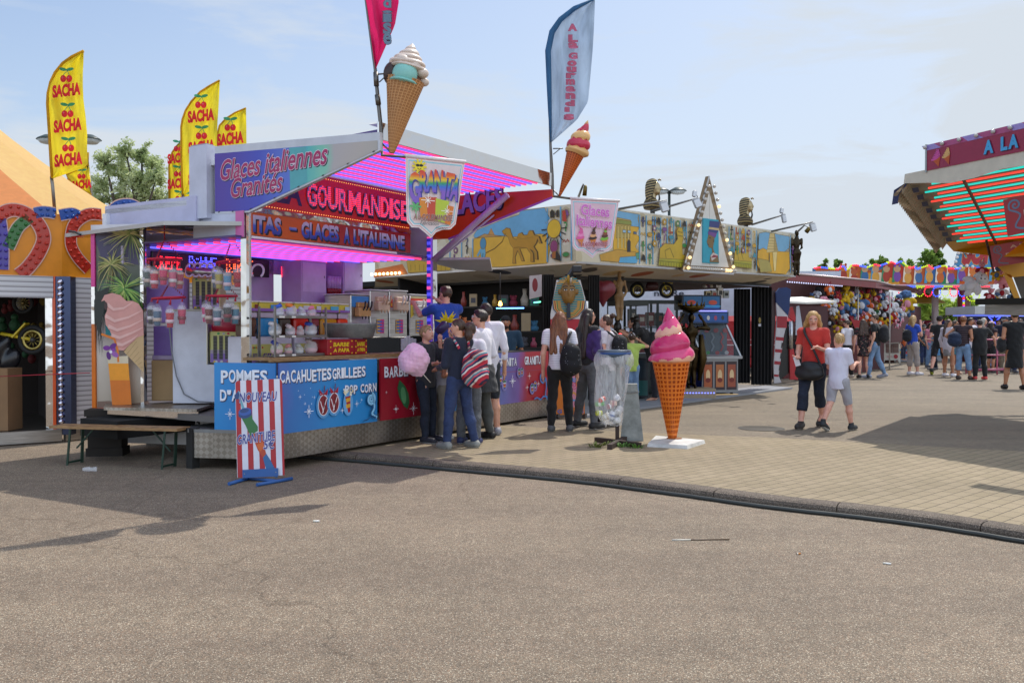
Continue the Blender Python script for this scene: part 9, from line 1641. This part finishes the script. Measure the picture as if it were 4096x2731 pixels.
p=person('vendor in dark teal polo and black cap behind the violet board',2022,1300,1.66,172,(C('#1c3c52'),.8,.45),('pants',C('#1c1c20')),None,None,'down','out',look=(8,0),skin='skin_tan',d=14.9,z=.0,w=1.22);cap_(p,'#16161a!r.8',False)
b=MB(p['T'],'#3a241a!r.9');b.ball(p['H'](0,.022,-.045),tuple(np.array((.030,.030,.022))*p['k']),n=10,k=7);b.obj('beard',p['o'])
p=person('girl with long auburn hair, white striped T-shirt and black leggings',2238,1727,1.69,8,('thin_stripes',.55,.515),('slim',C('#121214',.1)),('long','hair_auburn',.27),('#56585a','#c8c8c8'),'down','down',(-.02,.0,0),(.03,.05,0),(4,6),'skin_pink',w=.95)
bag(p,'black dotted backpack slung on the right shoulder of the auburn girl',(.10,-.10,.60),(.085,.06,.135),'dotted_black',straps=[((.06,-.10,.72),(.095,-.05,.82),(.10,.05,.80),(.12,.02,.62)),((.02,-.10,.56),(.06,-.12,.66),(.09,-.09,.74))])
p=person('girl with dark waist-length hair, purple jacket and grey jeans',2350,1713,1.74,48,(C('#1a181c'),0,.53),('slim','denim_grey'),('long','hair_dark',.33),('#1c1c1e','#d8d8d8'),'down','bent',(-.10,.03,0),(.05,-.03,0),(24,4),'skin_fair',w=.95);glasses(p)
k=p['k'];iv=Imp(.013);iv.ell((.05*k,.0,.68*k),(.085*k,.072*k,.15*k),0);iv.cap(p['sh'][1],p['el'][1],.042*k,.036*k,.03);iv.cap(p['el'][1],p['wr'][1],.036*k,.028*k,.02);iv.cut((0,0,1),(0,0,.82*k));V,F=iv.mesh();V=wob(V,F,.006,26,9);b=MB(p['T'],C('#3a2262'));b.add(V.tolist(),F.tolist(),None,True);b.obj('jacket',p['o'])
p=person('girl with a hair bun, white T-shirt and black backpack',2428,1708,1.66,-58,(C('#d2cad2',.08),.5,.5),('slim','denim_dark'),('bun','hair_brown'),('#b8b4b0','#d8d8d8'),'bent','bent',(-.02,.02,0),(.04,-.02,0),(-12,24),'skin_pink',w=.95)
bag(p,'black speckled backpack on the girl with the bun',(.0,-.12,.68),(.085,.065,.14),'dotted_black',straps=[((.05,-.09,.80),(.07,-.02,.845),(.085,.05,.80),(.085,.02,.66)),((-.05,-.09,.80),(-.07,-.02,.845),(-.085,.05,.80),(-.085,.02,.66))])
p=person('child in lime T-shirt and white cap at the claw machine',2528,1600,1.36,-10,(C('#b0c860'),.6,.46),('pants','denim_light'),('short','hair_brown'),('#8a8a8a','#d0d0d0'),'down','up',look=(0,0),d=17.0,hs=1.1,vox=.016);cap_(p,'#c8c8cc!r.8')
person('man in black bending over the claw machine behind the giant cone',2622,1580,1.72,-75,(C('#18181a'),.6,.45),('pants',C('#1c1e26')),('short','hair_dark'),None,'reach','reach',look=(0,20),d=17.6,lean=.55,vox=.016)
p=person('woman with blond bob in a red T-shirt and navy cropped trousers',3252,1708,1.71,214,(C('#bc3228',.14),.62,.50,.016,1.0),('capri','denim_dark'),('bob','hair_gold',.135),('#2c2826','#8a8480'),'fwd','hold',(.02,-.17,.035),(.01,.15,0),(-18,-24),'skin_pink',w=.98)
bag(p,'black shoulder bag hanging at the hip of the woman in red',(.0,.115,.485),(.118,.05,.078),'#16181c!r.5','handbag','handbag',straps=[((-.09,.10,.53),(-.02,.095,.68),(.05,.075,.80),(.07,.0,.845),(.05,-.07,.78),(.06,-.06,.6)),],amp=.003)
b=MB(p['T'],'#dcdce0!r.6');c=Vector(p['wr'][1]+np.array((-.0,.07,-.06)));b.box(c-Vector((.035,.02,.08)),c+Vector((.035,.0,.06)),rot=(0,.3,0));tag(b.obj('paper_bag'),'small white paper bag held by the woman in red','paper bag')
p=person('blond boy in white T-shirt and grey shorts walking beside the woman in red',3352,1722,1.37,44,(C('#d4d2e2',.06),.75,.43,.02),('shorts',C('#a8a6ac')),('buzz','hair_blond'),('#23262a','#b8b8b4',.085),'fwd','fwd',(-.03,-.17,.045),(.03,.14,0),(-50,6),'skin_pink',hs=1.17,w=.9)
b=MB(p['T'],'#2a3a34!r.7');k=p['k'];b.ball((.0,.098*k,.47*k),(.06*k,.012*k,.02*k),n=10,k=6);b.ball((.0,.088*k,.68*k),(.05*k,.012*k,.05*k),'#3a3a5a!r.7',n=10,k=6);b.obj('shirt_print',p['o'])
FV=.02
person('dark haired person in black half hidden behind the banded leg board',3192,1522,1.56,60,(C('#19191b'),.6,.46),('pants',C('#1c1c22')),('long','hair_brown',.2),('#2a2a3a','#d0d0d0'),'bent','bent',vox=FV)
person('woman in white top and black trousers with a hand on her hip',3388,1511,1.70,-35,(C('#c8c4cc',.08),.55,.56),('pants',C('#17171a')),('short','hair_brown'),('#c8b8a8','#d8d8d8'),'hip','down',(-.02,0,0),(.05,-.02,0),(-20,0),'skin_fair',vox=FV)
person('woman in a dark floral dress with bare legs seen from behind',3452,1512,1.72,5,('floral_cloth',.55,.5),('skirt','floral_cloth',.37,.098),('long','hair_brown',.2),('#1a1a1c','#c8c8c8'),'down','bent',(-.01,0,0),(.03,0,0),(0,6),'skin_pink',vox=FV)
p=person('man in black T-shirt and light jeans carrying a black backpack',3500,1512,1.86,-55,(C('#141416'),.6,.50),('slim','denim_light'),('short','hair_brown'),('#9a9aa4','#d8d8d8'),'down','down',(-.02,.08,0),(.06,-.12,.02),(-20,6),'skin_fair',vox=FV);bag(p,'large black backpack on the man in light jeans',(.0,-.13,.69),(.09,.07,.14),C('#1b1b1e'),straps=[((.05,-.09,.80),(.07,-.02,.845),(.085,.05,.80),(.085,.02,.66))])
p=person('blond woman in bright blue T-shirt and beige shorts wearing sunglasses',3650,1500,1.85,70,(C('#2c50b8'),.6,.50),('capri',C('#a89c94')),('bob','hair_blond',.12),('#c8c4c8','#e0e0e0'),'bent','mouth',(-.02,0,0),(.04,.02,0),(10,0),'skin_pink',vox=FV);glasses(p,dark=True);bag(p,'small black rucksack on the back of the woman in bright blue',(.0,-.12,.66),(.08,.06,.10),C('#1c1c20'))
p=person('man in checked shirt and dark jeans with hands behind his back',3696,1447,1.60,4,('checked_cloth',.75,.46),('pants','denim_blue'),('short','hair_grey'),('#3a3a3a','#8a8a8a'),'back','back',vox=FV,skin='skin_tan',d=35.5,w=1.1);cap_(p,'#3a4448!r.8')
p=person('man in black T-shirt, shorts and cap striding away',3757,1497,1.84,28,(C('#151517'),.6,.44),('shorts',C('#17171a')),('short','hair_dark'),('#26302a','#b8c848'),'bent','swing',(-.06,-.20,.05),(.03,.12,0),(10,0),'skin_pink',vox=FV);cap_(p,'#141416!r.8')
person('brunette in a long white tunic looking back over her shoulder',3792,1506,1.72,60,(C('#c9c0c6',.08),1.9,.41,.02),('skirt',C('#8a8684'),.36,.085),('long','hair_brown',.22),('#d0ccd0','#e0e0e0'),'down','bent',(-.02,0,0),(.04,.0,0),(70,0),'skin_tan',vox=FV)
p=person('woman in sunglasses just behind the white tunic',3818,1500,1.70,160,(C('#a89890'),.2,.46),('skirt',C('#3a7a8a'),.36,.08),('long','hair_brown',.16),('#c8a890','#c8a890'),look=(-20,0),skin='skin_tan',vox=FV,d=28.2);glasses(p,dark=True)
p=person('curly haired woman in striped vest and pale denim shorts',3851,1517,1.80,42,('dark_stripes',.15,.52),('capri','denim_light'),('short','hair_auburn'),('#3a2a24','#6a5a50'),'hip','bent',(-.02,0,0),(.05,.02,0),(10,0),'skin_tan',vox=FV);bag(p,'big navy shoulder bag carried by the curly haired woman',(-.10,-.08,.63),(.10,.07,.115),C('#1c2a44'),'handbag','handbag',straps=[((-.10,-.08,.72),(-.10,.0,.84),(-.10,.06,.74))])
person('man in white T-shirt with a bright orange print',3880,1488,1.80,165,(C('#d4d0d8',.06),.6,.44),('shorts',C('#5a6474')),('short','hair_dark'),('#8a8a8a','#d0d0d0'),'down','down',look=(-10,0),skin='skin_tan',vox=FV);b=MB(Frame(gnd(3880,1488)+Vector((-.0,-.165,1.25)),(1,0,0)),'#d8501c!r.6');b.poly([(-.13,-.1),(.13,-.1),(.13,.1),(-.13,.1)],None,.0,.02);o=b.obj('shirt_print',bpy.data.objects[[q.name for q in bpy.data.objects if q.get('label')=='man in white T-shirt with a bright orange print'][0]])
person('short haired woman all in black with red and white trainers',3918,1518,1.70,6,(C('#131315'),.7,.40,.03),('pants',C('#111113')),('short','hair_dark'),('#c83a3a','#e0d8d8'),'bent','out',(-.02,0,0),(.04,0,0),(5,0),'skin_pink',vox=FV,w=1.12)
p=person('blond grey haired woman in the queue behind the woman in black',3932,1486,1.80,120,(C('#8a7468'),.3,.46),('skirt',C('#2a2a2c'),.3,.09),('bob','hair_grey',.12),('#2a2a2a','#5a5a5a'),vox=FV,d=30.5)
p=person('woman in pale cap and dark striped top at the barrier',3963,1490,1.68,70,('dark_stripes',.2,.46),('shorts',C('#17171a')),('long','hair_dark',.2),('#2a2a2c','#8a8a8a'),'bent','bent',skin='skin_tan',vox=FV);cap_(p,'#c8a8a8!r.8')
p=person('man in navy polo and navy cap at the right end of the queue',4018,1488,1.84,200,(C('#1a2136'),.65,.46),('pants',C('#8a7c68')),('short','hair_grey'),('#4a4440','#8a8a8a'),'hip','down',look=(-60,0),skin='skin_tan',vox=FV,w=1.08);cap_(p,'#1c2740!r.8')
p=person('woman in a black dress and heels seen from behind at the right edge',4058,1556,1.88,12,(C('#0f0f11',.1),.2,.5,.02),('skirt',C('#0f0f11',.1),.27,.105),('short','hair_dark'),('#17110f','#17110f'),'bent','down',(-.04,.06,0),(.05,-.03,0),(4,0),'skin_tan',vox=.016,w=1.08);bag(p,'black handbag on the arm of the woman in the black dress',(-.15,.02,.56),(.05,.07,.095),C('#1a1a1d'),'handbag','handbag',straps=[((-.14,.02,.62),(-.13,.05,.70),(-.12,.08,.68))])
person('seated visitor in grey T-shirt behind the white menu board',3582,1448,1.30,5,(C('#7a8894'),.6,.40),('pants',C('#4a5058')),('short','hair_dark'),None,'down','out',vox=FV,d=38.0,w=1.2)
person('child in orange top on the carousel steps',3612,1440,1.25,150,(C('#c85a20'),.6,.44),('pants',C('#2a3048')),('short','hair_brown'),None,vox=FV,d=36,z=.15,hs=1.1)
person('man in grey shirt far back between the queue and the trailer',3990,1480,1.75,190,(C('#5a6068'),.6,.46),('pants',C('#2a2c34')),('short','hair_brown'),None,vox=FV,d=31.2,skin='skin_tan')
ex=[(3625,39.5,1.78,-30,'#c8c4cc','denim_blue','short','hair_brown','man in white shirt far back left of the bright blue T-shirt'),(3720,33,1.66,150,'#c87a8a','denim_light','long','hair_dark','woman in pink top standing by the carousel platform'),(3738,31,1.58,-60,'#8ab0c8','denim_dark','bob','hair_gold','fair haired woman in sky blue top behind the striding man'),(3900,32,1.82,200,'#a8a8a0','denim_blue','short','hair_dark','man in light grey T-shirt deep in the queue behind the orange print'),(3946,32.5,1.6,170,'#d8b0a0','denim_light','long','hair_auburn','red haired woman in peach top at the back of the queue'),(4045,30,1.7,-50,'#c8c8d0','denim_dark','short','hair_sand','man in white far back beyond the black dress'),(4078,29,1.75,180,'#8a3a3a','denim_blue','short','hair_brown','man in dark red shirt at the right edge of the crowd'),(3425,29.5,1.6,20,'#c8a0a8','denim_grey','bob','hair_brown','woman in rose top at the prize counter behind the floral dress')]
for X,d,h,hd,c,m,hs_,hm,lab in ex:person(lab,X,1480,h,hd,(C(c),.6,.47),('pants',m),(hs_,hm,.2),('#5a5a60','#c8c8c8'),'bent','down',(-.02,.02,0),(.03,-.02,0),(20,0),'skin_pink',d=d,vox=.022)
